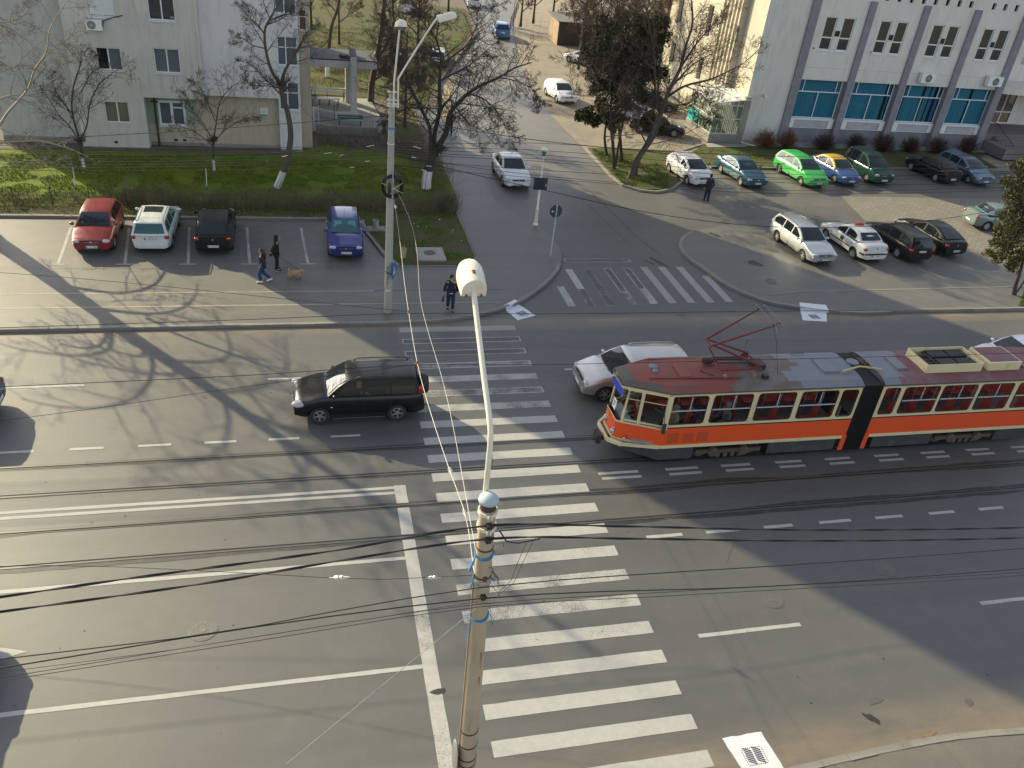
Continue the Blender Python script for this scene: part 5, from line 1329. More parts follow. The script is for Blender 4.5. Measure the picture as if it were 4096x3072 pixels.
m_tgl = glassy('tram_glass', (0.012, 0.014, 0.014), 0.68, 0.02)
m_tgl2 = glassy('tram_vent_glass', (0.02, 0.022, 0.022), 0.5, 0.02)
m_gum = mat('window_gasket', (0.012, 0.012, 0.012), 0.6)
m_tin = mat('tram_interior', (0.28, 0.27, 0.25), 0.8, var=0.15)
m_seat = mat('tram_seat_red', (0.62, 0.06, 0.035), 0.45, var=0.12)
m_bel = mat('bellows_rubber', (0.015, 0.015, 0.016), 0.8, var=0.4, scale=12, stretch=(6,6,0.4))
m_pan = mat('pantograph_red', (0.15, 0.022, 0.022), 0.7, var=0.25, scale=4)
# plan outline of the two halves: the nose tapers in
def plan_a(d=0.0):
    return [(18.75, YC-HWD-d), (18.75, YC+HWD+d), (11.55, YC+HWD+d), (10.22-d*0.7, YC+0.62), (10.06-d, YC+0.52), (10.06-d, YC-0.42), (10.22-d*0.7, YC-0.52), (11.55, YC-HWD-d)]
XE = 28.3
def plan_b(d=0.0):
    return [(19.58, YC+HWD+d), (19.58, YC-HWD-d), (XE-1.2, YC-HWD-d), (XE, YC-0.6), (XE, YC+0.6), (XE-1.2, YC+HWD+d)][::-1]
def band(mb, pts, z0, z1, mi=0, skip=()):
    n = len(pts)
    for i in range(n):
        if i in skip: continue
        a, b = pts[i], pts[(i+1) % n]
        mb.add([(a[0],a[1],z0),(b[0],b[1],z0),(b[0],b[1],z1),(a[0],a[1],z1)], [(0,1,2,3)], mi)
# windows: (x0, x1) on both long sides
winA = [(11.62, 12.93), (13.12, 14.58), (14.78, 16.22), (16.42, 17.86), (18.0, 18.64)]
winB = [(19.72, 20.34), (20.52, 22.0), (22.13, 23.6), (23.75, 25.2), (25.4, 26.85)]
Z0, Z1, ZR = 1.67, 2.80, 2.93
sh_ = MB()
for pts, wins in ((plan_a(), winA), (plan_b(), winB)):
    n = len(pts)
    for i in range(n):
        a, b = pts[i], pts[(i+1) % n]
        dx, dy = b[0]-a[0], b[1]-a[1]
        long_side = abs(dy) < 0.01 and abs(dx) > 5
        joint = abs(dx) < 0.01 and abs(dy) > 2
        if joint: continue
        if long_side:
            F = Face('front', a[1]); us = sorted((a[0], b[0]))
            hs = [(x0, x1, Z0, Z1) for x0, x1 in wins if x0 >= us[0] and x1 <= us[1]]
            facade(sh_, F, us[0], us[1], 1.56, ZR, hs, depth=0.05 if a[1] < YC else -0.05, mi=1)
            sh_.add([(a[0],a[1],0.82),(b[0],b[1],0.82),(b[0],b[1],1.56),(a[0],a[1],1.56)], [(0,1,2,3)], 0)
        else:
            # nose faces: glass is set into a frame of bars built below
            sh_.add([(a[0],a[1],0.82),(b[0],b[1],0.82),(b[0],b[1],1.45),(a[0],a[1],1.45)], [(0,1,2,3)], 0)
            sh_.add([(a[0],a[1],1.45),(b[0],b[1],1.45),(b[0],b[1],1.56),(a[0],a[1],1.56)], [(0,1,2,3)], 1)
            sh_.add([(a[0],a[1],2.80),(b[0],b[1],2.80),(b[0],b[1],ZR),(a[0],a[1],ZR)], [(0,1,2,3)], 1)
    band(sh_, [(x, y) for x, y in pts], 0.70, 0.82, 1, [i for i in range(n) if abs(pts[i][0]-pts[(i+1)%n][0]) < 0.01 and abs(pts[i][1]-pts[(i+1)%n][1]) > 2])
body = sh_.build('body', [m_or, m_cr], tram)
cb = MB()       # raised cream rubbing strip and bumper, black waist line
for pts in (plan_a(0.02), plan_b(0.02)):
    n = len(pts)
    for i in range(n):
        a, b = pts[i], pts[(i+1) % n]
        if abs(a[0]-b[0]) < 0.01 and abs(a[1]-b[1]) > 2: continue
        cb.bar((a[0],a[1],0.76), (b[0],b[1],0.76), 0.03, 0.12)
nb = [(11.5, YC-HWD-0.02), (10.28, YC-0.78), (9.86, YC-0.42), (9.86, YC+0.52), (10.2, YC+0.85)]
for a, b in zip(nb[1:-1], nb[2:]): cb.bar((*a, 0.72), (*b, 0.72), 0.09, 0.15)
cb.bar((*nb[0], 0.76), (*nb[1], 0.73), 0.05, 0.13)
o = cb.build('rubbing_strip', m_cr, tram); bevel(o, 0.012)
wl = MB()
for pts in (plan_a(0.006), plan_b(0.006)):
    n = len(pts)
    for i in range(n):
        a, b = pts[i], pts[(i+1) % n]
        if abs(a[0]-b[0]) < 0.01 and abs(a[1]-b[1]) > 2: continue
        wl.bar((a[0],a[1],1.545), (b[0],b[1],1.545), 0.012, 0.035)
wl.build('waist_line', m_gum, tram)
# corner posts of the nose and their glass
A_ = plan_a()
nose = MB(); posts = [A_[2], A_[3], A_[4], A_[5], A_[6], A_[7]]
mid_n = ((A_[6][0]*0.62+A_[7][0]*0.38), (A_[6][1]*0.62+A_[7][1]*0.38)); mid_f = ((A_[3][0]*0.62+A_[2][0]*0.38), (A_[3][1]*0.62+A_[2][1]*0.38))
for p, q, a_, b_ in ((A_[2],A_[2],.16,.10),(A_[7],A_[7],.16,.10),(mid_n,mid_n,.09,.08),(mid_f,mid_f,.09,.08),(A_[3],(A_[3][0]+.10,A_[3][1]),.07,.06),(A_[6],(A_[6][0]+.10,A_[6][1]),.07,.06)):
    nose = MB(); nose.bar((*p,1.50), (*q,2.85), a_, b_); nose.build('window_post', m_cr, tram)
for p, q in ((A_[6], mid_n), (mid_n, A_[7]), (A_[3], mid_f), (mid_f, A_[2])):
    for zz, t in ((1.60,0.07),(2.80,0.06)):
        nose = MB(); nose.bar((*p,zz), (*q,zz), 0.03, t); nose.build('window_rail', m_cr, tram)
gl = MB()
gl.add([(A_[3][0],A_[3][1],1.5),(A_[6][0],A_[6][1],1.5),(A_[6][0]+0.10,A_[6][1],2.82),(A_[3][0]+0.10,A_[3][1],2.82)], [(0,1,2,3)])
gl.build('windscreen', m_tgl, tram)
for p, q in ((A_[6], mid_n), (mid_n, A_[7]), (A_[3], mid_f), (mid_f, A_[2])):
    g = MB(); g.add([(*p,1.6),(*q,1.6),(*q,2.8),(*p,2.8)], [(0,1,2,3)]); w_ = g.build('cab_window', m_tgl, tram)
    b = MB(); b.bar((*p,2.45),(*q,2.45),0.02,0.025); b.build('window_bar', m_cr, w_)
sg = MB(); sg.add([(10.10,YC+0.50,2.42),(10.10,YC-0.40,2.42),(10.14,YC-0.40,2.80),(10.14,YC+0.50,2.80)], [(0,1,2,3)]); sg.build('destination_blind', mat('blind_blue', (0.01,0.05,0.42), 0.6), tram)
rs = MB(); rs.add([(10.13,YC+0.30,1.62),(10.13,YC-0.02,1.62),(10.16,YC-0.02,2.0),(10.16,YC+0.30,2.0)], [(0,1,2,3)]); rs_ = rs.build('route_board', white_plastic, tram)
text_mesh('route_number', '7', 0.30, m_platetx, rs_, (10.125, YC+0.14, 1.81), (R(85), 0, R(-90)), 0.001)
db = MB(); db.add([(10.25,YC-0.45,1.52),(10.55,YC-0.6,1.60),(10.55,YC+0.5,1.60),(10.25,YC+0.45,1.52)], [(0,1,2,3)]); db.add([(10.3,YC-0.3,1.60),(10.5,YC-0.35,1.75),(10.45,YC-0.05,1.80),(10.28,YC-0.02,1.62)], [(0,1,2,3)]); db.build('dashboard_papers', mat('paper', (0.52,0.58,0.63), 0.8), tram)
tri = MB(); tri.poly([(10.045,YC+0.42,1.42),(10.045,YC+0.28,1.42),(10.045,YC+0.22,1.30),(10.045,YC+0.30,1.18),(10.045,YC+0.42,1.20)]); tri.build('warning_sticker', mat('warning_yellow', (0.62,0.30,0.01), 0.5), tram)
for y in (YC-0.34, YC+0.44):
    h = MB(); h.sphere((10.03,y,1.02), 1, 14, 8, sz=(0.07,0.085,0.10)); h = h.build('headlight', m_lens, tram, 60)
    r_ = MB(); r_.lathe([(0.105,10.00),(0.115,10.05),(0.09,10.06)], c=(0,y,1.02), axis='X', n=16, cap=False); r_.build('lamp_ring', chrome, h)
for x, y, z, mm in ((10.42,YC-0.69,0.98,m_red),(10.38,YC-0.66,0.90,m_lens)):
    h = MB(); h.sphere((x,y-0.02,z),0.05,10,6); h.build('marker_lamp', mm, tram, 60)
for x in (11.75, 12.32, 12.85):
    v = MB()
    for k in range(9): v.box(x, x+0.40, YC-HWD-0.008, YC-HWD-0.001, 0.92+k*0.045, 0.945+k*0.045)
    v.build('louvre_vent', mat('vent_orange', (0.42,0.075,0.03), 0.6, var=0.2), tram)
# side windows with gaskets, sliding lights and cream bars
def rounded(x0, x1, z0, z1, r, y, n=5):
    pts = []
    for cx, cz, a0 in ((x1-r,z0+r,-90),(x1-r,z1-r,0),(x0+r,z1-r,90),(x0+r,z0+r,180)):
        for k in range(n+1):
            a = R(a0 + 90*k/n); pts.append((cx + r*math.cos(a), y, cz + r*math.sin(a)))
    return pts
for y, s in ((YC-HWD, -1), (YC+HWD, 1)):
    for x0, x1 in winA + winB:
        f = MB()        # cream corner fillets make the openings round
        outer = [(x1,y,Z0),(x1,y,Z1),(x0,y,Z1),(x0,y,Z0)]
        rp = rounded(x0+0.012, x1-0.012, Z0+0.012, Z1-0.012, 0.11, y+s*0.001); m = len(rp)//4
        for c, i0 in ((outer[0], 0), (outer[1], m), (outer[2], 2*m), (outer[3], 3*m)):
            f.add([(c[0], y+s*0.001, c[2])] + rp[i0:i0+m], [(0, k, k+1) for k in range(1, m)], 1)
        f.tube(rp + rp[:1], 0.017, 4, 0, cap=False)
        fr = f.build('window', [m_gum, m_cr], tram)
        g = MB(); g.add([(x0,y-s*0.03,Z0),(x1,y-s*0.03,Z0),(x1,y-s*0.03,Z1),(x0,y-s*0.03,Z1)], [(0,1,2,3)]); g.build('pane', m_tgl, fr)
        if x1-x0 > 0.8:
            b = MB(); zb_ = Z0+0.56
            b.box(x0+0.03, x1-0.03, y-0.02, y+0.015 if s < 0 else y+0.02, zb_-0.014, zb_+0.014); xm = (x0+x1)/2+0.05
            b.box(xm-0.01, xm+0.01, y-0.02, y+0.01, zb_, Z1-0.03); b.build('window_bar', m_alu, fr)
# floor, walls inside, seats, poles
fl = MB(); fl.box(10.6, 18.7, YC-1.0, YC+1.0, 0.88, 0.92); fl.box(19.6, XE-0.6, YC-1.0, YC+1.0, 0.88, 0.92); fl.box(10.3,11.0,YC-0.5,YC+0.5,0.88,1.45); fl.build('floor', m_tin, tram)
seats = [(12.3+0.82*k, s) for k in range(8) for s in (-1, 1)] + [(20.4+0.82*k, s) for k in range(8) for s in (-1, 1)]
for x, s in seats:
    b = MB(); y = YC + s*0.68
    b.box(x-0.2, x+0.2, y-0.2, y+0.2, 1.30, 1.35); b.add([(x+0.2,y-0.2,1.33),(x+0.2,y+0.2,1.33),(x+0.29,y+0.17,1.86),(x+0.29,y-0.17,1.86)], [(0,1,2,3)])
    b.lathe([(0.17,0),(0.17,0.03)], c=(0,0,0), n=14) if False else None
    b.tube([(x,y,0.92),(x,y,1.3)], 0.03, 6)
    pts = [(x+0.29, y+0.17*math.cos(a), 1.86+0.10*math.sin(a)) for a in [PI*k/6 for k in range(7)]]
    b.poly(pts)
    b.build('seat', m_seat, tram)
pl_ = MB()
for x in (12.7,14.4,16.1,17.8,20.8,22.5,24.2):
    for y in (YC-0.45, YC+0.45): pl_.tube([(x,y,0.92),(x,y,2.85)], 0.018, 6)
for y in (YC-0.42, YC+0.42): pl_.tube([(11.6,y,2.62),(18.6,y,2.62)], 0.016, 6); pl_.tube([(19.7,y,2.62),(26,y,2.62)], 0.016, 6)
pl_.build('grab_pole', m_alu, tram)
# skirts and bogies
sk = MB()
def skirt(x0, x1, y): sk.box(x0, x1, y-0.02, y+0.02, 0.17, 0.70)
for y in (YC-HWD+0.06, YC+HWD-0.06):
    skirt(11.6, 12.85, y); skirt(15.75, 18.45, y); skirt(20.0, 22.55, y); skirt(25.4, 27.0, y)
sk.add([(11.6,YC-HWD+0.04,0.17),(10.35,YC-0.6,0.40),(10.35,YC-0.6,0.70),(11.6,YC-HWD+0.04,0.70)], [(0,1,2,3)])
sk.add([(11.6,YC+HWD-0.04,0.17),(10.35,YC+0.6,0.40),(10.35,YC+0.6,0.70),(11.6,YC+HWD-0.04,0.70)], [(0,1,2,3)])
sk.add([(10.35,YC-0.6,0.40),(10.35,YC+0.6,0.40),(10.35,YC+0.6,0.70),(10.35,YC-0.6,0.70)], [(0,1,2,3)])
sk.box(11.0, 18.4, YC-0.95, YC+0.95, 0.55, 0.69); sk.box(20, 27, YC-0.95, YC+0.95, 0.55, 0.69)
sk.build('skirt', m_sk, tram)
m_bog = mat('bogie_rust', (0.095, 0.068, 0.045), 0.8, var=0.4, scale=6)
def bogie(xc):
    b = MB()
    for s in (-1, 1):
        y = YC + s*0.98
        b.box(xc-1.25, xc+1.25, y-0.05, y+0.05, 0.30, 0.45)
        for k in range(4): b.box(xc-0.45+k*0.28, xc-0.30+k*0.28, y-0.07, y+0.07, 0.14, 0.34)
    o = b.build('bogie_frame', m_bog, tram)
    for dx in (-0.95, 0.95):
        for s in (-1, 1):
            w_ = MB(); y = YC + s*0.7175
            w_.lathe([(0.355,-0.06),(0.355,0.05),(0.30,0.065),(0.27,0.05),(0.12,0.055),(0.10,0.09),(0.03,0.10)] if s > 0 else [(0.03,-0.10),(0.10,-0.09),(0.12,-0.055),(0.27,-0.05),(0.30,-0.065),(0.355,-0.05),(0.355,0.06)], c=(xc+dx,y,0.355), axis='Y', n=26)
            w_.build('wheel', m_bog, o, 30)
            hb_ = MB(); hb_.lathe([(0.20,0.0),(0.18,0.10),(0.05,0.12)] if s > 0 else [(0.05,-0.12),(0.18,-0.10),(0.20,0.0)], c=(xc+dx*0.62,YC+s*0.98,0.36), axis='Y', n=20); hb_.build('axle_box', m_bog, o, 30)
    return o
bogie(14.25); bogie(24.05)
# orange posts framing the bellows, bellows themselves
for x0, x1 in ((18.60,18.79),(19.52,19.72)):
    for y in (YC-HWD-0.035, YC+HWD-0.015):
        ep = MB(); ep.box(x0, x1, y, y+0.05, 0.19, 0.835); ep.build('end_post', m_or, tram)
be = MB(); nf = 9
for k in range(nf):
    x0 = 18.78 + 0.78*k/nf; x1 = 18.78 + 0.78*(k+1)/nf; xm = (x0+x1)/2
    for (xa, da), (xb, db_) in (((x0,-0.02),(xm,0.05)),((xm,0.05),(x1,-0.02))):
        pa = [(xa,YC-HWD-da+0.0,0.20),(xa,YC-HWD-da,2.95),(xa,YC+HWD+da,2.95),(xa,YC+HWD+da,0.20)]; pb = [(xb,y,z) for (_, y, z) in [(0,YC-HWD-db_,0.20),(0,YC-HWD-db_,2.95),(0,YC+HWD+db_,2.95),(0,YC+HWD+db_,0.20)]]
        for i in range(3): be.add([pa[i], pb[i], pb[i+1], pa[i+1]], [(0,1,2,3)])
be.build('bellows', m_bel, tram)
# roofs: cambered, with a darker lip
def roof(pts, zr, crown, mats_fn, name_lip='roof_edge'):
    xs_ = sorted({p[0] for p in pts})
    def half(xx, top=True):
        ys = []
        n = len(pts)
        for i in range(n):
            a, b = pts[i], pts[(i+1)%n]
            if min(a[0],b[0])-1e-6 <= xx <= max(a[0],b[0])+1e-6:
                if abs(a[0]-b[0]) < 1e-6: ys += [a[1], b[1]]
                else: ys.append(a[1] + (b[1]-a[1])*(xx-a[0])/(b[0]-a[0]))
        return min(ys), max(ys)
    x0, x1 = xs_[0], xs_[-1]
    xx = x0; grid = []; XS = []
    N = 40
    for i in range(N+1):
        x = x0 + (x1-x0)*i/N; lo_, hi_ = half(x); row = []
        fade = min(1, (x-x0)/0.35)**0.5 if x < x0+0.35 and x0 < 12 else 1
        for k in range(9):
            t = k/8; y = lo_ + (hi_-lo_)*t; c = 1-(2*t-1)**2
            edge = 0.0 if 0 < k < 8 else -0.05
            row.append((x, y, zr + crown*(c**0.6)*(0.35+0.65*fade) + edge))
        grid.append(row); XS.append(x)
    mb = {}
    for i in range(N):
        for k in range(8):
            mi = mats_fn((XS[i]+XS[i+1])/2, (grid[i][k][1]+grid[i][k+1][1])/2, k)
            mb.setdefault('r', MB()).add([grid[i][k], grid[i+1][k], grid[i+1][k+1], grid[i][k+1]], [(0,1,2,3)], mi)
    n = len(pts)
    for i in range(n):
        a, b = pts[i], pts[(i+1)%n]
        mb['r'].add([(a[0],a[1],ZR-0.03),(b[0],b[1],ZR-0.03),(b[0],b[1],zr-0.05 if True else zr),(a[0],a[1],zr-0.05)], [(0,1,2,3)], 0)
    return mb['r']
ra = roof(plan_a(0.05), 3.02, 0.13, lambda x, y, k: 0 if x < 10.35 or (k in (0,7) and x < 11.4) else (1 if x < 14.6 - 0.9*(abs(y-YC)) else (3 if x < 16.3+0.4*math.sin(y*4) else 2)))
ra.build('roof', [m_lip, m_rfr, m_rfg, mat('tram_roof_burnt', (0.125,0.095,0.08), 0.65, var=0.3, scale=2.5, dirt=(0.17,0.165,0.165), dscale=1.8)], tram, 50)
rb = roof(plan_b(0.05), 3.02, 0.13, lambda x, y, k: (2 if x < 20.3 + 0.5*k/4 else 1))
rb.build('roof', [m_lip, m_rfw, m_rfg], tram, 50)
def hatch(x0, x1, y0, y1, z, m, nm='roof_hatch'):
    b = MB(); b.box(x0, x1, y0, y1, z-0.04, z+0.05); o = b.build(nm, m, tram); bevel(o, 0.012); return o
hatch(12.05, 12.48, 21.65, 22.45, 3.16, m_rfr); hatch(17.45, 18.1, 21.65, 22.55, 3.16, m_rfg); hatch(20.45, 20.85, 21.68, 22.58, 3.16, m_rfg)
for x, y, r_ in ((11.34,22.4,0.16),(11.31,22.12,0.10)):
    b = MB(); b.lathe([(r_,3.12),(r_,3.19),(r_*0.6,3.22)], c=(x,y,0), n=18); b.build('roof_vent', m_rfg, tram)
rl_ = MB(); rl_.tube([(10.95,21.72,3.15),(14.2,21.55,3.17)], 0.03, 6); rl_.tube([(10.85,22.85,3.08),(11.2,22.95,3.12),(13.2,22.98,3.1)], 0.014, 5); rl_.build('roof_conduit', m_rfr, tram)
for x in (16.9,):
    h = MB(); h.tube([(x,23.0,3.05),(x,23.02,3.15),(x+0.5,23.02,3.15),(x+0.5,23.0,3.05)], 0.016, 5); h.build('roof_handle', dark_metal, tram)
# resistor boxes on the rear half
bx = MB(); x0, x1, y0, y1 = 21.45, 23.8, 21.45, 22.65
for a, b in (((x0,y0),(x1,y0)),((x1,y0),(x1,y1)),((x1,y1),(x0,y1)),((x0,y1),(x0,y0))):
    bx.bar((*a,3.27),(*b,3.27),0.03,0.36)
bx_ = bx.build('resistor_box', m_cr, tram)
b = MB(); b.box(x0+0.02,x1-0.02,y0+0.02,y1-0.02,3.12,3.16); b.build('box_floor', m_rfw, bx_)
m_mesh = mat('dark_mesh', (0.03,0.028,0.026), 0.7, var=0.4, scale=30)
for a in (22.15, 22.95):
    b = MB()
    for q in (21.55, 22.15): b.box(a, a+0.72, q, q+0.45, 3.28, 3.36)
    b.build('resistor_bank', m_mesh, bx_)
b = MB(); b.bar((21.5,22.35,3.3),(23.7,22.35,3.3),0.05,0.04); b.bar((21.5,22.0,3.3),(23.7,22.0,3.3),0.05,0.04); b.bar((22.05,21.5,3.3),(22.05,22.6,3.3),0.05,0.05); b.build('box_frame', dark_metal, bx_)
x0, x1, y0, y1 = 24.1, 25.5, 21.45, 22.6
b = MB(); b.box(x0,x1,y0,y1,3.08,3.45); o = b.build('equipment_box', m_cr, tram); bevel(o,0.015)
b = MB(); b.add([(x0+.05,y0+.05,3.452),(x1-.05,y0+.05,3.452),(x1-.05,y1-.05,3.452),(x0+.05,y1-.05,3.452),((x0+x1)/2,(y0+y1)/2,3.50)], [(0,1,4),(1,2,4),(2,3,4),(3,0,4)]); b.build('box_lid', m_rfw, o)
b = MB(); b.box(25.7, 27.0, 21.5, 22.6, 3.08, 3.2); b.build('equipment_box', m_rfw, tram)
ya = MB(); ya.bar((18.15,21.62,3.22),(18.95,21.82,3.26),0.06,0.04); ya.bar((18.95,21.82,3.26),(19.75,21.65,3.22),0.06,0.04); ya.build('coupling_arm', mat('arm_yellow', (0.45,0.37,0.17), 0.6), tram)
b = MB(); b.lathe([(0.22,3.16),(0.22,3.21)], c=(18.95,22.25,0), n=20); b.build('turntable_cover', m_rfg, tram)
# pantograph
pg = MB()
bz = 3.32
pg.tube([(13.55,21.78,bz),(15.05,21.78,bz),(15.05,22.62,bz),(13.55,22.62,bz),(13.55,21.78,bz)], 0.035, 6)
pg.add([(14.55,21.76,bz),(15.0,21.76,bz),(14.9,21.76,bz+0.22)], [(0,1,2)]); pg.add([(14.55,22.64,bz),(15.0,22.64,bz),(14.9,22.64,bz+0.22)], [(0,1,2)])
kz = 4.17
kn, kf = (13.0, 21.98, kz), (13.28, 22.38, kz)
pg.tube([(14.9,21.80,bz+0.15),(13.15,22.02,kz)], [0.05,0.04], 6); pg.tube([(13.55,22.0,bz+0.02),(12.98,22.0,kz-0.03)], 0.022, 6); pg.tube([(14.9,22.6,bz+0.15),(13.15,22.38,kz)], [0.04,0.03], 6)
pg.tube([(13.05,21.92,kz),(13.05,22.46,kz)], 0.03, 6)
pg.build('pantograph_frame', m_pan, tram)
pu = MB()
hd = 5.2
pu.tube([(13.05,21.98,kz),(15.02,21.62,hd-0.08)], [0.042,0.026], 6); pu.tube([(13.05,22.42,kz),(15.02,22.8,hd-0.08)], [0.042,0.026], 6); pu.tube([(14.2,21.78,kz+0.47),(14.2,22.62,kz+0.47)], 0.010, 5)
pu.tube([(15.02,21.62,hd-0.08),(15.02,22.8,hd-0.08)], 0.02, 6)
pu.build('pantograph_arm', m_pan, tram)
ph = MB()
for dx in (-0.14, 0.14):
    pts = []
    for k in range(17):
        t = -1 + 2*k/16; y = YC + 0.06 + t*0.95; z = hd + 0.02 - (0.0 if abs(t) < 0.72 else ((abs(t)-0.72)/0.28)**1.6*0.22)
        pts.append((15.02+dx, y, z))
    ph.tube(pts, 0.016, 5)
for y in (21.66, 22.76): ph.bar((14.87,y,hd-0.03),(15.17,y,hd-0.03),0.03,0.03); ph.tube([(14.87,y,hd-0.05),(15.1,y,hd-0.13),(15.17,y,hd-0.05)],0.012,4)
ph.build('collector_head', mat('collector_grey', (0.14,0.14,0.15), 0.5, 0.5), tram)
ins = MB()
for x, y in ((13.65,21.62),(14.75,21.62),(13.65,22.75),(14.75,22.75)): ins.lathe([(0.05,3.08),(0.08,3.12),(0.05,3.16),(0.08,3.20),(0.05,3.26)], c=(x,y,0), n=10)
ins.build('insulator', mat('porcelain_brown', (0.22,0.12,0.10), 0.3), tram)
mo = MB(); mo.lathe([(0.10,13.2),(0.11,13.25),(0.11,13.5),(0.08,13.55)], c=(0,22.5,3.28), axis='X', n=12); mo.box(14.95,15.35,22.0,22.5,3.14,3.32); mo.box(15.0,15.2,21.45,21.6,3.12,3.25); mo.tube([(13.6,22.55,3.3),(14.9,22.5,3.3)],0.04,6); mo.tube([(13.6,22.3,3.3),(14.9,22.25,3.3)],0.03,6); mo.build('pantograph_drive', dark_metal, tram)
b = MB(); b.tube([(15.6,21.55,3.14),(15.75,22.4,4.0),(15.5,22.6,4.7),(15.2,22.7,5.02)], 0.008, 4); b.tube([(13.2,22.3,3.2),(12.9,22.0,3.18),(13.3,21.7,3.16)], 0.012, 4); b.build('cable', black, tram)
b = MB(); b.tube([(14.85,22.85,3.1),(14.98,22.95,3.75)], 0.01, 4); b.sphere((14.98,22.95,3.78),0.025,8,6); b.build('aerial', dark_metal, tram)
# coupler and mirror
cp = MB(); cp.box(9.55, 9.72, YC-0.28, YC+0.10, 0.42, 0.78); cp.bar((9.72,YC-0.1,0.55),(10.4,YC-0.05,0.5),0.12,0.12); cp.tube([(9.52,YC-0.2,0.62),(9.40,YC-0.22,0.60)],0.06,8); cp.box(9.62,9.68,YC-0.34,YC+0.16,0.5,0.7)
cp.build('coupler', mat('coupler_grime', (0.045,0.038,0.03), 0.75, var=0.5, scale=12), tram)
mi = MB(); mi.tube([(11.1,21.2,2.3),(11.35,20.86,2.25),(11.42,20.84,1.75)],0.014,5); mi.box(11.36,11.48,20.80,20.88,1.50,1.86); mi.build('rear_view_mirror', mat('mirror_green', (0.02,0.05,0.03), 0.5), tram)
# ================================================================== TREES, SHRUBS, GRASS
def ray_y(u, v, Y):
    """point of the vertical plane y = Y seen at photo pixel (u, v); used to carry measured limbs into the scene"""
    d = _f + _r2*((u-2048)/FPX) - _u2*((v-1536)/FPX)
    t = Y/d.y
    return Vector((d.x*t, Y, CAM_H + d.z*t))
m_bark = mat('bark_grey_brown', (0.085, 0.068, 0.052), 0.95, var=0.4, scale=9, bmp=0.4)
m_bark2 = mat('bark_dark', (0.055, 0.043, 0.035), 0.95, var=0.4, scale=9, bmp=0.4)
m_pale = mat('bark_pale', (0.30, 0.26, 0.20), 0.9, var=0.3, scale=6, bmp=0.3)
m_twig = mat('twig_brown', (0.075, 0.055, 0.042), 0.95, var=0.35, scale=4)
m_twig2 = mat('twig_reddish', (0.10, 0.058, 0.042), 0.95, var=0.35, scale=4)
m_twigp = mat('twig_pale', (0.22, 0.18, 0.135), 0.95, var=0.3, scale=4)
m_lime = mat('limewashed_trunk', (0.60, 0.59, 0.57), 0.9, var=0.12, scale=8, bmp=0.3, dirt=(0.38,0.36,0.33), dscale=2)
def wander(p, d, L, n, rng, up=0.0, jit=0.18):
    pts = [p.copy()]; d = d.normalized()
    for i in range(n):
        d = (d + Vector((rng.gauss(0,jit), rng.gauss(0,jit), rng.gauss(0,jit))) + Vector((0,0,up))).normalized()
        p = p + d*(L/n); pts.append(p.copy())
    return pts
def sprout(mbs, pts, rad, level, rng, P):
    """side shoots along one limb, then along the shoots"""
    if level > P['levels']: return
    n = P['n'][level-1]; ratio = P['ratio'][level-1]
    total = sum((pts[i+1]-pts[i]).length for i in range(len(pts)-1))
    for k in range(n):
        t = P['start'][level-1] + (1-P['start'][level-1])*((k+rng.random())/n)
        i = min(int(t*(len(pts)-1)), len(pts)-2); f = t*(len(pts)-1)-i
        p = pts[i].lerp(pts[i+1], f); ax = (pts[i+1]-pts[i]).normalized()
        r0 = (rad[i]*(1-f)+rad[i+1]*f)
        side = ax.orthogonal(); side.rotate(Matrix.Rotation(rng.uniform(0, 2*PI), 3, ax))
        ang = rng.uniform(*P['ang']); d = ax*math.cos(ang) + side*math.sin(ang)
        d.z += P['lift'][level-1]
        L = total*ratio*(1.15-0.75*t)*rng.uniform(0.65, 1.25)
        L = max(L, 0.12)
        ns = 5 if level == 1 else (4 if level == 2 else 3)
        q = wander(p, d, L, ns, rng, P['up'][level-1], P['jit'])
        rs = min(r0*0.62, P['rmax'][level-1]); rr_ = [max(rs*(1-0.85*j/ns), P['rmin']) for j in range(ns+1)]
        mbs[0 if level == 1 and rs > 0.03 else 1].tube(q, rr_, 5 if level == 1 else 3, cap=False)
        sprout(mbs, q, rr_, level+1, rng, P)
DEF = dict(levels=3, n=(9,7,6), ratio=(0.5,0.45,0.45), start=(0.3,0.25,0.2), ang=(R(30),R(65)), lift=(0.15,0.12,0.1), up=(0.04,0.03,0.02), jit=0.085, rmax=(0.09,0.03,0.014), rmin=0.006)
def hero_tree(name, label, limbs, seed, bark, twig, P=None, lime=None, group='bare trees', cat='tree', split_at=None):
    """limbs: list of (points, r0, r1); the first is the trunk"""
    PP = dict(DEF); 
    if P: PP.update(P)
    rng = random.Random(seed)
    root = thing(name, label, cat, limbs[0][0][0][:], 0, group)
    b0 = Vector(limbs[0][0][0])
    tm, tw = MB(), MB(); first = True
    for pts, r0, r1 in limbs:
        pts = [Vector(p)-b0 for p in pts]
        if len(pts) > 2: pts = [Vector(p) for p in catmull([tuple(p) for p in pts], 3)]
        rad = [r0 + (r1-r0)*(i/(len(pts)-1))**0.9 for i in range(len(pts))]
        if first and lime:
            j = next((i for i, p in enumerate(pts) if p.z > lime), len(pts)-1)
            lm_ = MB(); lm_.tube(pts[:j+1], [r*1.02 for r in rad[:j+1]], 10); lm_.build('limewash', m_lime, root, 60)
        if first:
            rad[0] *= 1.25
        tm.tube(pts, rad, 8 if r0 > 0.08 else 6, cap=True)
        Pl = dict(PP)
        if first: Pl['start'] = (PP.get('trunk_start', 0.45),) + tuple(PP['start'][1:])
        first = False
        sprout((tm, tw), pts, rad, 1, rng, Pl)
    tm.build('trunk', bark, root, 60); tw.build('crown', twig, root)
    return root
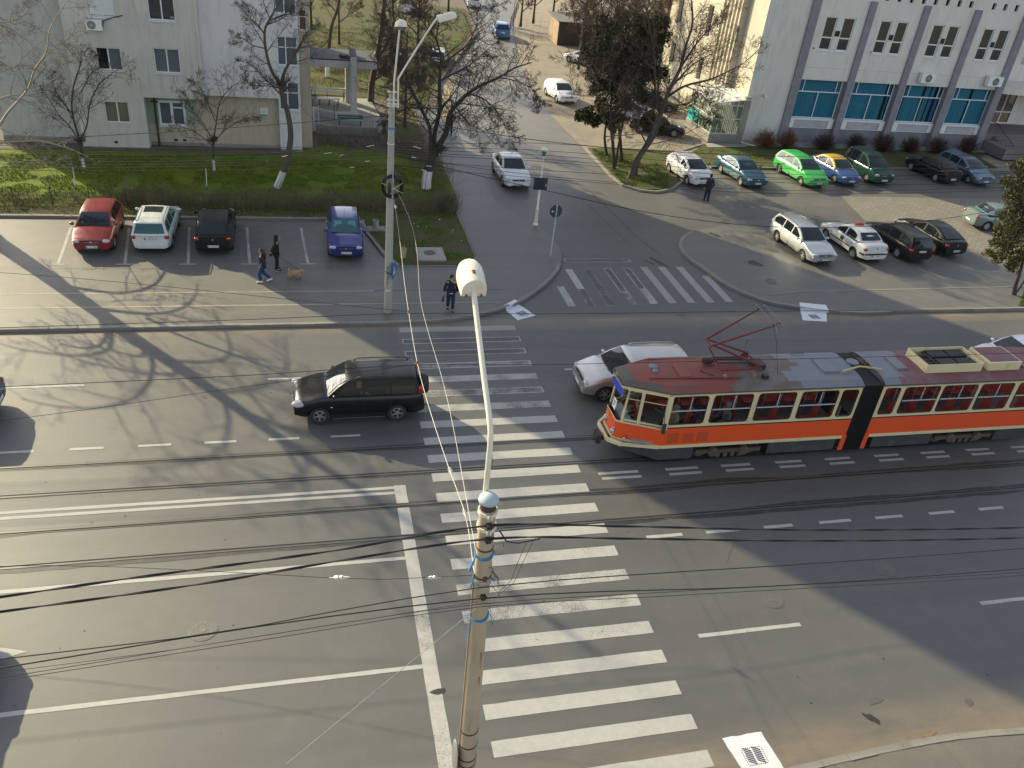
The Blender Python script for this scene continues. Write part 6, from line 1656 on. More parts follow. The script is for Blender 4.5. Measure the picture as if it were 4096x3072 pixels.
def PXY(tile, pts, Y, dy=None):
    out = []
    for i, (u, v) in enumerate(pts):
        y = Y if dy is None else Y + dy*i/(len(pts)-1)
        out.append(tuple(ray_y(tile[0]+u*1024/2212, tile[1]+v*1024/2212, y)))
    return out
t1, t2, t3, t4 = (0,0), (1024,0), (2048,0), (3072,0)
# the tall roadside tree just outside the left edge: its limbs reach in and its long shadow crosses the street
rng = random.Random(77)
tb = Vector((-14.62, 41.0, 0.16))
trunk = [tb + Vector(q) for q in ((0,0,0),(0.02,0.02,2.5),(-0.03,0.0,5),(0.05,0.05,7.5),(0.02,0.0,10),(0.12,0.1,12.5),(0.05,0.15,15.5))]
limbs = [([tuple(p) for p in trunk], 0.46, 0.05)]
for k in range(26):
    z = 3.2 + k*0.42; a = k*2.4 + rng.uniform(-.4,.4); L = (6.6 - 0.13*k)*rng.uniform(.75,1.15)
    p = tb + Vector((0,0,z)); d = Vector((math.cos(a), math.sin(a), 0.95))
    pts = [p]
    for i in range(7):
        d = (d.normalized() + Vector((rng.gauss(0,.10), rng.gauss(0,.10), -0.20 + rng.gauss(0,.06)))).normalized(); p = p + d*(L/7); pts.append(p.copy())
    limbs.append(([tuple(q) for q in pts], 0.095-0.002*k, 0.018))
limbs += [(PXY(t1, [(-40,1150),(60,980),(150,880),(250,750),(300,600),(400,450),(430,250),(520,100),(600,-20)], 40.6), 0.06, 0.014),
          (PXY(t1, [(250,750),(400,720),(520,640),(600,540)], 40.6), 0.03, 0.008), (PXY(t1, [(330,560),(480,400),(600,330),(740,220)], 40.6, 0.6), 0.03, 0.008),
          (PXY(t1, [(-40,640),(90,590),(170,540),(185,420),(80,270),(130,150),(290,20)], 40.3), 0.03, 0.008), (PXY(t1, [(-30,1100),(100,1150),(220,1215),(320,1170),(500,1150)], 40.4), 0.025, 0.007),
          (PXY(t1, [(-20,1380),(140,1400),(300,1390),(450,1410),(540,1350)], 40.2), 0.022, 0.006), (PXY(t1, [(-20,200),(120,180),(240,100),(290,0)], 40.7), 0.03, 0.01)]
hero_tree('bare_tree', 'pale barked tall bare tree at the left edge with drooping limbs, throwing the long shadow', limbs, 11, m_pale, m_twigp, dict(levels=3, n=(9,6,3), ratio=(0.42,0.42,0.5), trunk_start=0.75, lift=(0.05,0.0,0.0), up=(0.0,0.0,0.0), start=(0.2,0.2,0.2), rmax=(0.026,0.012,0.007)))
hero_tree('bare_tree', 'small dark bare tree with limewashed foot before the first apartment windows', [
    (PXY(t1, [(735,1475),(715,1390),(700,1300),(690,1210)], 50.1), 0.09, 0.07), (PXY(t1, [(690,1210),(640,1050),(620,900),(645,700),(700,550),(690,480)], 50.1, -.6), 0.06, 0.012),
    (PXY(t1, [(690,1210),(750,1090),(775,900),(850,740),(960,640),(1040,590)], 50.1, .5), 0.05, 0.010), (PXY(t1, [(690,1220),(600,1090),(500,980),(420,850),(340,740)], 50.1, .4), 0.045, 0.010),
    (PXY(t1, [(640,1050),(560,900),(470,760),(450,640)], 49.8), 0.035, 0.008), (PXY(t1, [(700,800),(760,680),(830,560),(850,480)], 50.4), 0.03, 0.008)],
    21, m_bark2, m_twig, dict(levels=3, n=(12,8,4), ratio=(0.5,0.5,0.5), start=(0.15,0.15,.15), rmax=(0.02,0.010,.007), trunk_start=0.8), lime=0.75)
hero_tree('bare_tree', 'small bare tree with limewashed foot before the green banded wall', [
    (PXY(t1, [(1855,1500),(1845,1380),(1840,1290),(1845,1220)], 50.1), 0.07, 0.055), (PXY(t1, [(1845,1220),(1870,1050),(1900,880),(1990,760),(2080,700)], 50.1, -.5), 0.045, 0.010),
    (PXY(t1, [(1845,1230),(1960,1110),(2090,1040),(2200,1000)], 50.1, .4), 0.035, 0.008), (PXY(t1, [(1845,1220),(1750,1060),(1650,930),(1600,790)], 50.1, .3), 0.035, 0.008),
    (PXY(t1, [(1840,1260),(1700,1150),(1560,1090),(1490,1080)], 50.1, -.3), 0.03, 0.007), (PXY(t1, [(1860,1050),(1800,900),(1730,760),(1700,680)], 50.0), 0.03, 0.007)],
    22, m_bark2, m_twig2, dict(levels=3, n=(12,8,4), ratio=(0.5,0.5,.5), start=(0.15,0.15,.15), rmax=(0.018,0.009,.007), trunk_start=0.8), lime=0.7)
for (x, y, sd, lb) in ((-11.65,46.7,31,'thin limewashed sapling near the hedge below the first windows'), (-5.1,47.0,32,'thin limewashed sapling near the hedge below the plaque wall')):
    b = Vector((x,y,0.15)); hero_tree('sapling', lb, [([tuple(b), tuple(b+Vector((0.05,0,1.2))), tuple(b+Vector((0.0,0.05,2.6)))], 0.035, 0.010)], sd, m_bark, m_twig, dict(levels=2, n=(8,5), ratio=(0.4,0.4), trunk_start=0.45, rmax=(0.012,0.008)), lime=0.8, group='saplings on the lawn')
hero_tree('bare_tree', 'forked bare tree with leaning limewashed trunk before the block corner', [
    (PXY(t2, [(165,1655),(235,1480),(285,1300),(300,1150),(275,980),(230,830),(215,740)], 47.2), 0.19, 0.13), (PXY(t2, [(215,740),(130,600),(85,430),(75,270),(110,180),(170,80),(240,-40)], 47.2, -.6), 0.10, 0.03),
    (PXY(t2, [(215,740),(250,610),(330,480),(395,360),(440,280),(520,240)], 47.2, .5), 0.09, 0.02), (PXY(t2, [(225,830),(130,730),(40,640),(-40,560),(-150,520)], 47.2, .4), 0.05, 0.012),
    (PXY(t2, [(75,300),(20,220),(-60,150),(-140,60)], 46.8), 0.04, 0.010), (PXY(t2, [(110,180),(230,130),(350,110),(430,40)], 46.7), 0.04, 0.010), (PXY(t2, [(85,420),(-30,390),(-120,330),(-200,320)], 47.0), 0.035, 0.010), (PXY(t2, [(200,760),(80,740),(-20,735),(-110,690)], 47.4), 0.03, 0.008)],
    23, m_bark, m_twig, dict(levels=3, n=(10,8,5), ratio=(0.5,0.5,0.5), start=(0.2,0.1,0.1), rmax=(0.03,0.014,0.008), trunk_start=0.85), lime=0.95)
hero_tree('bare_tree', 'big spreading bare tree with limewashed foot beside the far street lamps', [
    (PXY(t2, [(1470,1650),(1478,1520),(1510,1380),(1560,1290)], 47.7), 0.30, 0.24),
    (PXY(t2, [(1560,1290),(1640,1150),(1670,1000),(1720,920),(1830,810),(1950,735),(2100,670),(2230,590),(2380,540)], 47.7, 1.2), 0.18, 0.03),
    (PXY(t2, [(1530,1330),(1545,1150),(1590,930),(1585,700),(1600,500),(1560,330),(1590,160)], 47.7, 1.6), 0.15, 0.03),
    (PXY(t2, [(1510,1330),(1500,1100),(1420,930),(1340,760),(1290,600),(1260,430),(1220,250)], 47.7, .5), 0.13, 0.025),
    (PXY(t2, [(1590,940),(1680,860),(1750,960),(1830,1060),(1950,1130),(2080,1260)], 47.5, -1), 0.07, 0.012), (PXY(t2, [(1830,810),(1960,850),(2080,960),(2150,1090),(2210,1220)], 48, -.8), 0.06, 0.010),
    (PXY(t2, [(1600,560),(1720,470),(1840,370),(1900,240),(2000,120),(2080,40)], 48.3, 1), 0.06, 0.012), (PXY(t2, [(1585,700),(1700,640),(1850,560),(2000,430),(2120,330)], 48.3, .6), 0.06, 0.012),
    (PXY(t2, [(1340,760),(1220,700),(1130,620),(1060,520)], 47.9, .7), 0.05, 0.010), (PXY(t2, [(1420,930),(1300,940),(1180,1000),(1100,1100)], 47.8, -.5), 0.045, 0.010), (PXY(t2, [(2100,670),(2250,700),(2400,780),(2480,900)], 48.8, -.4), 0.04, 0.008),
    (PXY(t2, [(1560,330),(1470,230),(1400,110),(1380,0)], 49, .4), 0.04, 0.008)],
    24, m_bark2, m_twig, dict(levels=3, rmin=0.008, n=(17,10,6), ratio=(0.46,0.5,0.5), start=(0.12,0.1,0.1), lift=(0.0,-0.05,-0.05), up=(0.0,-0.04,-0.04), rmax=(0.035,0.014,0.008), trunk_start=0.95), lime=1.15)
hero_tree('bare_tree', 'stout bare tree with two stems left of the lamp post, behind the canopy end', [
    (PXY(t2, [(990,900),(1000,740),(1040,520),(1075,330),(1100,120),(1115,-60)], 67), 0.26, 0.14), (PXY(t2, [(1040,520),(1130,380),(1190,220),(1180,60),(1200,-80)], 67, .8), 0.13, 0.05), (PXY(t2, [(1010,700),(1130,620),(1230,560),(1300,430)], 67, -.8), 0.08, 0.02)],
    25, m_bark, m_twig2, dict(levels=3, n=(18,10,6), ratio=(0.45,0.5,0.5), start=(0.12,0.1,0.1), rmax=(0.04,0.018,0.011), rmin=0.008, trunk_start=0.25))
hero_tree('bare_tree', 'straight bare tree with limewashed foot seen through the canopy', [
    (PXY(t2, [(615,690),(618,560),(630,400),(650,230),(700,90),(725,-40)], 74.2), 0.2, 0.10), (PXY(t2, [(640,320),(560,420),(500,470)], 74.2), 0.06, 0.02)],
    26, m_bark2, m_twig, dict(levels=2, n=(12,7), ratio=(0.35,0.4), start=(0.3,0.2), rmax=(0.03,0.014), rmin=0.009, trunk_start=0.4), lime=1.6)
hero_tree('bare_tree', 'leaning double stemmed bare tree among the conifers by the side street', [
    (PXY(t3, [(1020,1550),(1060,1420),(1160,1260),(1230,1100),(1300,950),(1350,800),(1450,600),(1500,400),(1560,200),(1545,-40)], 50.8, 1.5), 0.24, 0.05),
    (PXY(t3, [(1060,1500),(1105,1350),(1220,1190),(1280,1000),(1240,800),(1230,500),(1190,250),(1160,60)], 51.6, .8), 0.17, 0.03),
    (PXY(t3, [(1350,830),(1500,740),(1700,690),(1850,625),(2000,545),(2160,400)], 52, -.6), 0.09, 0.014), (PXY(t3, [(1460,580),(1600,370),(1750,200),(1900,0)], 52, .5), 0.08, 0.014),
    (PXY(t3, [(1380,750),(1560,560),(1750,450),(1950,330)], 52, 1.2), 0.06, 0.012), (PXY(t3, [(1300,960),(1480,900),(1600,960),(1690,1060)], 51.6, -.6), 0.06, 0.010), (PXY(t3, [(1500,740),(1640,820),(1720,930),(1740,1040)], 51.6, -.6), 0.04, 0.008),
    (PXY(t3, [(1230,600),(1050,450),(900,330),(780,250)], 52, .4), 0.06, 0.012), (PXY(t3, [(1230,1080),(1120,960),(1000,880),(840,800),(640,830),(500,810)], 51.2, -.5), 0.06, 0.010), (PXY(t3, [(1100,900),(900,720),(700,620),(480,480)], 51.5, .6), 0.05, 0.010), (PXY(t3, [(1180,300),(1080,150),(900,60),(760,-30)], 52.3), 0.04, 0.01), (PXY(t3, [(1160,1240),(1090,1080),(1120,940),(1000,1060),(930,1180)], 50.6, -.6), 0.05, 0.008)],
    27, m_bark, m_twig, dict(levels=3, rmin=0.008, n=(16,10,6), ratio=(0.44,0.5,0.5), start=(0.12,0.1,0.1), rmax=(0.032,0.014,0.008), trunk_start=0.4))
# ---- conifers: clumps of small scale-leaf sprays
def leaf_mat(name, a, b, c):
    m, nt, bs = _nodes(name); bs.inputs['Roughness'].default_value = 0.8; bs.inputs['Specular IOR Level'].default_value = 0.2
    o = mixcol(nt, ramp(nt, noise(nt, 1.4, 4, 0.6), 0.35, 0.65), a, b)
    o = mixcol(nt, ramp(nt, noise(nt, 7, 3, 0.7), 0.5, 0.7), o, c)
    nt.links.new(o, bs.inputs['Base Color']); return m
m_con = leaf_mat('conifer_dark', (0.040, 0.050, 0.020), (0.075, 0.080, 0.034), (0.125, 0.10, 0.055))
m_con2 = leaf_mat('conifer_olive', (0.075, 0.085, 0.028), (0.12, 0.115, 0.045), (0.19, 0.155, 0.07))
def foliage(mb, c, rx, ry, rz, n, rng, s=0.075, hollow=0.35):
    for _ in range(n):
        while True:
            p = Vector((rng.uniform(-1,1), rng.uniform(-1,1), rng.uniform(-1,1))); l = p.length
            if hollow < l < 1: break
        p *= 0.8 + 0.35*mnoise.noise(p*2.1 + Vector(c)*0.7)
        q = Vector((c[0]+p.x*rx, c[1]+p.y*ry, c[2]+p.z*rz))
        for k in range(2):
            a = Vector((p.x + rng.gauss(0,.5), p.y + rng.gauss(0,.5), p.z*0.5 + rng.gauss(0.25,.5))).normalized(); b = a.orthogonal(); b.rotate(Matrix.Rotation(rng.uniform(0,6.28), 3, a))
            L = s*rng.uniform(.7,1.6); w = L*0.34
            mb.add([q - b*w*0.4, q + b*w*0.4, q + a*L*0.6 + b*w, q + a*L*1.25, q + a*L*0.6 - b*w], [(0,1,2,3,4)])
rng = random.Random(8)
def conifer(label, stems, clumps, fm, seed, dens=900, s=0.085, group='conifers', sprigs=True):
    rg = random.Random(seed); b0 = Vector(stems[0][0][0])
    root = thing('conifer_tree', label, 'tree', tuple(b0), 0, group)
    tm = MB()
    for pts, r0, r1 in stems:
        pts = [Vector(p)-b0 for p in catmull([tuple(p) for p in pts], 3)]; tm.tube(pts, [r0+(r1-r0)*i/(len(pts)-1) for i in range(len(pts))], 7)
    st_pts = [Vector(p)-b0 for pts, _, _ in stems for p in pts]
    cr = MB()
    for (c, rx, ry, rz) in clumps:
        c = Vector(c)-b0
        near_ = min(st_pts, key=lambda p: (p-c).length)
        tm.tube([near_, near_.lerp(c,0.5)+Vector((0,0,-0.1)), c], [0.035,0.025,0.012], 5)
        n = int(dens*rx*rz*1.2)
        foliage(cr, c, rx, ry, rz, n, rg, s)
        for k in range(int(6*rx*rz)+3):      # ragged outer sprays
            d = Vector((rg.uniform(-1,1), rg.uniform(-1,1), rg.uniform(-.7,1))).normalized(); e = c + Vector((d.x*rx, d.y*ry, d.z*rz))*1.05
            foliage(cr, e, 0.2, 0.2, 0.22, 26, rg, s, 0.0)
    tm.build('trunk', m_bark2, root, 60); cr.build('crown', fm, root)
    return root
_rc = random.Random(19)
def CL(tile, lst, Y):
    out = []
    for (u, v, r, dy) in lst:
        p = ray_y(tile[0]+u*1024/2212, tile[1]+v*1024/2212, Y+dy); out.append((tuple(p), r, r*0.9, r*1.05))
    return out
conifer('tall dark conifer with a cluster of ragged dark green clumps beside the leaning bare tree', [
    (PXY(t3, [(880,1470),(872,1250),(850,1000),(880,700),(930,400),(960,200)], 52.6, 1), 0.13, 0.04), (PXY(t3, [(890,1440),(930,1200),(1000,900),(1120,600),(1180,300)], 52.6, 1.5), 0.09, 0.03)],
    CL(t3, [(1170,230,.75,1),(1280,190,.6,1.2),(1240,420,.7,1.5),(1110,420,.6,.6),(780,300,.55,1.2),(880,260,.5,.5),(700,440,.55,.8),(820,520,.75,1.2),(960,560,.6,.2),(690,640,.6,.5),(800,760,.6,.2),(1230,640,.7,1),(1080,760,.55,.4),(1000,360,.55,1.4),(940,900,.55,.2),(760,400,.6,.9),(900,620,.8,.8),(1010,640,.7,.9),(1130,560,.8,1.2),(880,760,.6,.6),(1010,830,.6,.6),(1190,520,.6,1.4),(1330,330,.4,1.2),(930,120,.4,1.2)], 53) + [((x_, y_, z_), r_, r_*.9, r_) for x_, y_, z_, r_ in [((lambda p: (p.x, p.y, p.z, _rc.uniform(.35,.6)))(ray_y(2048+_rc.uniform(640,1340)*.463, _rc.uniform(120,1040)*.463, 53+_rc.uniform(-.3,1.5)))) for _ in range(46)]], m_con, 41, dens=900, s=0.07)
conifer('shorter dark conifer with low clumps hanging over the verge, left of its group', [
    (PXY(t3, [(820,1345),(800,1180),(820,1000),(780,850)], 55.5, -.5), 0.11, 0.04)],
    CL(t3, [(640,990,.55,-.2),(720,1040,.55,.2),(580,1010,.35,0),(800,950,.6,.3),(880,1080,.55,.2),(760,880,.45,.5),(1230,850,.55,-.4),(1150,1060,.5,-.3),(1280,1120,.5,-.3)], 54.8), m_con, 42, dens=1200)
conifer('sunlit olive green conifer at the right edge, on the small lawn', [
    (PXY((3072,768), [(2120,900),(2140,800),(2180,680),(2210,560),(2240,300)], 33.3), 0.12, 0.05), (PXY((3072,768), [(2130,890),(2200,790),(2260,700)], 33.3), 0.06, 0.04)],
    CL((3072,768), [(2150,560,.55,0),(1990,560,.42,.1),(2090,430,.55,.2),(1960,440,.36,.2),(2010,330,.42,0),(2150,300,.6,.3),(2080,200,.5,.2),(2180,120,.5,.3),(2110,40,.45,.2),(2060,-90,.35,.1),(2160,-60,.5,.3),(2250,450,.6,.4),(2280,250,.6,.5),(2280,30,.6,.5),(2230,-150,.5,.3),(2100,640,.35,-.1),(1920,520,.22,0),(2150,-220,.3,.2)], 33.4), m_con2, 43, dens=1500, s=0.06)
# ---- generic bare trees further off
def generic_tree(label, x, y, H_, seed, r=0.16, group='bare trees beyond the gardens', bark=None, twig=None, lime=None, lean=(0,0)):
    rg = random.Random(seed); b = Vector((x,y,0.1)); lb = []
    tr = [b, b+Vector((lean[0]*.3,lean[1]*.3,H_*.3)), b+Vector((lean[0]*.6,lean[1]*.6,H_*.6)), b+Vector((lean[0],lean[1],H_))]
    lb.append(([tuple(p) for p in tr], r, 0.03))
    for k in range(7):
        z = H_*(0.28+0.08*k); a = k*2.4+rg.uniform(-.5,.5); L = H_*0.42*rg.uniform(.7,1.1)
        p0 = b+Vector((lean[0]*z/H_,lean[1]*z/H_,z)); pts = wander(p0, Vector((math.cos(a),math.sin(a),0.9)), L, 5, rg, 0.05, 0.12)
        lb.append(([tuple(p) for p in pts], r*0.45, 0.015))
    return hero_tree('bare_tree', label, lb, seed, bark or m_bark2, twig or m_twig2, dict(levels=3, n=(14,9,5), ratio=(0.5,0.5,.5), rmax=(0.03,0.016,.012), rmin=0.010, trunk_start=0.6), lime=lime, group=group)
far = 'slender bare tree far up beyond the garden, one of several alike'
for i, (x, y, h) in enumerate(((28.5,108,7),(31.5,110,8),(26.2,105,6),(18.5,112,8),(1.5,95,8))): generic_tree(far, x, y, h, 60+i)
for i, (x, y, h) in enumerate(((27,83,7.5),(31.5,87,8),(35,82,8),(29.5,91,7),(38,88,8.5))): generic_tree('reddish bare tree of the thicket behind the conifers, one of several alike', x, y, h, 80+i, 0.13, group='bare trees of the thicket')
generic_tree('reddish bare tree behind the conifers, in front of the low house', 31.0, 77.5, 8.5, 71, 0.15)
hero_tree('bare_tree', 'slim bare tree standing close behind the conifers', [(PXY(t3, [(950,1400),(930,1150),(900,850),(860,550),(800,250),(760,-60)], 54.5, 1), 0.13, 0.03), (PXY(t3, [(900,850),(780,620),(700,380),(640,160)], 54.5, .6), 0.06, 0.012), (PXY(t3, [(870,600),(980,380),(1040,180),(1080,-20)], 54.5, .8), 0.06, 0.012)], 28, m_bark2, m_twig, dict(levels=3, rmin=0.008, n=(15,9,6), ratio=(0.42,0.5,0.5), start=(0.12,0.1,0.1), trunk_start=0.35))
generic_tree('reddish bare tree at the corner of the shed', 35.5, 92.0, 8.0, 72, 0.14)
generic_tree('bare tree on the garden side of the dark car up the side street', 10.6, 80.0, 8.0, 73, 0.16, group='bare trees')
generic_tree('bare tree standing before the canopy end, at the garden corner', 7.3, 60.5, 6.5, 74, 0.11, group='bare trees', twig=m_twig)
generic_tree('bare tree on the garden grass by the footpath', 4.0, 88.0, 7.5, 75, 0.14, group='bare trees')
# ---- round brown bushes along the office wall
def bush_mesh(seed, n=380, h=1.5, r=0.95):
    rg = random.Random(seed); mb = MB()
    for k in range(n):
        a = rg.uniform(0, 2*PI); e = math.acos(rg.uniform(0.12, 1.0))
        d = Vector((math.cos(a)*math.sin(e), math.sin(a)*math.sin(e), math.cos(e)))
        L = rg.uniform(0.75, 1.05); p0 = Vector((rg.gauss(0,.10), rg.gauss(0,.10), 0))
        tip = Vector((d.x*r, d.y*r, max(0.25, d.z*h)))*L; mid = tip*0.5 + Vector((rg.gauss(0,.05), rg.gauss(0,.05), 0.12))
        mb.tube([p0, p0+mid, p0+tip], [0.011,0.008,0.004], 3, cap=False)
        for j in range(4):
            q = mid.lerp(tip, rg.uniform(0,.9)); e2 = q + (d + Vector((rg.gauss(0,.6), rg.gauss(0,.6), rg.gauss(0.3,.4)))).normalized()*rg.uniform(.1,.26)
            mb.tube([p0+q, p0+e2], [0.006,0.004], 3, cap=False)
    return mb
m_bush = mat('bush_twig', (0.085, 0.05, 0.036), 0.95, var=0.4, scale=3)
m_bush2 = mat('bush_twig_russet', (0.20, 0.095, 0.05), 0.95, var=0.35, scale=3)
bl = ['russet round bush at the sunny corner of the office wall', 'low russet round bush beside the corner bush of the office wall', 'dark round bush behind the green estate car', 'brown round bush between the yellow roofed saloon and the blue blinds', 'brown round bush behind the dark green van-like car', 'round brown bush before the third blue window', 'round brown bush behind the black saloon tail', 'last round brown bush next to the entrance steps']
for i, (x, y) in enumerate(((35.1,58.9),(36.9,58.7),(40.3,58.9),(43.2,59.0),(45.7,58.9),(48.2,58.9),(50.9,59.0),(54.0,59.2))):
    root = thing('bush', bl[i], 'bush', (x, y, 0.1), i*1.3, 'round bushes along the office wall')
    bush_mesh(90+i, h=1.45+0.15*math.sin(i*2), r=0.95+0.1*math.cos(i*3)).build('twigs', m_bush2 if i < 2 else m_bush, root)
# ---- dry hedge and thin fence along the lawn, weeds
def hedge(name, label, pts, dens, h, w, seed, m):
    rg = random.Random(seed); mb = MB()
    for i in range(len(pts)-1):
        a, b = Vector((*pts[i],0.16)), Vector((*pts[i+1],0.16)); n = int((b-a).length*dens)
        for k in range(n):
            p = a.lerp(b, rg.random()) + Vector((rg.gauss(0,w*.4), rg.gauss(0,w*.5), 0)); hh = h*rg.uniform(.35,1.2)
            tip = p + Vector((rg.gauss(0,.22), rg.gauss(0,.18), hh)); mid = p.lerp(tip,.5) + Vector((rg.gauss(0,.07), rg.gauss(0,.07), 0))
            mb.tube([p, mid, tip], [0.009,0.007,0.004], 3, cap=False)
            for j in range(3):
                q = p.lerp(tip, rg.uniform(.35,.95)); mb.tube([q, q+Vector((rg.gauss(0,.16), rg.gauss(0,.14), rg.uniform(-.05,.2)))], [0.006,0.003], 3, cap=False)
    return tag(mb.build(name, m), label, 'hedge')
m_hedge = mat('hedge_twig', (0.15, 0.115, 0.08), 0.95, var=0.4, scale=3)
hedge('hedge', 'dry brown bare hedge along the lawn behind the parked cars', [(-9.5,44.5),(-2,44.4),(3,44.35),(7.4,44.2)], 85, 1.0, 0.6, 5, m_hedge)
hedge('hedge', 'dense tangled dead bush closing the hedge at the pavement corner', [(7.3,44.25),(8.25,44.3)], 330, 1.15, 0.5, 6, m_hedge)
hedge('hedge', 'sparse weedy stems under the wire fence at the left of the lawn', [(-22,44.4),(-9.5,44.5)], 45, 0.6, 0.5, 7, m_hedge)
hedge('hedge', 'tangle of bare shrubs between the terrace and the big tree', [(4.8,57.2),(6.5,56),(7.8,52),(8.2,48.5)], 55, 1.2, 1.2, 8, m_hedge)
hedge('hedge', 'low bare scrub at the back of the lawn before the terrace wall', [(1.2,56.5),(4.6,55.5)], 60, 0.9, 0.7, 9, m_hedge)
hedge('hedge', 'brown undergrowth in the garden behind the canopy', [(1.5,76.5),(7,77.5),(10.5,79)], 60, 0.9, 0.9, 12, m_hedge)
hedge('hedge', 'brown reddish scrub at the back of the dirt lot', [(36,76),(38,80),(34,100),(42,100)], 45, 2.2, 2.2, 14, m_twig2)
fe = thing('wire_fence', 'thin dark wire fence on slim posts along the left of the lawn', 'fence', (0,0,0))
for i in range(9):
    b = MB(); x = -21+i*1.75; b.tube([(x,44.3,0.1),(x,44.3,1.15)], 0.022, 6); b.build('post', dark_metal, fe)
b = MB()
for z in (0.25,0.45,0.65,0.85,1.05): b.tube([(-21,44.3,z),(-7,44.3,z)], 0.006, 4)
for k in range(100): b.tube([(-21+k*0.14,44.3,0.2),(-21+k*0.14,44.3,1.08)], 0.004, 3)
b.build('wire_mesh', dark_metal, fe)
fe = thing('wire_fence', 'tall dark mesh fence along the garden edge of the side street', 'fence', (0,0,0))
fp = [(24.0,101),(25.5,106),(27.2,112),(29.2,119)]
for x, y in fp:
    b = MB(); b.tube([(x,y,0),(x,y,1.8)], 0.04, 6); b.build('post', dark_metal, fe)
b = MB()
for z in (0.3,0.8,1.3,1.75):
    for a, c in zip(fp, fp[1:]): b.tube([(*a,z),(*c,z)], 0.012, 4)
for a, c in zip(fp, fp[1:]):
    for k in range(14): t = k/14; x, y = a[0]+(c[0]-a[0])*t, a[1]+(c[1]-a[1])*t; b.tube([(x,y,0.1),(x,y,1.75)], 0.008, 3)
b.build('mesh_panel', dark_metal, fe)
# ---- grass blades, fallen leaves and litter: nobody could count them
m_blade = leaf_mat('grass_blade', (0.055,0.105,0.010), (0.165,0.225,0.024), (0.20,0.19,0.06))
def inside(poly, x, y):
    c = False; j = len(poly)-1
    for i in range(len(poly)):
        if (poly[i][1] > y) != (poly[j][1] > y) and x < (poly[j][0]-poly[i][0])*(y-poly[i][1])/(poly[j][1]-poly[i][1])+poly[i][0]: c = not c
        j = i
    return c
def blades(name, poly, n, z, h, seed, m, thr=-0.25):
    rg = random.Random(seed); mb = MB(); xs_ = [p[0] for p in poly]; ys_ = [p[1] for p in poly]; k = 0
    while k < n:
        x, y = rg.uniform(min(xs_),max(xs_)), rg.uniform(min(ys_),max(ys_)); k += 1
        if not inside(poly, x, y) or mnoise.noise(Vector((x*0.7,y*0.7,seed))) < thr: continue
        a = rg.uniform(0,6.28); hh = h*rg.uniform(.4,1.3); w = 0.018
        dx, dy = math.cos(a)*w, math.sin(a)*w; lx, ly = rg.gauss(0,hh*.4), rg.gauss(0,hh*.4)
        mb.add([(x-dx,y-dy,z),(x+dx,y+dy,z),(x+lx,y+ly,z+hh)], [(0,1,2)])
    return struct(mb.build(name, m), 'stuff')
blades('grass', [(-19,44.6),(8.2,44.5),(8.6,48),(6,52),(-1.5,53),(-19,52)], 52000, 0.15, 0.10, 1, m_blade)
blades('grass', [(-15,42.95),(2.8,42.95),(3.1,41.3),(3.9,38.2),(4.4,37.2),(8.0,37.2),(8.2,44.1),(-15,44.3)], 26000, 0.17, 0.09, 2, m_blade, 0.0)
blades('grass', [(20.2,49.4),(23,49),(24.6,52.5),(24,55.5),(20.3,57)], 9000, 0.10, 0.11, 3, m_blade, -0.1)
blades('grass', [(27.9,54),(33,54),(43,54.8),(54,55.3),(54,57.5),(30,57.8)], 14000, 0.10, 0.10, 4, m_blade, 0.05)
blades('grass', [(36.0,32.0),(40,32.0),(40,34.1),(38.3,34.1)], 5000, 0.15, 0.09, 5, m_blade, -0.6)
blades('grass', [(0.5,69),(5.6,69),(9.4,67),(13.3,81),(18,96),(0,98)], 30000, 0.18, 0.14, 6, m_blade, -0.1)
m_leaf = mat('dead_leaf', (0.17, 0.11, 0.06), 0.9, var=0.5, scale=9)
m_litter = mat('paper_litter', (0.62, 0.62, 0.60), 0.8)
def scatter(name, poly, n, z, s, seed, m):
    rg = random.Random(seed); mb = MB(); xs_ = [p[0] for p in poly]; ys_ = [p[1] for p in poly]
    for _ in range(n):
        x, y = rg.uniform(min(xs_),max(xs_)), rg.uniform(min(ys_),max(ys_))
        if not inside(poly, x, y): continue
        a = rg.uniform(0,6.28); q = s*rg.uniform(.5,1.3); c, d = math.cos(a)*q, math.sin(a)*q
        mb.add([(x-c,y-d,z),(x+d,y-c,z+.01),(x+c,y+d,z+.02),(x-d,y+c,z+.01)], [(0,1,2,3)])
    return struct(mb.build(name, m), 'stuff')
scatter('fallen_leaves', [(-15,42.95),(3,42.95),(8,44.0),(8,46),(-15,46)], 1500, 0.19, 0.045, 1, m_leaf)
scatter('fallen_leaves', [(3,48),(8.5,46),(8.5,56),(2,56)], 1200, 0.19, 0.05, 2, m_leaf)
scatter('fallen_leaves', [(20.2,49),(27,55),(27,57),(20.2,57)], 600, 0.12, 0.05, 3, m_leaf)
scatter('litter', [(-15,42.95),(3,42.95),(8,39),(8,44),(-15,44)], 60, 0.2, 0.05, 4, m_litter)
scatter('litter', [(-15,52.2),(-1,53),(2,56),(6,56),(6,52),(-1,51.5)], 36, 0.2, 0.05, 5, m_litter)
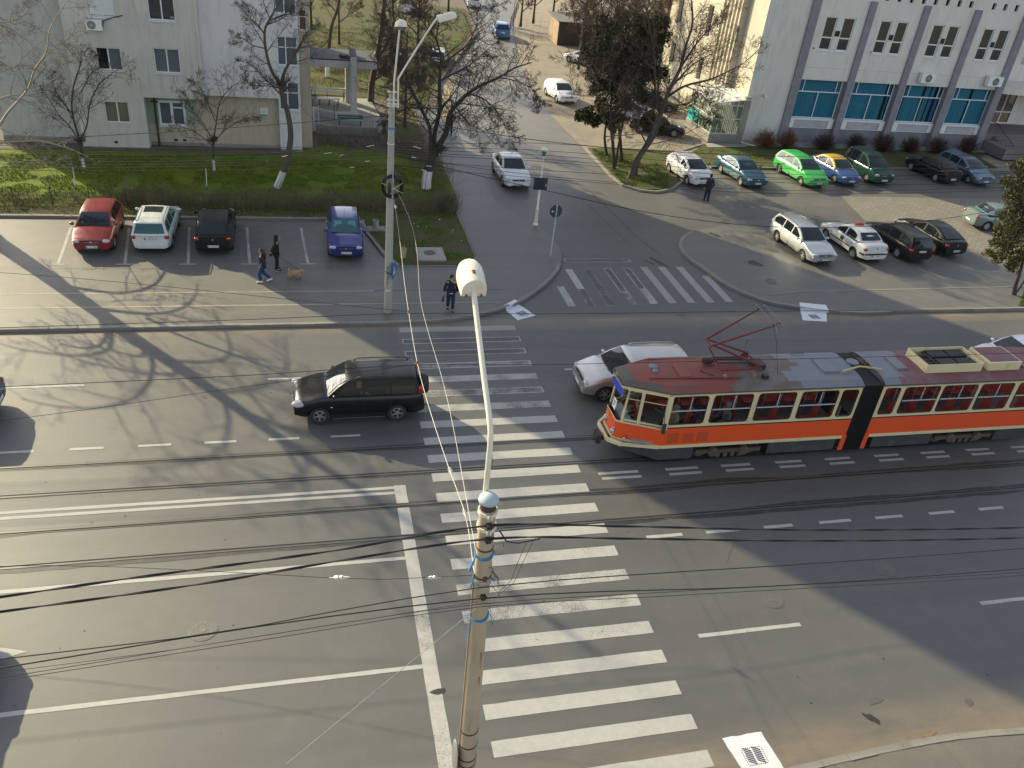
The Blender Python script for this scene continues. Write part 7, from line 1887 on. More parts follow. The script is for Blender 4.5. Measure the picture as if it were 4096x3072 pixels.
# ================================================================== POLES, LAMPS, SIGNS, WIRES
m_pole = wall_mat('pole_concrete', (0.40, 0.325, 0.22), (0.47, 0.39, 0.275), (0.25, 0.185, 0.115))
m_pole2 = wall_mat('pole_concrete_grey', (0.36, 0.345, 0.29), (0.43, 0.41, 0.35), (0.25, 0.235, 0.20))
m_lampw = mat('lamp_white', (0.72, 0.665, 0.54), 0.4, var=0.06, scale=2, dirt=(0.52,0.46,0.36), dscale=3, dlo=0.55, dhi=0.8)
m_galv = mat('galvanised_band', (0.62, 0.63, 0.63), 0.4, 0.3, var=0.1)
m_capb = mat('cap_blue_grey', (0.36, 0.44, 0.47), 0.6, var=0.12, scale=4)
m_rope = mat('blue_rope', (0.02, 0.22, 0.48), 0.7, var=0.2, scale=10)
m_rust = mat('rust_band', (0.10, 0.05, 0.03), 0.8, var=0.5, scale=10)
def ring(mb, c, r, h, n=20, t=0.012, mi=0):
    mb.lathe([(r,c[2]-h/2),(r+t,c[2]-h/2),(r+t,c[2]+h/2),(r,c[2]+h/2)], c=(c[0],c[1],0), n=n, cap=False, mi=mi)
def luminaire(par, p, d, L, W, Hh):
    """street lantern: vaulted hood, flat end plate, glass below; p = rear end, d = direction"""
    d = Vector(d).normalized(); side = d.cross(Vector((0,0,1))).normalized(); up = side.cross(d).normalized(); p = Vector(p)
    secs = [(0.0,0.97,0.98),(0.03,1.0,1.0),(0.45,1.07,1.02),(0.72,1.04,0.96),(0.88,0.86,0.82),(0.96,0.62,0.62),(1.0,0.30,0.35)]
    prof = [(-1,-0.35),(-1,0.15),(-0.92,0.45),(-0.72,0.72),(-0.4,0.92),(0,1.0),(0.4,0.92),(0.72,0.72),(0.92,0.45),(1,0.15),(1,-0.35)]
    vs = []; fs = []; k = len(prof)
    for t, sw, sh in secs:
        for a, b in prof: vs.append(p + d*L*t + side*a*W/2*sw + up*b*Hh*(sh if b > 0 else 1))
    for i in range(len(secs)-1):
        for j in range(k-1): fs.append((i*k+j, i*k+j+1, (i+1)*k+j+1, (i+1)*k+j))
    fs.append(tuple(range(k))); fs.append(tuple((len(secs)-1)*k+j for j in range(k)))
    b = MB(); b.add(vs, fs); o = b.build('lamp_head', m_lampw, par, 50)
    g = MB(); g.add([p+d*L*.15-side*W*.46-up*Hh*.36, p+d*L*.15+side*W*.46-up*Hh*.36, p+d*L*.92+side*W*.3-up*Hh*.36, p+d*L*.92-side*W*.3-up*Hh*.36, p+d*L*.5-up*Hh*.75], [(0,1,4),(1,2,4),(2,3,4),(3,0,4)])
    g.build('lamp_glass', glassy('lamp_diffuser', (0.4,0.42,0.42), 0.0, 0.1), o)
    s_ = MB(); 
    for a in (-0.3, 0.3): s_.obox(p + side*a*W - up*Hh*0.28 - d*0.006, (d, side, up), 0.012, 0.012, 0.022)
    s_.obox(p + d*L*0.30 + up*Hh*1.02, (d, side, up), 0.035, 0.022, 0.008)
    s_.build('latch', m_rust, o)
    sm = MB()
    q = [(a*1.012, b*1.012) for a, b in prof]
    for (a0,b0),(a1,b1) in zip(q, q[1:]): sm.bar(p+d*L*.36+side*a0*W/2+up*b0*Hh, p+d*L*.36+side*a1*W/2+up*b1*Hh, 0.006, 0.004)
    sm.build('seam', steel, o)
    return o
# ---- near pole
npole = thing('street_lamp', 'near concrete street lamp pole with white lantern on a long arm and blue rope ties', 'street lamp', (0,0,0))
NB, NT = Vector((2.62, 9.0, 0.1)), Vector((2.45, 9.0, 9.42))
def NP(z): return NB.lerp(NT, (z-0.1)/(9.42-0.1))
def NR(z): return 0.19 - 0.07*(z-0.1)/9.3
b = MB(); b.tube([NP(z) for z in (0.1,1,2,3,4,5,6,7,8,8.6,9.05,9.27)], [NR(z) for z in (0.1,1,2,3,4,5,6,7,8,8.6,9.05,9.27)], 28); b.build('pole', m_pole, npole, 50)
b = MB(); b.lathe([(0.117,9.25),(0.117,9.42)], c=(NT.x,9.0,0), n=24); b.build('pole_neck', mat('dark_neck', (0.05,0.04,0.035), 0.8, var=0.3), npole, 50)
b = MB(); b.lathe([(0.145,9.40),(0.153,9.42),(0.146,9.45),(0.11,9.495),(0.055,9.525),(0.005,9.535)], c=(NT.x,9.0,0), n=28); b.build('pole_cap', m_capb, npole, 60)
for z in (9.22, 8.93):
    b = MB(); ring(b, (NP(z).x, 9.0, z), NR(z)+0.006, 0.06, t=0.02); b.box(NP(z).x-0.035, NP(z).x-0.012, 8.82, 9.0-NR(z), z-0.03, z+0.03); b.box(NP(z).x+0.012, NP(z).x+0.035, 8.82, 9.0-NR(z), z-0.03, z+0.03); b.build('clamp_band', m_lampw, npole, 40)
for z in (7.95, 8.52, 4.15, 3.75, 3.38, 3.2):
    b = MB(); ring(b, (NP(z).x,9.0,z), NR(z)+0.001, 0.033, t=0.007)
    if z == 7.95: b.box(NP(z).x-0.02, NP(z).x+0.04, 8.84, 8.90, z-0.02, z+0.06)
    b.build('rust_band', m_rust, npole)
b = MB(); ring(b, (NP(7.9).x,9.0,7.86), NR(7.9)+0.001, 0.06, t=0.012); b.build('pale_band', m_pole2, npole)
b = MB()
for z0, k in ((7.06, 2), (8.38, 2)):
    if z0 > 8: b.build('blue_rope', m_rope, npole); b = MB()
    for i in range(k):
        z = z0 + i*0.02; pts = [(NP(z).x + (NR(z)+0.012)*math.cos(a), 9.0 + (NR(z)+0.012)*math.sin(a), z + 0.03*math.sin(a*1+i)) for a in [2*PI*j/20 for j in range(21)]]
        b.tube(pts, 0.010, 5, cap=False)
x = NP(8.38).x-NR(8.38)-0.01
for j in range(3): b.tube([(x,8.95,8.40),(x-0.05,8.88,8.30+0.02*j),(x-0.09-0.01*j,8.85,8.18)], 0.014, 5)
b.tube([(x,8.9,7.05),(x-0.02,8.85,6.9),(x-0.06,8.8,6.72)], 0.008, 5); b.tube([(x+0.0,8.95,8.0),(x-0.02,8.9,7.9),(x-0.05,8.88,7.78)], 0.012, 5)
b.build('blue_rope', m_rope, npole)
b = MB(); b.lathe([(0.008,8.20),(0.30,8.24),(0.31,8.26)], c=(0,0,0), n=4) if False else None
b.tube([(NP(z).x-NR(z)-0.008, 9.0-0.02, z) for z in (3.0,4,5,6,7,8.0)], 0.012, 6); b.tube([(NP(z).x+NR(z)*0.75, 9.0-NR(z)*0.7, z) for z in (8.55,8.7,8.85)], 0.010, 5)
b.build('conduit', m_pole, npole)
b = MB(); b.sphere((NP(3.4).x-NR(3.4)-0.06, 9.0, 3.35), 1, 14, 10, sz=(0.035,0.24,0.42)); b.build('round_sign_back', steel, npole, 60)
b = MB()
for z in (9.05, 8.78, 7.60):
    b = MB(); b.box(NP(z).x-0.035, NP(z).x+0.04, 8.80, 8.885, z-0.035, z+0.04); b.tube([(NP(z).x-0.05,8.83,z),(NP(z).x+0.06,8.83,z)], 0.02, 6); b.build('cable_bracket', dark_metal, npole)
rg = random.Random(12); b = MB()
for k in range(9):
    z = rg.uniform(7.3,9.1); p = Vector((NP(z).x+NR(z)*rg.uniform(.5,1), 8.86, z)); pts = [p]
    for j in range(6): p = p + Vector((rg.uniform(-.02,.06), rg.uniform(-.02,.02), rg.uniform(-.10,.02))); pts.append(p)
    b.tube(pts, 0.004, 4, cap=False)
b.tube([(2.62,8.85,8.95),(2.75,8.85,8.72),(2.95,8.9,8.62),(3.3,8.95,8.62)], 0.012, 5); b.tube([(3.1,8.95,8.6),(2.98,8.9,8.2),(2.9,8.85,7.9),(2.72,8.82,7.7)], 0.004, 4); b.tube([(3.2,8.95,8.6),(3.05,8.9,8.15),(2.95,8.85,7.85),(2.7,8.82,7.62)], 0.004, 4)
b.build('loose_wire', black, npole)
for z, L in ((6.3, 0.5), (5.7, 0.3)):
    st_ = MB(); st_.add([(NP(z).x+0.06-0.012,9.0-NR(z)-0.002,z),(NP(z).x+0.06+0.012,9.0-NR(z)-0.002,z),(NP(z-L).x+0.07,9.0-NR(z-L)-0.002,z-L)], [(0,1,2)]); st_.build('rust_streak', mat('rust_streak', (0.26,0.15,0.08), 0.9, var=0.3), npole)
b = MB(); b.tube(catmull([(2.43,9.14,8.85),(2.43,9.15,9.9),(2.43,9.17,10.33),(2.43,9.32,10.58),(2.42,9.9,11.0),(2.42,11.02,11.77)], 5), 0.042, 10); b.build('lamp_arm', m_lampw, npole, 50)
luminaire(npole, (2.425,10.98,11.76), (0.0,0.72,0.17), 0.64, 0.385, 0.225)
# ---- far pole
fpole = thing('street_lamp', 'far concrete pole with two white street lanterns and a black cable coil', 'street lamp', (0,0,0))
FB, FT = Vector((3.42, 32.42, 0.1)), Vector((3.40, 32.42, 9.35))
def FRr(z): return 0.185 - 0.075*(z/9.4)
b = MB(); b.tube([FB.lerp(FT, t/8) for t in range(9)], [FRr(9.25*t/8) for t in range(9)], 22); b.build('pole', m_pole2, fpole, 50)
b = MB(); b.lathe([(0.105,9.35),(0.105,9.64),(0.06,9.66)], c=(3.40,32.42,0), n=18); b.build('pole_neck', m_rust, fpole)
b = MB()
for z in (9.42, 9.12, 8.98, 8.90): ring(b, (3.40,32.42,z), 0.115, 0.05, t=0.014); b.box(3.2,3.62,32.26,32.30,z-0.02,z+0.02)
ring(b, (3.4,32.42,7.45), 0.13, 0.04); b.build('clamp_band', m_galv, fpole)
b = MB(); b.tube([(3.45,32.28,8.85),(3.45,32.27,9.75),(3.60,32.2,11.68)], 0.036, 8); b.build('lamp_arm', m_lampw, fpole, 50)
b = MB(); b.tube(catmull([(3.62,32.28,8.85),(3.61,32.28,9.75),(3.70,32.28,10.08),(4.85,32.45,11.90),(5.05,32.5,12.03)], 4), 0.036, 8); b.build('lamp_arm', m_lampw, fpole, 50)
luminaire(fpole, (3.62,32.25,11.72), (-0.02,-0.75,0.22), 0.65, 0.40, 0.20); luminaire(fpole, (5.0,32.5,11.98), (0.93,0.10,0.28), 0.72, 0.34, 0.17)
b = MB()
for i in range(3): ring(b, (3.41,32.42,8.02+i*0.025), 0.132, 0.018, t=0.012)
b.build('blue_rope', m_rope, fpole)
coil = thing('cable_coil', 'big coil of black cable tied to the far concrete pole', 'cable coil', (3.46,32.2,5.80))
rg = random.Random(2); b = MB()
for k in range(9):
    r_ = 0.40 + rg.uniform(-.05,.05); y = -0.05 + 0.02*k
    b.tube([(r_*math.cos(a)*0.95 + rg.gauss(0,.008), y, r_*1.05*math.sin(a) + rg.gauss(0,.008)) for a in [2*PI*j/24 for j in range(25)]], 0.022, 6, cap=False)
b.build('cable_loops', black, coil)
b = MB(); b.sphere((-0.12,-0.12,-0.02),1,12,8,sz=(0.085,0.07,0.26)); b.sphere((0.18,-0.1,0.42),1,12,8,sz=(0.10,0.08,0.22)); b.build('splice_case', dark_metal, coil, 60)
b = MB(); b.bar((-0.42,-0.13,0.18),(0.42,-0.13,-0.22),0.03,0.01); b.bar((-0.05,-0.13,-0.1),(0.40,-0.13,0.2),0.03,0.01); b.bar((0.0,-0.13,0.55),(0.02,-0.13,0.2),0.03,0.01); b.bar((0.0,-0.13,-0.3),(0,-0.13,-0.45),0.03,0.01); b.build('coil_bracket', m_galv, coil)
csign = thing('crosswalk_sign', 'blue square pedestrian crossing sign strapped edge-on to the far pole', 'sign', (0,0,0))
ctr = Vector((3.61,32.16,2.20)); ex = Vector((0.36,0.93,0)).normalized(); ez = Vector((0,0,1)); ey = ez.cross(ex)
b = MB(); b.obox(ctr, (ex, ey, ez), 0.31, 0.008, 0.31); o = b.build('plate', mat('sign_blue', (0.01,0.12,0.42), 0.4, var=0.08), csign)
b = MB(); q = ctr + ey*0.010
for s in (1, -1):
    q = ctr + ey*0.0105*s
    b.add([q-ex*.2-ez*.18, q+ex*.2-ez*.18, q+ez*.22], [(0,1,2)])
b.build('white_triangle', white_plastic, o)
b = MB()
for s in (1, -1):
    q = ctr + ey*0.0125*s
    b.add([q-ex*.02+ez*.0, q+ex*.03+ez*.0, q+ex*.03+ez*.1, q-ex*.02+ez*.1], [(0,1,2,3)]); b.add([q-ex*.02, q+ex*.0, q-ex*.05-ez*.12, q-ex*.08-ez*.12], [(0,1,2,3)]); b.add([q+ex*.0, q+ex*.03, q+ex*.09-ez*.12, q+ex*.06-ez*.12], [(0,1,2,3)])
b.build('walking_figure', m_trim, o)
b = MB(); b.tube([(3.25,32.22,2.15),(3.35,32.2,2.05),(3.6,32.15,2.0)], 0.015, 5); b.build('strap', black, csign)
text_mesh('pole_paint', 'T\n1\n2\n1', 0.22, mat('red_spray', (0.30,0.03,0.03), 0.8), fpole, (3.36, 32.42-0.186, 1.9), (R(90),0,0), 0.002)
b = MB(); y = 32.42-0.176; b.add([(3.25,y-.01,1.22),(3.36,y-.012,1.29),(3.36,y-.012,1.15)], [(0,1,2)]); b.add([(3.34,y-.012,1.24),(3.50,y-.005,1.26),(3.50,y-.005,1.20),(3.34,y-.012,1.19)], [(0,1,2,3)]); b.build('white_arrow', white_plastic, fpole)
# ---- park lamp with the back of a board
pk_ = thing('park_lamp', 'slim white park lamp post with dome top at the side street corner', 'street lamp', (12.54,42.45,0.12))
b = MB(); b.lathe([(0.16,0),(0.16,0.06),(0.10,0.12),(0.085,0.9),(0.095,0.95),(0.06,1.0),(0.05,3.9)], n=14); b.build('post', m_lampw, pk_, 40)
b = MB(); b.lathe([(0.07,3.88),(0.16,4.22)], n=16, cap=False); b.build('lantern_glass', glassy('lantern', (0.10,0.14,0.13), 0.3, 0.1), pk_, 60)
b = MB(); b.lathe([(0.235,4.20),(0.235,4.24),(0.12,4.32),(0.02,4.37)], n=18); b.build('dome', m_lampw, pk_, 60)
bd = MB(); bd.box(-0.40,0.36,-0.10,-0.085,2.05,2.72); bo = bd.build('sign_back', mat('sign_back_dark', (0.022,0.028,0.028), 0.6, var=0.2), pk_)
s5 = text_mesh('sign_mark', '3', 0.2, m_lampw, bo, (0.28,-0.102,2.3), (R(90),0,0), 0.001)
st = thing('stop_sign', 'grey back of an octagonal stop sign on a pale post at the pavement edge', 'sign', (12.28,38.2,0.12))
b = MB(); b.tube([(0,0,0),(0.02,0.02,2.75)], 0.035, 10); b.build('post', mat('pale_green_post', (0.42,0.46,0.43), 0.6, var=0.15), st)
b = MB(); oc = [(0.34*math.cos(R(22.5+45*k)), 2.42+0.34*math.sin(R(22.5+45*k))) for k in range(8)]
vs = [(x,0.055,z) for x,z in oc] + [(x,0.07,z) for x,z in oc]; b.add(vs, [tuple(range(7,-1,-1)),tuple(range(8,16))] + [(k,(k+1)%8,(k+1)%8+8,k+8) for k in range(8)])
p_ = b.build('plate', mat('sign_back_grey', (0.045,0.055,0.055), 0.55, var=0.15), st)
b = MB(); b.box(-0.05,0.05,-0.05,0.05,2.2,2.24); b.box(-0.05,0.05,-0.05,0.05,2.62,2.66); b.build('clamp', steel, st)
b = MB(); b.add([(-0.22,0.05,2.36),(-0.12,0.05,2.38),(-0.13,0.05,2.46),(-0.22,0.05,2.44)], [(0,1,2,3)]); b.build('sticker', white_plastic, p_)
m_gr = mat('back_red', (0.5,0.02,0.02), 0.4)
b = MB(); b.poly([(x,0.0715,z) for x,z in oc]); b.build('sign_face', m_gr, p_)
# ---- litter bins
b = thing('litter_bin', 'grey speckled tube litter bin on a small slab in the grass', 'litter bin', (3.66,41.55,0.16), 0, 'litter bins')
q = MB(); q.lathe([(0.15,0.06),(0.16,0.5),(0.135,0.5),(0.13,0.15)], n=18); q.build('tube', concrete, b, 50)
q = MB(); q.box(-0.45,0.5,-0.35,0.3,0,0.06); q.build('slab', m_slab, b)
b = thing('litter_bin', 'leaning tan litter bin behind the far concrete pole', 'litter bin', (4.66,37.95,0.16), 0.2, 'litter bins'); b.rotation_euler = (0, R(7), 0.2)
q = MB(); q.lathe([(0.13,0),(0.14,0.52),(0.12,0.52),(0.11,0.1)], n=18); q.build('tube', mat('tan_bin', (0.42,0.33,0.20), 0.8, var=0.2, scale=6), b, 50)
# ---- wires
def sag(a, b_, s, n=14):
    a, b_ = Vector(a), Vector(b_); return [a.lerp(b_, t/n) - Vector((0,0,4*s*(t/n)*(1-t/n))) for t in range(n+1)]
def hermite(pts, step):
    P = [Vector(p) for p in pts]; n = len(P); d = [(P[i+1]-P[i]).length for i in range(n-1)]; m = []
    for i in range(n):
        if i == 0: m.append((P[1]-P[0])/d[0])
        elif i == n-1: m.append((P[-1]-P[-2])/d[-1])
        else:
            a, b = (P[i]-P[i-1])/d[i-1], (P[i+1]-P[i])/d[i]; m.append((a*d[i] + b*d[i-1])/(d[i]+d[i-1]))
    out = []
    for i in range(n-1):
        k = max(1, int(d[i]/step))
        for j in range(k):
            t = j/k; out.append(P[i]*(2*t**3-3*t*t+1) + m[i]*d[i]*(t**3-2*t*t+t) + P[i+1]*(3*t*t-2*t**3) + m[i+1]*d[i]*(t**3-t*t))
    out.append(P[-1]); return out
def wire(label, pts, r, m=None, group='overhead cables', twist=False, cat='cable', name='overhead_cable'):
    mb = MB()
    if twist:
        P_ = hermite(pts, 0.16)
        for ph in (0, PI):
            mb.tube([p + Vector((0, math.cos(i*0.55+ph), math.sin(i*0.55+ph)))*r*0.7 for i, p in enumerate(P_)], r*0.75, 5, cap=False)
    else: mb.tube([tuple(p) for p in (hermite(pts, 0.9) if len(pts) > 2 else pts)], r, 5, cap=False)
    return tag(mb.build(name, m or black), label, cat, group)
m_wire = mat('contact_wire', (0.03,0.028,0.026), 0.6, 0.4)
m_span = mat('span_rope', (0.40,0.385,0.36), 0.6, 0.2)
wire('tram contact wire over the far track', [(-40,22.13,5.1),(-8,22.13,5.25),(-1.4,22.13,5.38),(2.95,22.13,5.49),(6.1,22.13,5.42),(14.9,22.13,5.36),(25.2,22.13,5.30),(70,22.13,5.4)], 0.009, m_wire, 'tram contact wires', name='contact_wire', cat='wire')
wire('tram contact wire over the near track', [(-40,19.13,5.1),(-5.8,19.13,5.28),(-1.3,19.13,5.37),(2.83,19.13,5.52),(5.5,19.13,5.43),(13.4,19.13,5.34),(22.6,19.13,5.28),(70,19.13,5.4)], 0.009, m_wire, 'tram contact wires', name='contact_wire', cat='wire')
wire('thin pull-off wire coming from the left to the upper span wire clamp', [(-30,26.5,5.0),(-9.0,24.6,5.75),(2.92,22.2,5.52)], 0.007, m_wire, 'pull-off wires', name='pull_off_wire', cat='wire')
wire('thin pull-off wire slanting from the left to the lower span wire clamp', [(-30,22.0,2.6),(-8.0,20.1,3.6),(-0.9,19.3,5.0),(2.80,19.15,5.52)], 0.007, m_wire, 'pull-off wires', name='pull_off_wire', cat='wire')
wire('pale span wire with glass insulators crossing the street between the two poles', [(3.50,32.25,5.55),(3.5,31.4,5.32),(2.95,22.13,5.53),(2.83,19.13,5.58),(2.85,14,6.05),(2.80,12,6.6),(2.40,9.15,7.75)], 0.008, m_span, 'span wires', name='span_wire', cat='wire')
wire('thinner pale span wire running from the far pole to the near pole top', [(3.50,32.25,5.9),(3.75,31.0,5.6),(3.35,22.1,5.62),(3.05,16,6.7),(2.36,9.1,8.35)], 0.006, m_span, 'span wires', name='span_wire', cat='wire')
m_ins = mat('glass_insulator', (0.62,0.55,0.50), 0.25, var=0.1)
rust_i = mat('clamp_rust', (0.25,0.09,0.06), 0.7, var=0.4, scale=10)
def insul(label, p, d, m=m_ins, s=1.0):
    p, d = Vector(p), Vector(d).normalized(); b = MB()
    b.tube([p-d*0.20*s, p-d*0.12*s, p-d*0.09*s, p-d*0.02*s, p, p+d*0.06*s, p+d*0.10*s, p+d*0.22*s], [0.012*s,0.012*s,0.035*s,0.055*s,0.030*s,0.055*s,0.03*s,0.012*s], 8)
    return tag(b.build('insulator', m), label, 'insulator', 'wire insulators')
insul('pale glass insulator at the far end of the span wire, below the cable coil', (3.5,31.3,5.32), (0,-1,0))
insul('pale glass insulator on the span wire over the near track', (2.86,13.9,6.06), (0,-1,.2), s=.9); insul('pale glass insulator on the span wire beside the pole, lower one', (2.79,11.9,6.62), (-.02,-1,.25), s=.8)
insul('rusty clamp holding the far contact wire under the span wire', (2.95,22.13,5.51), (0,-.3,1), rust_i, .8); insul('rusty clamp holding the near contact wire above the black car', (2.83,19.13,5.56), (0,-.3,1), rust_i, .8)
# cables on the near pole, along the street
cab = 'cables on the near pole'
wire('thick twisted black cable on the near pole, topmost', [(-30,8.9,7.6),(-15,8.9,7.7),(-4.06,8.9,8.42),(-2.72,8.9,8.54),(0.17,8.9,8.76),(2.55,8.85,9.06),(4.51,8.9,8.80),(7.2,8.9,8.46),(12.5,8.9,7.97),(22,8.9,7.5),(34,8.9,8.2)], 0.0145, None, cab, True)
wire('thick twisted black cable on the near pole, second from the top', [(-30,8.9,7.4),(-15,8.9,7.5),(-4.12,8.9,8.15),(-1.31,8.9,8.37),(0.38,8.9,8.57),(2.54,8.85,8.80),(4.75,8.9,8.52),(7.27,8.9,8.21),(12.63,8.9,7.71),(22,8.9,7.3),(34,8.9,8.0)], 0.0145, None, cab, True)
wire('plain black cable passing the near pole just above the rust bands', [(-30,8.9,7.0),(-4.3,8.9,7.24),(-0.89,8.9,7.39),(0.2,8.9,7.54),(2.4,8.83,7.83),(4.89,8.9,7.72),(7.44,8.9,7.61),(12.77,8.9,7.44),(34,8.9,7.6)], 0.009, None, cab)
wire('thick black cable bundle under the rust bands of the near pole', [(-30,8.9,6.8),(-4.34,8.9,7.06),(-0.89,8.9,7.38),(2.4,8.83,7.59),(7.59,8.9,7.12),(13.05,8.9,6.89),(34,8.9,7.2)], 0.011, None, cab)
wire('thin black cable of the lower pair left and right of the near pole, upper one', [(-30,8.9,6.6),(-4.38,8.9,6.86),(-0.9,8.9,7.17),(2.42,8.83,7.47),(5.39,8.9,7.25),(13.12,8.9,6.79),(34,8.9,7.0)], 0.0055, None, cab)
wire('thin black cable of the lower pair left and right of the near pole, lower one', [(-30,8.88,6.55),(-4.38,8.88,6.82),(-0.9,8.88,7.10),(2.42,8.8,7.44),(5.39,8.88,7.18),(13.12,8.88,6.72),(34,8.88,6.9)], 0.0055, None, cab)
wire('faint thin wire just beneath the thick bundle on the left', [(-30,8.86,6.5),(-4.36,8.86,7.02),(-2,8.86,7.12),(-0.9,8.86,7.21),(2.4,8.8,7.56)], 0.004, None, cab)
wire('thin guy wire slanting from the near pole down to the lower left', [(2.45,8.85,7.42),(0.5,7.6,8.0),(-0.5,6.8,7.0)][:1] + [(-0.42,6.2,8.0)], 0.005, m_span, 'guy wires', name='guy_wire', cat='wire')
wire('thin guy wire with white insulator across the sunlit lanes left of the near pole', [(-9,12.0,6.2),(-4.2,11.2,6.75),(-1.0,10.2,7.18),(1.0,9.5,7.5),(2.36,9.0,7.93)], 0.005, m_wire, 'guy wires', name='guy_wire', cat='wire')
insul('white glass insulator on the guy wire over the solid lane line', (0.35,9.72,7.40), (1,-.28,.2), m_ins, .8); insul('white glass insulator on the guy wire right beside the near pole', (1.75,9.25,7.70), (1,-.28,.2), m_ins, .6)
# cables on the far pole: left side, right side
lc = 'thin black cable of the bundle running left from the far pole'
for z0, zp, s in ((7.10,8.52,.15),(6.95,7.40,.25),(6.80,7.30,.3),(6.64,7.22,.2),(6.50,7.15,.3),(6.39,7.05,.3),(6.28,7.00,.35),(6.15,6.9,.3),(6.05,6.58,.2)):
    a = (-24.0, 32.42, z0-0.15); wire(lc, sag((3.30,32.42,zp), (-10.3,32.42,z0), s*.5) + sag((-10.3,32.42,z0), a, .1)[1:], 0.009 if zp < 8 else 0.014, None, 'cables left of the far pole')
rc = 'thin black cable of the bundle running right from the far pole'
for zp, z8, ze in ((8.5,7.86,7.9),(7.45,7.63,7.5),(7.40,7.37,7.3),(7.3,7.2,7.0),(7.2,7.05,6.8),(7.1,6.95,6.5),(7.0,6.43,6.3),(6.6,6.28,6.15),(6.9,6.6,7.1)):
    wire(rc, [(3.5,32.42,zp),(5.8,32.42,(zp+z8)/2-0.03),(8.25,32.42,z8),(20,32.42,(z8+ze)/2-0.45),(33,32.42,ze),(45,32.42,ze+0.6)], 0.009 if zp < 8 else 0.014, None, 'cables right of the far pole')
wire('slack black cable sagging right across the side street mouth', [(3.5,32.42,7.0),(6.5,32.42,6.35),(10.1,32.42,5.64),(13.6,32.42,4.95),(20.5,32.42,4.2),(28.7,32.42,4.53),(34,32.42,5.42),(42,32.42,7)], 0.014, None, 'cables right of the far pole')
wire('service drop wire from the far pole towards the canopy', [(3.3,32.5,6.9),(1.0,45,5.2),(0.6,60,5.0)], 0.008, None, 'service drop wires', cat='wire')
wire('service drop wire from the far pole towards the block corner', [(3.3,32.5,6.7),(0.2,44,5.5),(-1.3,54.2,5.6)], 0.008, None, 'service drop wires', cat='wire')
mb_ = MB()
for (x,z,L,t) in ((1.0,7.02,.5,.1),(-0.6,6.86,.35,.08),(2.5,6.75,.3,.02),(1.9,6.5,.3,.03),(4.3,6.95,.3,-.03),(4.9,6.62,.35,-.03),(4.7,6.45,.35,-.03),(4.4,7.35,.5,-.15),(2.6,7.35,.5,.12),(1.5,6.95,.3,.1)):
    L *= .6; t *= .6; mb_.bar((x-L/2,32.34,z-t/2),(x+L/2,32.34,z+t/2),0.018,0.015)
tag(mb_.build('cable_clamps', m_galv), 'row of pale cable clamps on the bundle around the far pole', 'clamps'); 
# ================================================================== PEOPLE AND DOG
def skin_mesh(name, nodes, edges, root, m, parent, sub=1, fat=1.0):
    """nodes: {key: (pos, radius or (rx, ry))}; grown with a skin and a subdivision"""
    keys = list(nodes); ix = {k: i for i, k in enumerate(keys)}
    me = bpy.data.meshes.new(name); me.from_pydata([nodes[k][0] for k in keys], [(ix[a], ix[b]) for a, b in edges], [])
    o = bpy.data.objects.new(name, me); col.objects.link(o)
    md = o.modifiers.new('skin', 'SKIN'); md.use_smooth_shade = True; md.branch_smoothing = 0.6
    sv = me.skin_vertices[0].data
    for k in keys:
        r = nodes[k][1]; r = tuple(q*fat for q in r) if isinstance(r, tuple) else r*fat; sv[ix[k]].radius = (r, r) if not isinstance(r, tuple) else r
        sv[ix[k]].use_root = (k == root)
    sb = o.modifiers.new('sub', 'SUBSURF'); sb.levels = sub; sb.render_levels = sub
    dg = bpy.context.evaluated_depsgraph_get(); me2 = bpy.data.meshes.new_from_object(o.evaluated_get(dg))
    bpy.data.objects.remove(o)
    me2.materials.clear(); me2.materials.append(m)
    me2.polygons.foreach_set('use_smooth', [True]*len(me2.polygons))
    o2 = bpy.data.objects.new(name, me2); col.objects.link(o2); o2.parent = parent
    return o2
m_skin = mat('skin', (0.42, 0.25, 0.18), 0.6, var=0.08)
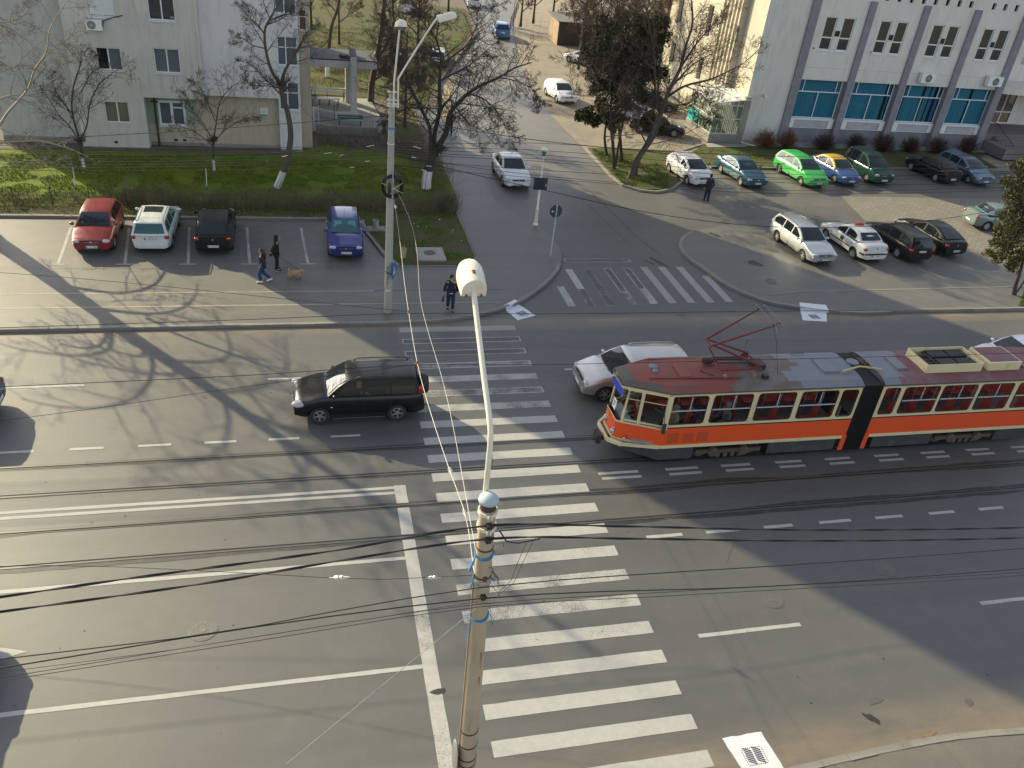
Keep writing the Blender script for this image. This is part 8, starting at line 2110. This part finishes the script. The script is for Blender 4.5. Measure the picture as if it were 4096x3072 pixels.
def person(label, x, y, z, rz, pose, top, bottom, shoe, hair, hood=None, scale=1.0, long_coat=0.0, sole=None, sit=False, group='people', hair_bun=False):
    """local frame: +x is where the person faces, +y the left side. pose: legs/arms as offsets"""
    root = thing('person', label, 'person', (x, y, z), rz, group); root.scale = (scale,)*3
    hz = pose.get('hip', 0.93); N = {}; E_ = []
    lean = pose.get('lean', 0.03)
    N['pelvis'] = ((0,0,hz), 0.125); N['waist'] = ((lean*.4,0,hz+.16), 0.115); N['chest'] = ((lean,0,hz+.36), 0.135); N['neckb'] = ((lean*1.2,0,hz+.53), 0.06)
    N['neck'] = ((lean*1.4+.01,0,hz+.585), 0.052); ht = pose.get('turn', 0.0); cx, sy = math.cos(ht), math.sin(ht)
    hx = lean*1.5
    N['jaw'] = ((hx+.025*cx,.025*sy,hz+.635), 0.062); N['face'] = ((hx+.018*cx,.018*sy,hz+.70), 0.082); N['crown'] = ((hx,0,hz+.77), 0.074)
    N['nose'] = ((hx+.115*cx,.115*sy,hz+.685), 0.012)
    E_ += [('pelvis','waist'),('waist','chest'),('chest','neckb'),('neckb','neck'),('neck','jaw'),('jaw','face'),('face','crown'),('face','nose')]
    T = {}; TE = []; L = {}; LE = []
    for s, nm in ((1,'l'),(-1,'r')):
        kx, ax_, lift = pose['leg_'+nm]           # knee and ankle forward offsets, ankle height
        hip = (0, s*.095, hz-.03); knee = (kx, s*.10, pose.get('kz_'+nm, hz*.53)); ank = (ax_, s*.095, .085+lift)
        toe = (ax_+.15, s*.11, .045+lift*pose.get('toe', .55)) 
        N['hip'+nm] = (hip,.095); N['knee'+nm] = (knee,.062); N['ank'+nm] = (ank,.042); N['toe'+nm] = (toe,.035)
        E_ += [('pelvis','hip'+nm),('hip'+nm,'knee'+nm),('knee'+nm,'ank'+nm),('ank'+nm,'toe'+nm)]
        L['hip'+nm] = (hip,.108); L['knee'+nm] = (knee,.078); L['ank'+nm] = ((ank[0],ank[1],ank[2]+.02),.062); LE += [('pelvis','hip'+nm),('hip'+nm,'knee'+nm),('knee'+nm,'ank'+nm)]
        ex, ey_, ez_ = pose['elb_'+nm]; wx, wy, wz_ = pose['wri_'+nm]
        sh = (lean, s*.185, hz+.49); el = (ex, s*ey_, hz+ez_); wr = (wx, s*wy, hz+wz_)
        N['sh'+nm] = (sh,.062); N['el'+nm] = (el,.046); N['wr'+nm] = (wr,.030)
        E_ += [('chest','sh'+nm),('sh'+nm,'el'+nm),('el'+nm,'wr'+nm)]
        T['sh'+nm] = (sh,.080); T['el'+nm] = (el,.064); T['wr'+nm] = ((wr[0]*.9+el[0]*.1, wr[1]*.9+el[1]*.1, wr[2]*.9+el[2]*.1),.050); TE += [('chest','sh'+nm),('sh'+nm,'el'+nm),('el'+nm,'wr'+nm)]
        # palm, four bent fingers of different lengths and a thumb from the side of the palm
        d = (Vector(wr)-Vector(el)).normalized(); pl = Vector(wr) + d*.06; N['palm'+nm] = (tuple(pl), (.036,.020)); E_.append(('wr'+nm,'palm'+nm))
        fwd = Vector((1,0,0)); fwd = (fwd - d*fwd.dot(d)).normalized(); inn = d.cross(fwd)*s
        for i, (off, ln) in enumerate(((.026,.060),(.009,.068),(-.009,.064),(-.025,.050))):
            a = pl + d*.03 + fwd*off; b_ = a + d*ln*.55 - inn*.008; c = b_ + d*ln*.35 - inn*.026
            for q, (p, r) in enumerate(((a,.0095),(b_,.0085),(c,.0075))): N['f%d%d%s' % (i,q,nm)] = (tuple(p), r)
            E_ += [('palm'+nm,'f%d0%s' % (i,nm)),('f%d0%s' % (i,nm),'f%d1%s' % (i,nm)),('f%d1%s' % (i,nm),'f%d2%s' % (i,nm))]
        t0 = pl - d*.02 + fwd*.032; t1_ = t0 + fwd*.022 + d*.03; N['t0'+nm] = (tuple(t0),.011); N['t1'+nm] = (tuple(t1_),.009); E_ += [('palm'+nm,'t0'+nm),('t0'+nm,'t1'+nm)]
        sm = MB(); f0 = Vector(ank); f1 = Vector(toe); dd = (f1-f0); 
        sm.tube([(ank[0]-.075,ank[1],ank[2]-.035),(ank[0]-.02,ank[1],ank[2]-.01),(ank[0]+.06,ank[1],ank[2]-.025+dd.z*.3),(toe[0],toe[1],toe[2]),(toe[0]+.055,toe[1],toe[2]-.008)], [.036,.052,.046,.042,.022], 10)
        so = sm.build('shoe', shoe, root, 60)
        if sole:
            s2 = MB(); s2.tube([(ank[0]-.085,ank[1],ank[2]-.075),(ank[0]+.03,ank[1],ank[2]-.078+dd.z*.2),(toe[0]+.06,toe[1],toe[2]-.035)], [.022,.030,.022], 8); s2.build('sole', sole, so, 60)
    body = skin_mesh('body', N, E_, 'pelvis', m_skin, root, 2)
    T['pelvis'] = ((0,0,hz-.04-long_coat), (.165,.135) if not long_coat else (.185,.155)); T['waist'] = ((lean*.4,0,hz+.16), (.165,.13)); T['chest'] = ((lean,0,hz+.36), (.175,.14)); T['neckb'] = ((lean*1.2,0,hz+.54), .075)
    TE += [('pelvis','waist'),('waist','chest'),('chest','neckb')]
    skin_mesh('jacket', T, TE, 'pelvis', top, root, 2, 1.16)
    L['pelvis'] = ((0,0,hz+.03), .135); skin_mesh('trousers', L, LE, 'pelvis', bottom, root, 2, 1.16)
    hc = Vector((hx-.012*cx,-.012*sy,hz+.745))
    h = MB()
    if hood:
        h.sphere((hc.x-.022*cx,hc.y-.022*sy,hc.z-.045),1,14,10,sz=(.112,.114,.118)); h.sphere((hx-.05*cx,0,hz+.58),1,12,8,sz=(.11,.14,.085)); h.build('hood', hood, root, 60)
    else:
        h.sphere(tuple(hc),1,14,10,sz=(.098,.092,.082)); h.sphere((hc.x-.03*cx,hc.y-.03*sy,hc.z-.05),1,12,8,sz=(.078,.086,.085))
        if hair_bun: h.sphere((hc.x-.13,hc.y,hc.z-.02),1,10,8,sz=(.045,.04,.04))
        h.build('hair', hair, root, 60)
    ey2 = MB()
    for s in (1,-1):
        p = Vector((hx+.018*cx,.018*sy,hz+.705)) + Vector((cx,sy,0))*.080 + Vector((-sy,cx,0))*.032*s; ey2.sphere(tuple(p),.010,8,6)
    ey2.build('eyes', m_trim, root)
    er = MB()
    for s in (1,-1):
        p = Vector((hx+.005*cx,.005*sy,hz+.69)) + Vector((-sy,cx,0))*.085*s; er.sphere(tuple(p),1,8,6,sz=(.02,.012,.03))
    if not hood: er.build('ears', m_skin, root, 60)
    mo = MB(); p = Vector((hx+.025*cx,.025*sy,hz+.648)) + Vector((cx,sy,0))*.064; mo.sphere(tuple(p),1,8,5,sz=(.012,.022,.007)); mo.build('mouth', mat('lips', (0.30,0.10,0.09), 0.6), root)
    return root
c_black = mat('cloth_black', (0.012,0.012,0.013), 0.9, var=0.2, scale=6); c_brown = mat('cloth_brown_black', (0.022,0.017,0.013), 0.85, var=0.3, scale=6); c_jean = mat('denim_blue', (0.02,0.045,0.14), 0.9, var=0.25, scale=6)
c_navy = mat('cloth_navy', (0.022,0.022,0.035), 0.9, var=0.2, scale=6); c_djean = mat('denim_dark', (0.018,0.026,0.05), 0.9, var=0.25, scale=6); c_white = mat('cloth_white', (0.7,0.7,0.7), 0.8, var=0.05)
h_dark = mat('hair_dark', (0.02,0.013,0.010), 0.7, var=0.3, scale=20); h_brown = mat('hair_brown', (0.06,0.035,0.02), 0.7, var=0.3, scale=20)
stand = dict(leg_l=(.03,.01,0), leg_r=(.02,-.06,0), elb_l=(-.06,.25,.22), wri_l=(.03,.27,-.02), elb_r=(-.06,.25,.22), wri_r=(.0,.27,-.03))
PZ = 0.12
p = person('man in a black hooded jacket holding the dog lead, cigarette in his mouth', -1.27, 36.65, PZ+.004, 0.0, dict(stand, leg_r=(.04,.03,0), leg_l=(.03,-.02,0), lean=.05, elb_r=(-.12,.23,.24), wri_r=(-.20,.20,.02), elb_l=(-.04,.24,.22), wri_l=(.10,.20,.0)), c_black, c_black, c_black, h_dark, hood=c_black, sole=c_white)
q = MB(); q.tube([(.17,0,1.585),(.24,.0,1.57)], .007, 6); q.build('cigarette', c_white, p)
q = MB(); q.sphere((-.22,-.21,.86),1,10,8,sz=(.06,.045,.075)); tag(q.build('lead_handle', c_black), 'black lead handle in the hooded man\'s hand behind him', 'lead'); bpy.data.objects['lead_handle'].location = (-1.27,36.65,PZ)
p = person('woman in a dark parka, blue jeans and white shoes walking away from the dog', -1.82, 35.40, PZ+.004, PI-.1, dict(leg_l=(.16,.12,.0), leg_r=(.04,-.32,.07), toe=-.2, elb_l=(-.10,.27,.20), wri_l=(.06,.22,.02), elb_r=(-.10,.27,.20), wri_r=(.06,.22,.02), lean=.03), c_brown, c_jean, c_white, h_brown, long_coat=.10, scale=.93, hair_bun=True)
q = MB(); q.sphere((-.10,0,1.47),1,12,8,sz=(.09,.13,.09)); q.build('hood', c_brown, p, 60)
p = person('young man in a navy jacket with a shoulder strap walking towards the kerb', 6.14, 32.45, PZ+.004, -PI/2-.08, dict(leg_l=(.10,.12,0), leg_r=(.02,-.16,.03), toe=.2, elb_r=(-.02,.27,.20), wri_r=(.03,.30,-.06), elb_l=(-.06,.26,.20), wri_l=(.02,.28,-.04), turn=.85), c_navy, c_djean, c_black, h_dark, sole=c_white)
q = MB(); q.tube([(.10,-.13,1.46),(.17,-.02,1.28),(.17,.10,1.10),(.10,.19,.98)], .018, 6); q.build('shoulder_strap', c_black, p)
q = MB(); q.sphere((.03,0,.885),1,16,6,sz=(.145,.175,.03)); q.build('shirt_hem', c_white, p, 60)
q = MB(); q.tube([(.05,-.31,.80),(.0,-.33,.62),(-.05,-.34,.42)], [.025,.045,.06], 8); o = q.build('folded_umbrella', mat('umbrella_blue', (0.035,0.06,0.10), 0.7)); tag(o, 'folded slate blue umbrella hanging from the young man\'s hand', 'umbrella'); o.location = (6.14,32.45,PZ); o.rotation_euler = (0,0,-PI/2-.08)
person('man in dark blue seen from behind by the small white hatchback', 24.9, 46.95, .01, PI/2+.1, dict(stand, leg_l=(.06,.10,0), leg_r=(.0,-.06,.0)), c_navy, c_djean, c_black, h_dark)
person('dark dressed passer-by on the pavement behind the big limewashed tree', 10.35, 59.2, PZ, PI/2, dict(stand, leg_l=(.10,.12,0), leg_r=(.0,-.14,.02)), c_black, c_black, c_black, h_dark)
# passengers behind the tram windows, seated
m_pbeige = mat('cloth_beige', (0.36,0.28,0.20), 0.9, var=0.15); m_pwine = mat('cloth_wine', (0.12,0.02,0.05), 0.9, var=0.15); m_pgrey = mat('cloth_grey_blue', (0.15,0.17,0.21), 0.9, var=0.15); m_pred = mat('cloth_red', (0.4,0.02,0.02), 0.9, var=0.15)
sit = dict(hip=.50, leg_l=(.40,.42,0), leg_r=(.40,.42,0), kz_l=.50, kz_r=.50, elb_l=(.02,.25,.22), wri_l=(.26,.16,.14), elb_r=(.02,.25,.22), wri_r=(.26,.16,.14))
person('tram passenger in a beige coat and pale woollen hat in the first window', 12.10, YC-.64, .885, PI, sit, m_pbeige, c_brown, c_black, h_brown, hood=m_pbeige, group='tram passengers')
person('tram passenger in a wine red coat beside the beige one', 12.78, YC-.60, .885, PI, sit, m_pwine, c_black, c_black, h_dark, group='tram passengers', scale=.95)
person('tram passenger in a grey blue jacket and pale cap in the second window', 14.05, YC-.64, .885, PI, sit, m_pgrey, c_black, c_black, mat('pale_cap', (0.4,0.4,0.38), 0.9), group='tram passengers')
person('tram driver in red at the front of the tram', 10.98, YC-.1, .90, PI, sit, m_pred, c_black, c_black, h_dark, group='tram passengers')
# ---- dog
dog = thing('dog', 'small sandy curly coated dog on a lead, tail curled over its back', 'dog', (-0.48, 35.80, PZ), -0.10)
m_fur = mat('dog_fur', (0.42, 0.27, 0.14), 0.95, var=0.35, scale=14, bmp=0.6, dirt=(0.26,0.15,0.07), dscale=6)
D = {'mid': ((0,0,.27),.092), 'chest': ((.17,0,.265),.105), 'rump': ((-.18,0,.275),.088), 'neck': ((.27,0,.33),.072), 'head': ((.35,0,.385),.075), 'muz': ((.43,0,.355),.042), 'nose': ((.475,0,.35),.020),
     'tail1': ((-.25,0,.35),.034), 'tail2': ((-.24,0,.43),.036), 'tail3': ((-.17,0,.46),.028)}
DE = [('mid','chest'),('mid','rump'),('chest','neck'),('neck','head'),('head','muz'),('muz','nose'),('rump','tail1'),('tail1','tail2'),('tail2','tail3')]
for nm, s, dx in (('fl',1,.07),('fr',-1,-.03)):
    D['sh'+nm] = ((.18,s*.065,.20),.050); D['kn'+nm] = ((.18+dx*.5,s*.065,.11),.032); D['an'+nm] = ((.18+dx,s*.065,.04),.027); D['pw'+nm] = ((.215+dx,s*.065,.022),.026); DE += [('chest','sh'+nm),('sh'+nm,'kn'+nm),('kn'+nm,'an'+nm),('an'+nm,'pw'+nm)]
for nm, s, dx in (('bl',1,-.07),('br',-1,.03)):
    D['st'+nm] = ((-.17+dx*.2,s*.065,.21),.060); D['ho'+nm] = ((-.24+dx,s*.065,.11),.030); D['an'+nm] = ((-.21+dx,s*.065,.04),.027); D['pw'+nm] = ((-.175+dx,s*.065,.022),.026); DE += [('rump','st'+nm),('st'+nm,'ho'+nm),('ho'+nm,'an'+nm),('an'+nm,'pw'+nm)]
db_ = skin_mesh('body', D, DE, 'mid', m_fur, dog, 2, 1.42)
for v in db_.data.vertices: v.co += v.normal*0.012*mnoise.noise(v.co*38)
q = MB()
for s in (1,-1): q.sphere((.335,s*.075,.385),1,10,6,sz=(.035,.020,.05))
q.build('ears', mat('ear_brown', (0.22,0.11,0.05), 0.95, var=0.3), dog, 60)
q = MB(); q.sphere((.49,0,.355),.016,8,6); 
for s in (1,-1): q.sphere((.405,s*.035,.405),.010,8,6)
q.build('nose_and_eyes', m_trim, dog)
q = MB(); q.lathe([(.078,-.015),(.078,.015)], c=(.26,0,.325), axis='X', n=14, cap=False); q.build('collar', c_black, dog)
q = MB(); q.tube(sag((-1.20,36.46,PZ+.84), (-0.22,35.78,PZ+.39), .03, 8), .009, 5); tag(q.build('dog_lead', c_black), 'black lead stretched from the hooded man to the dog', 'lead')
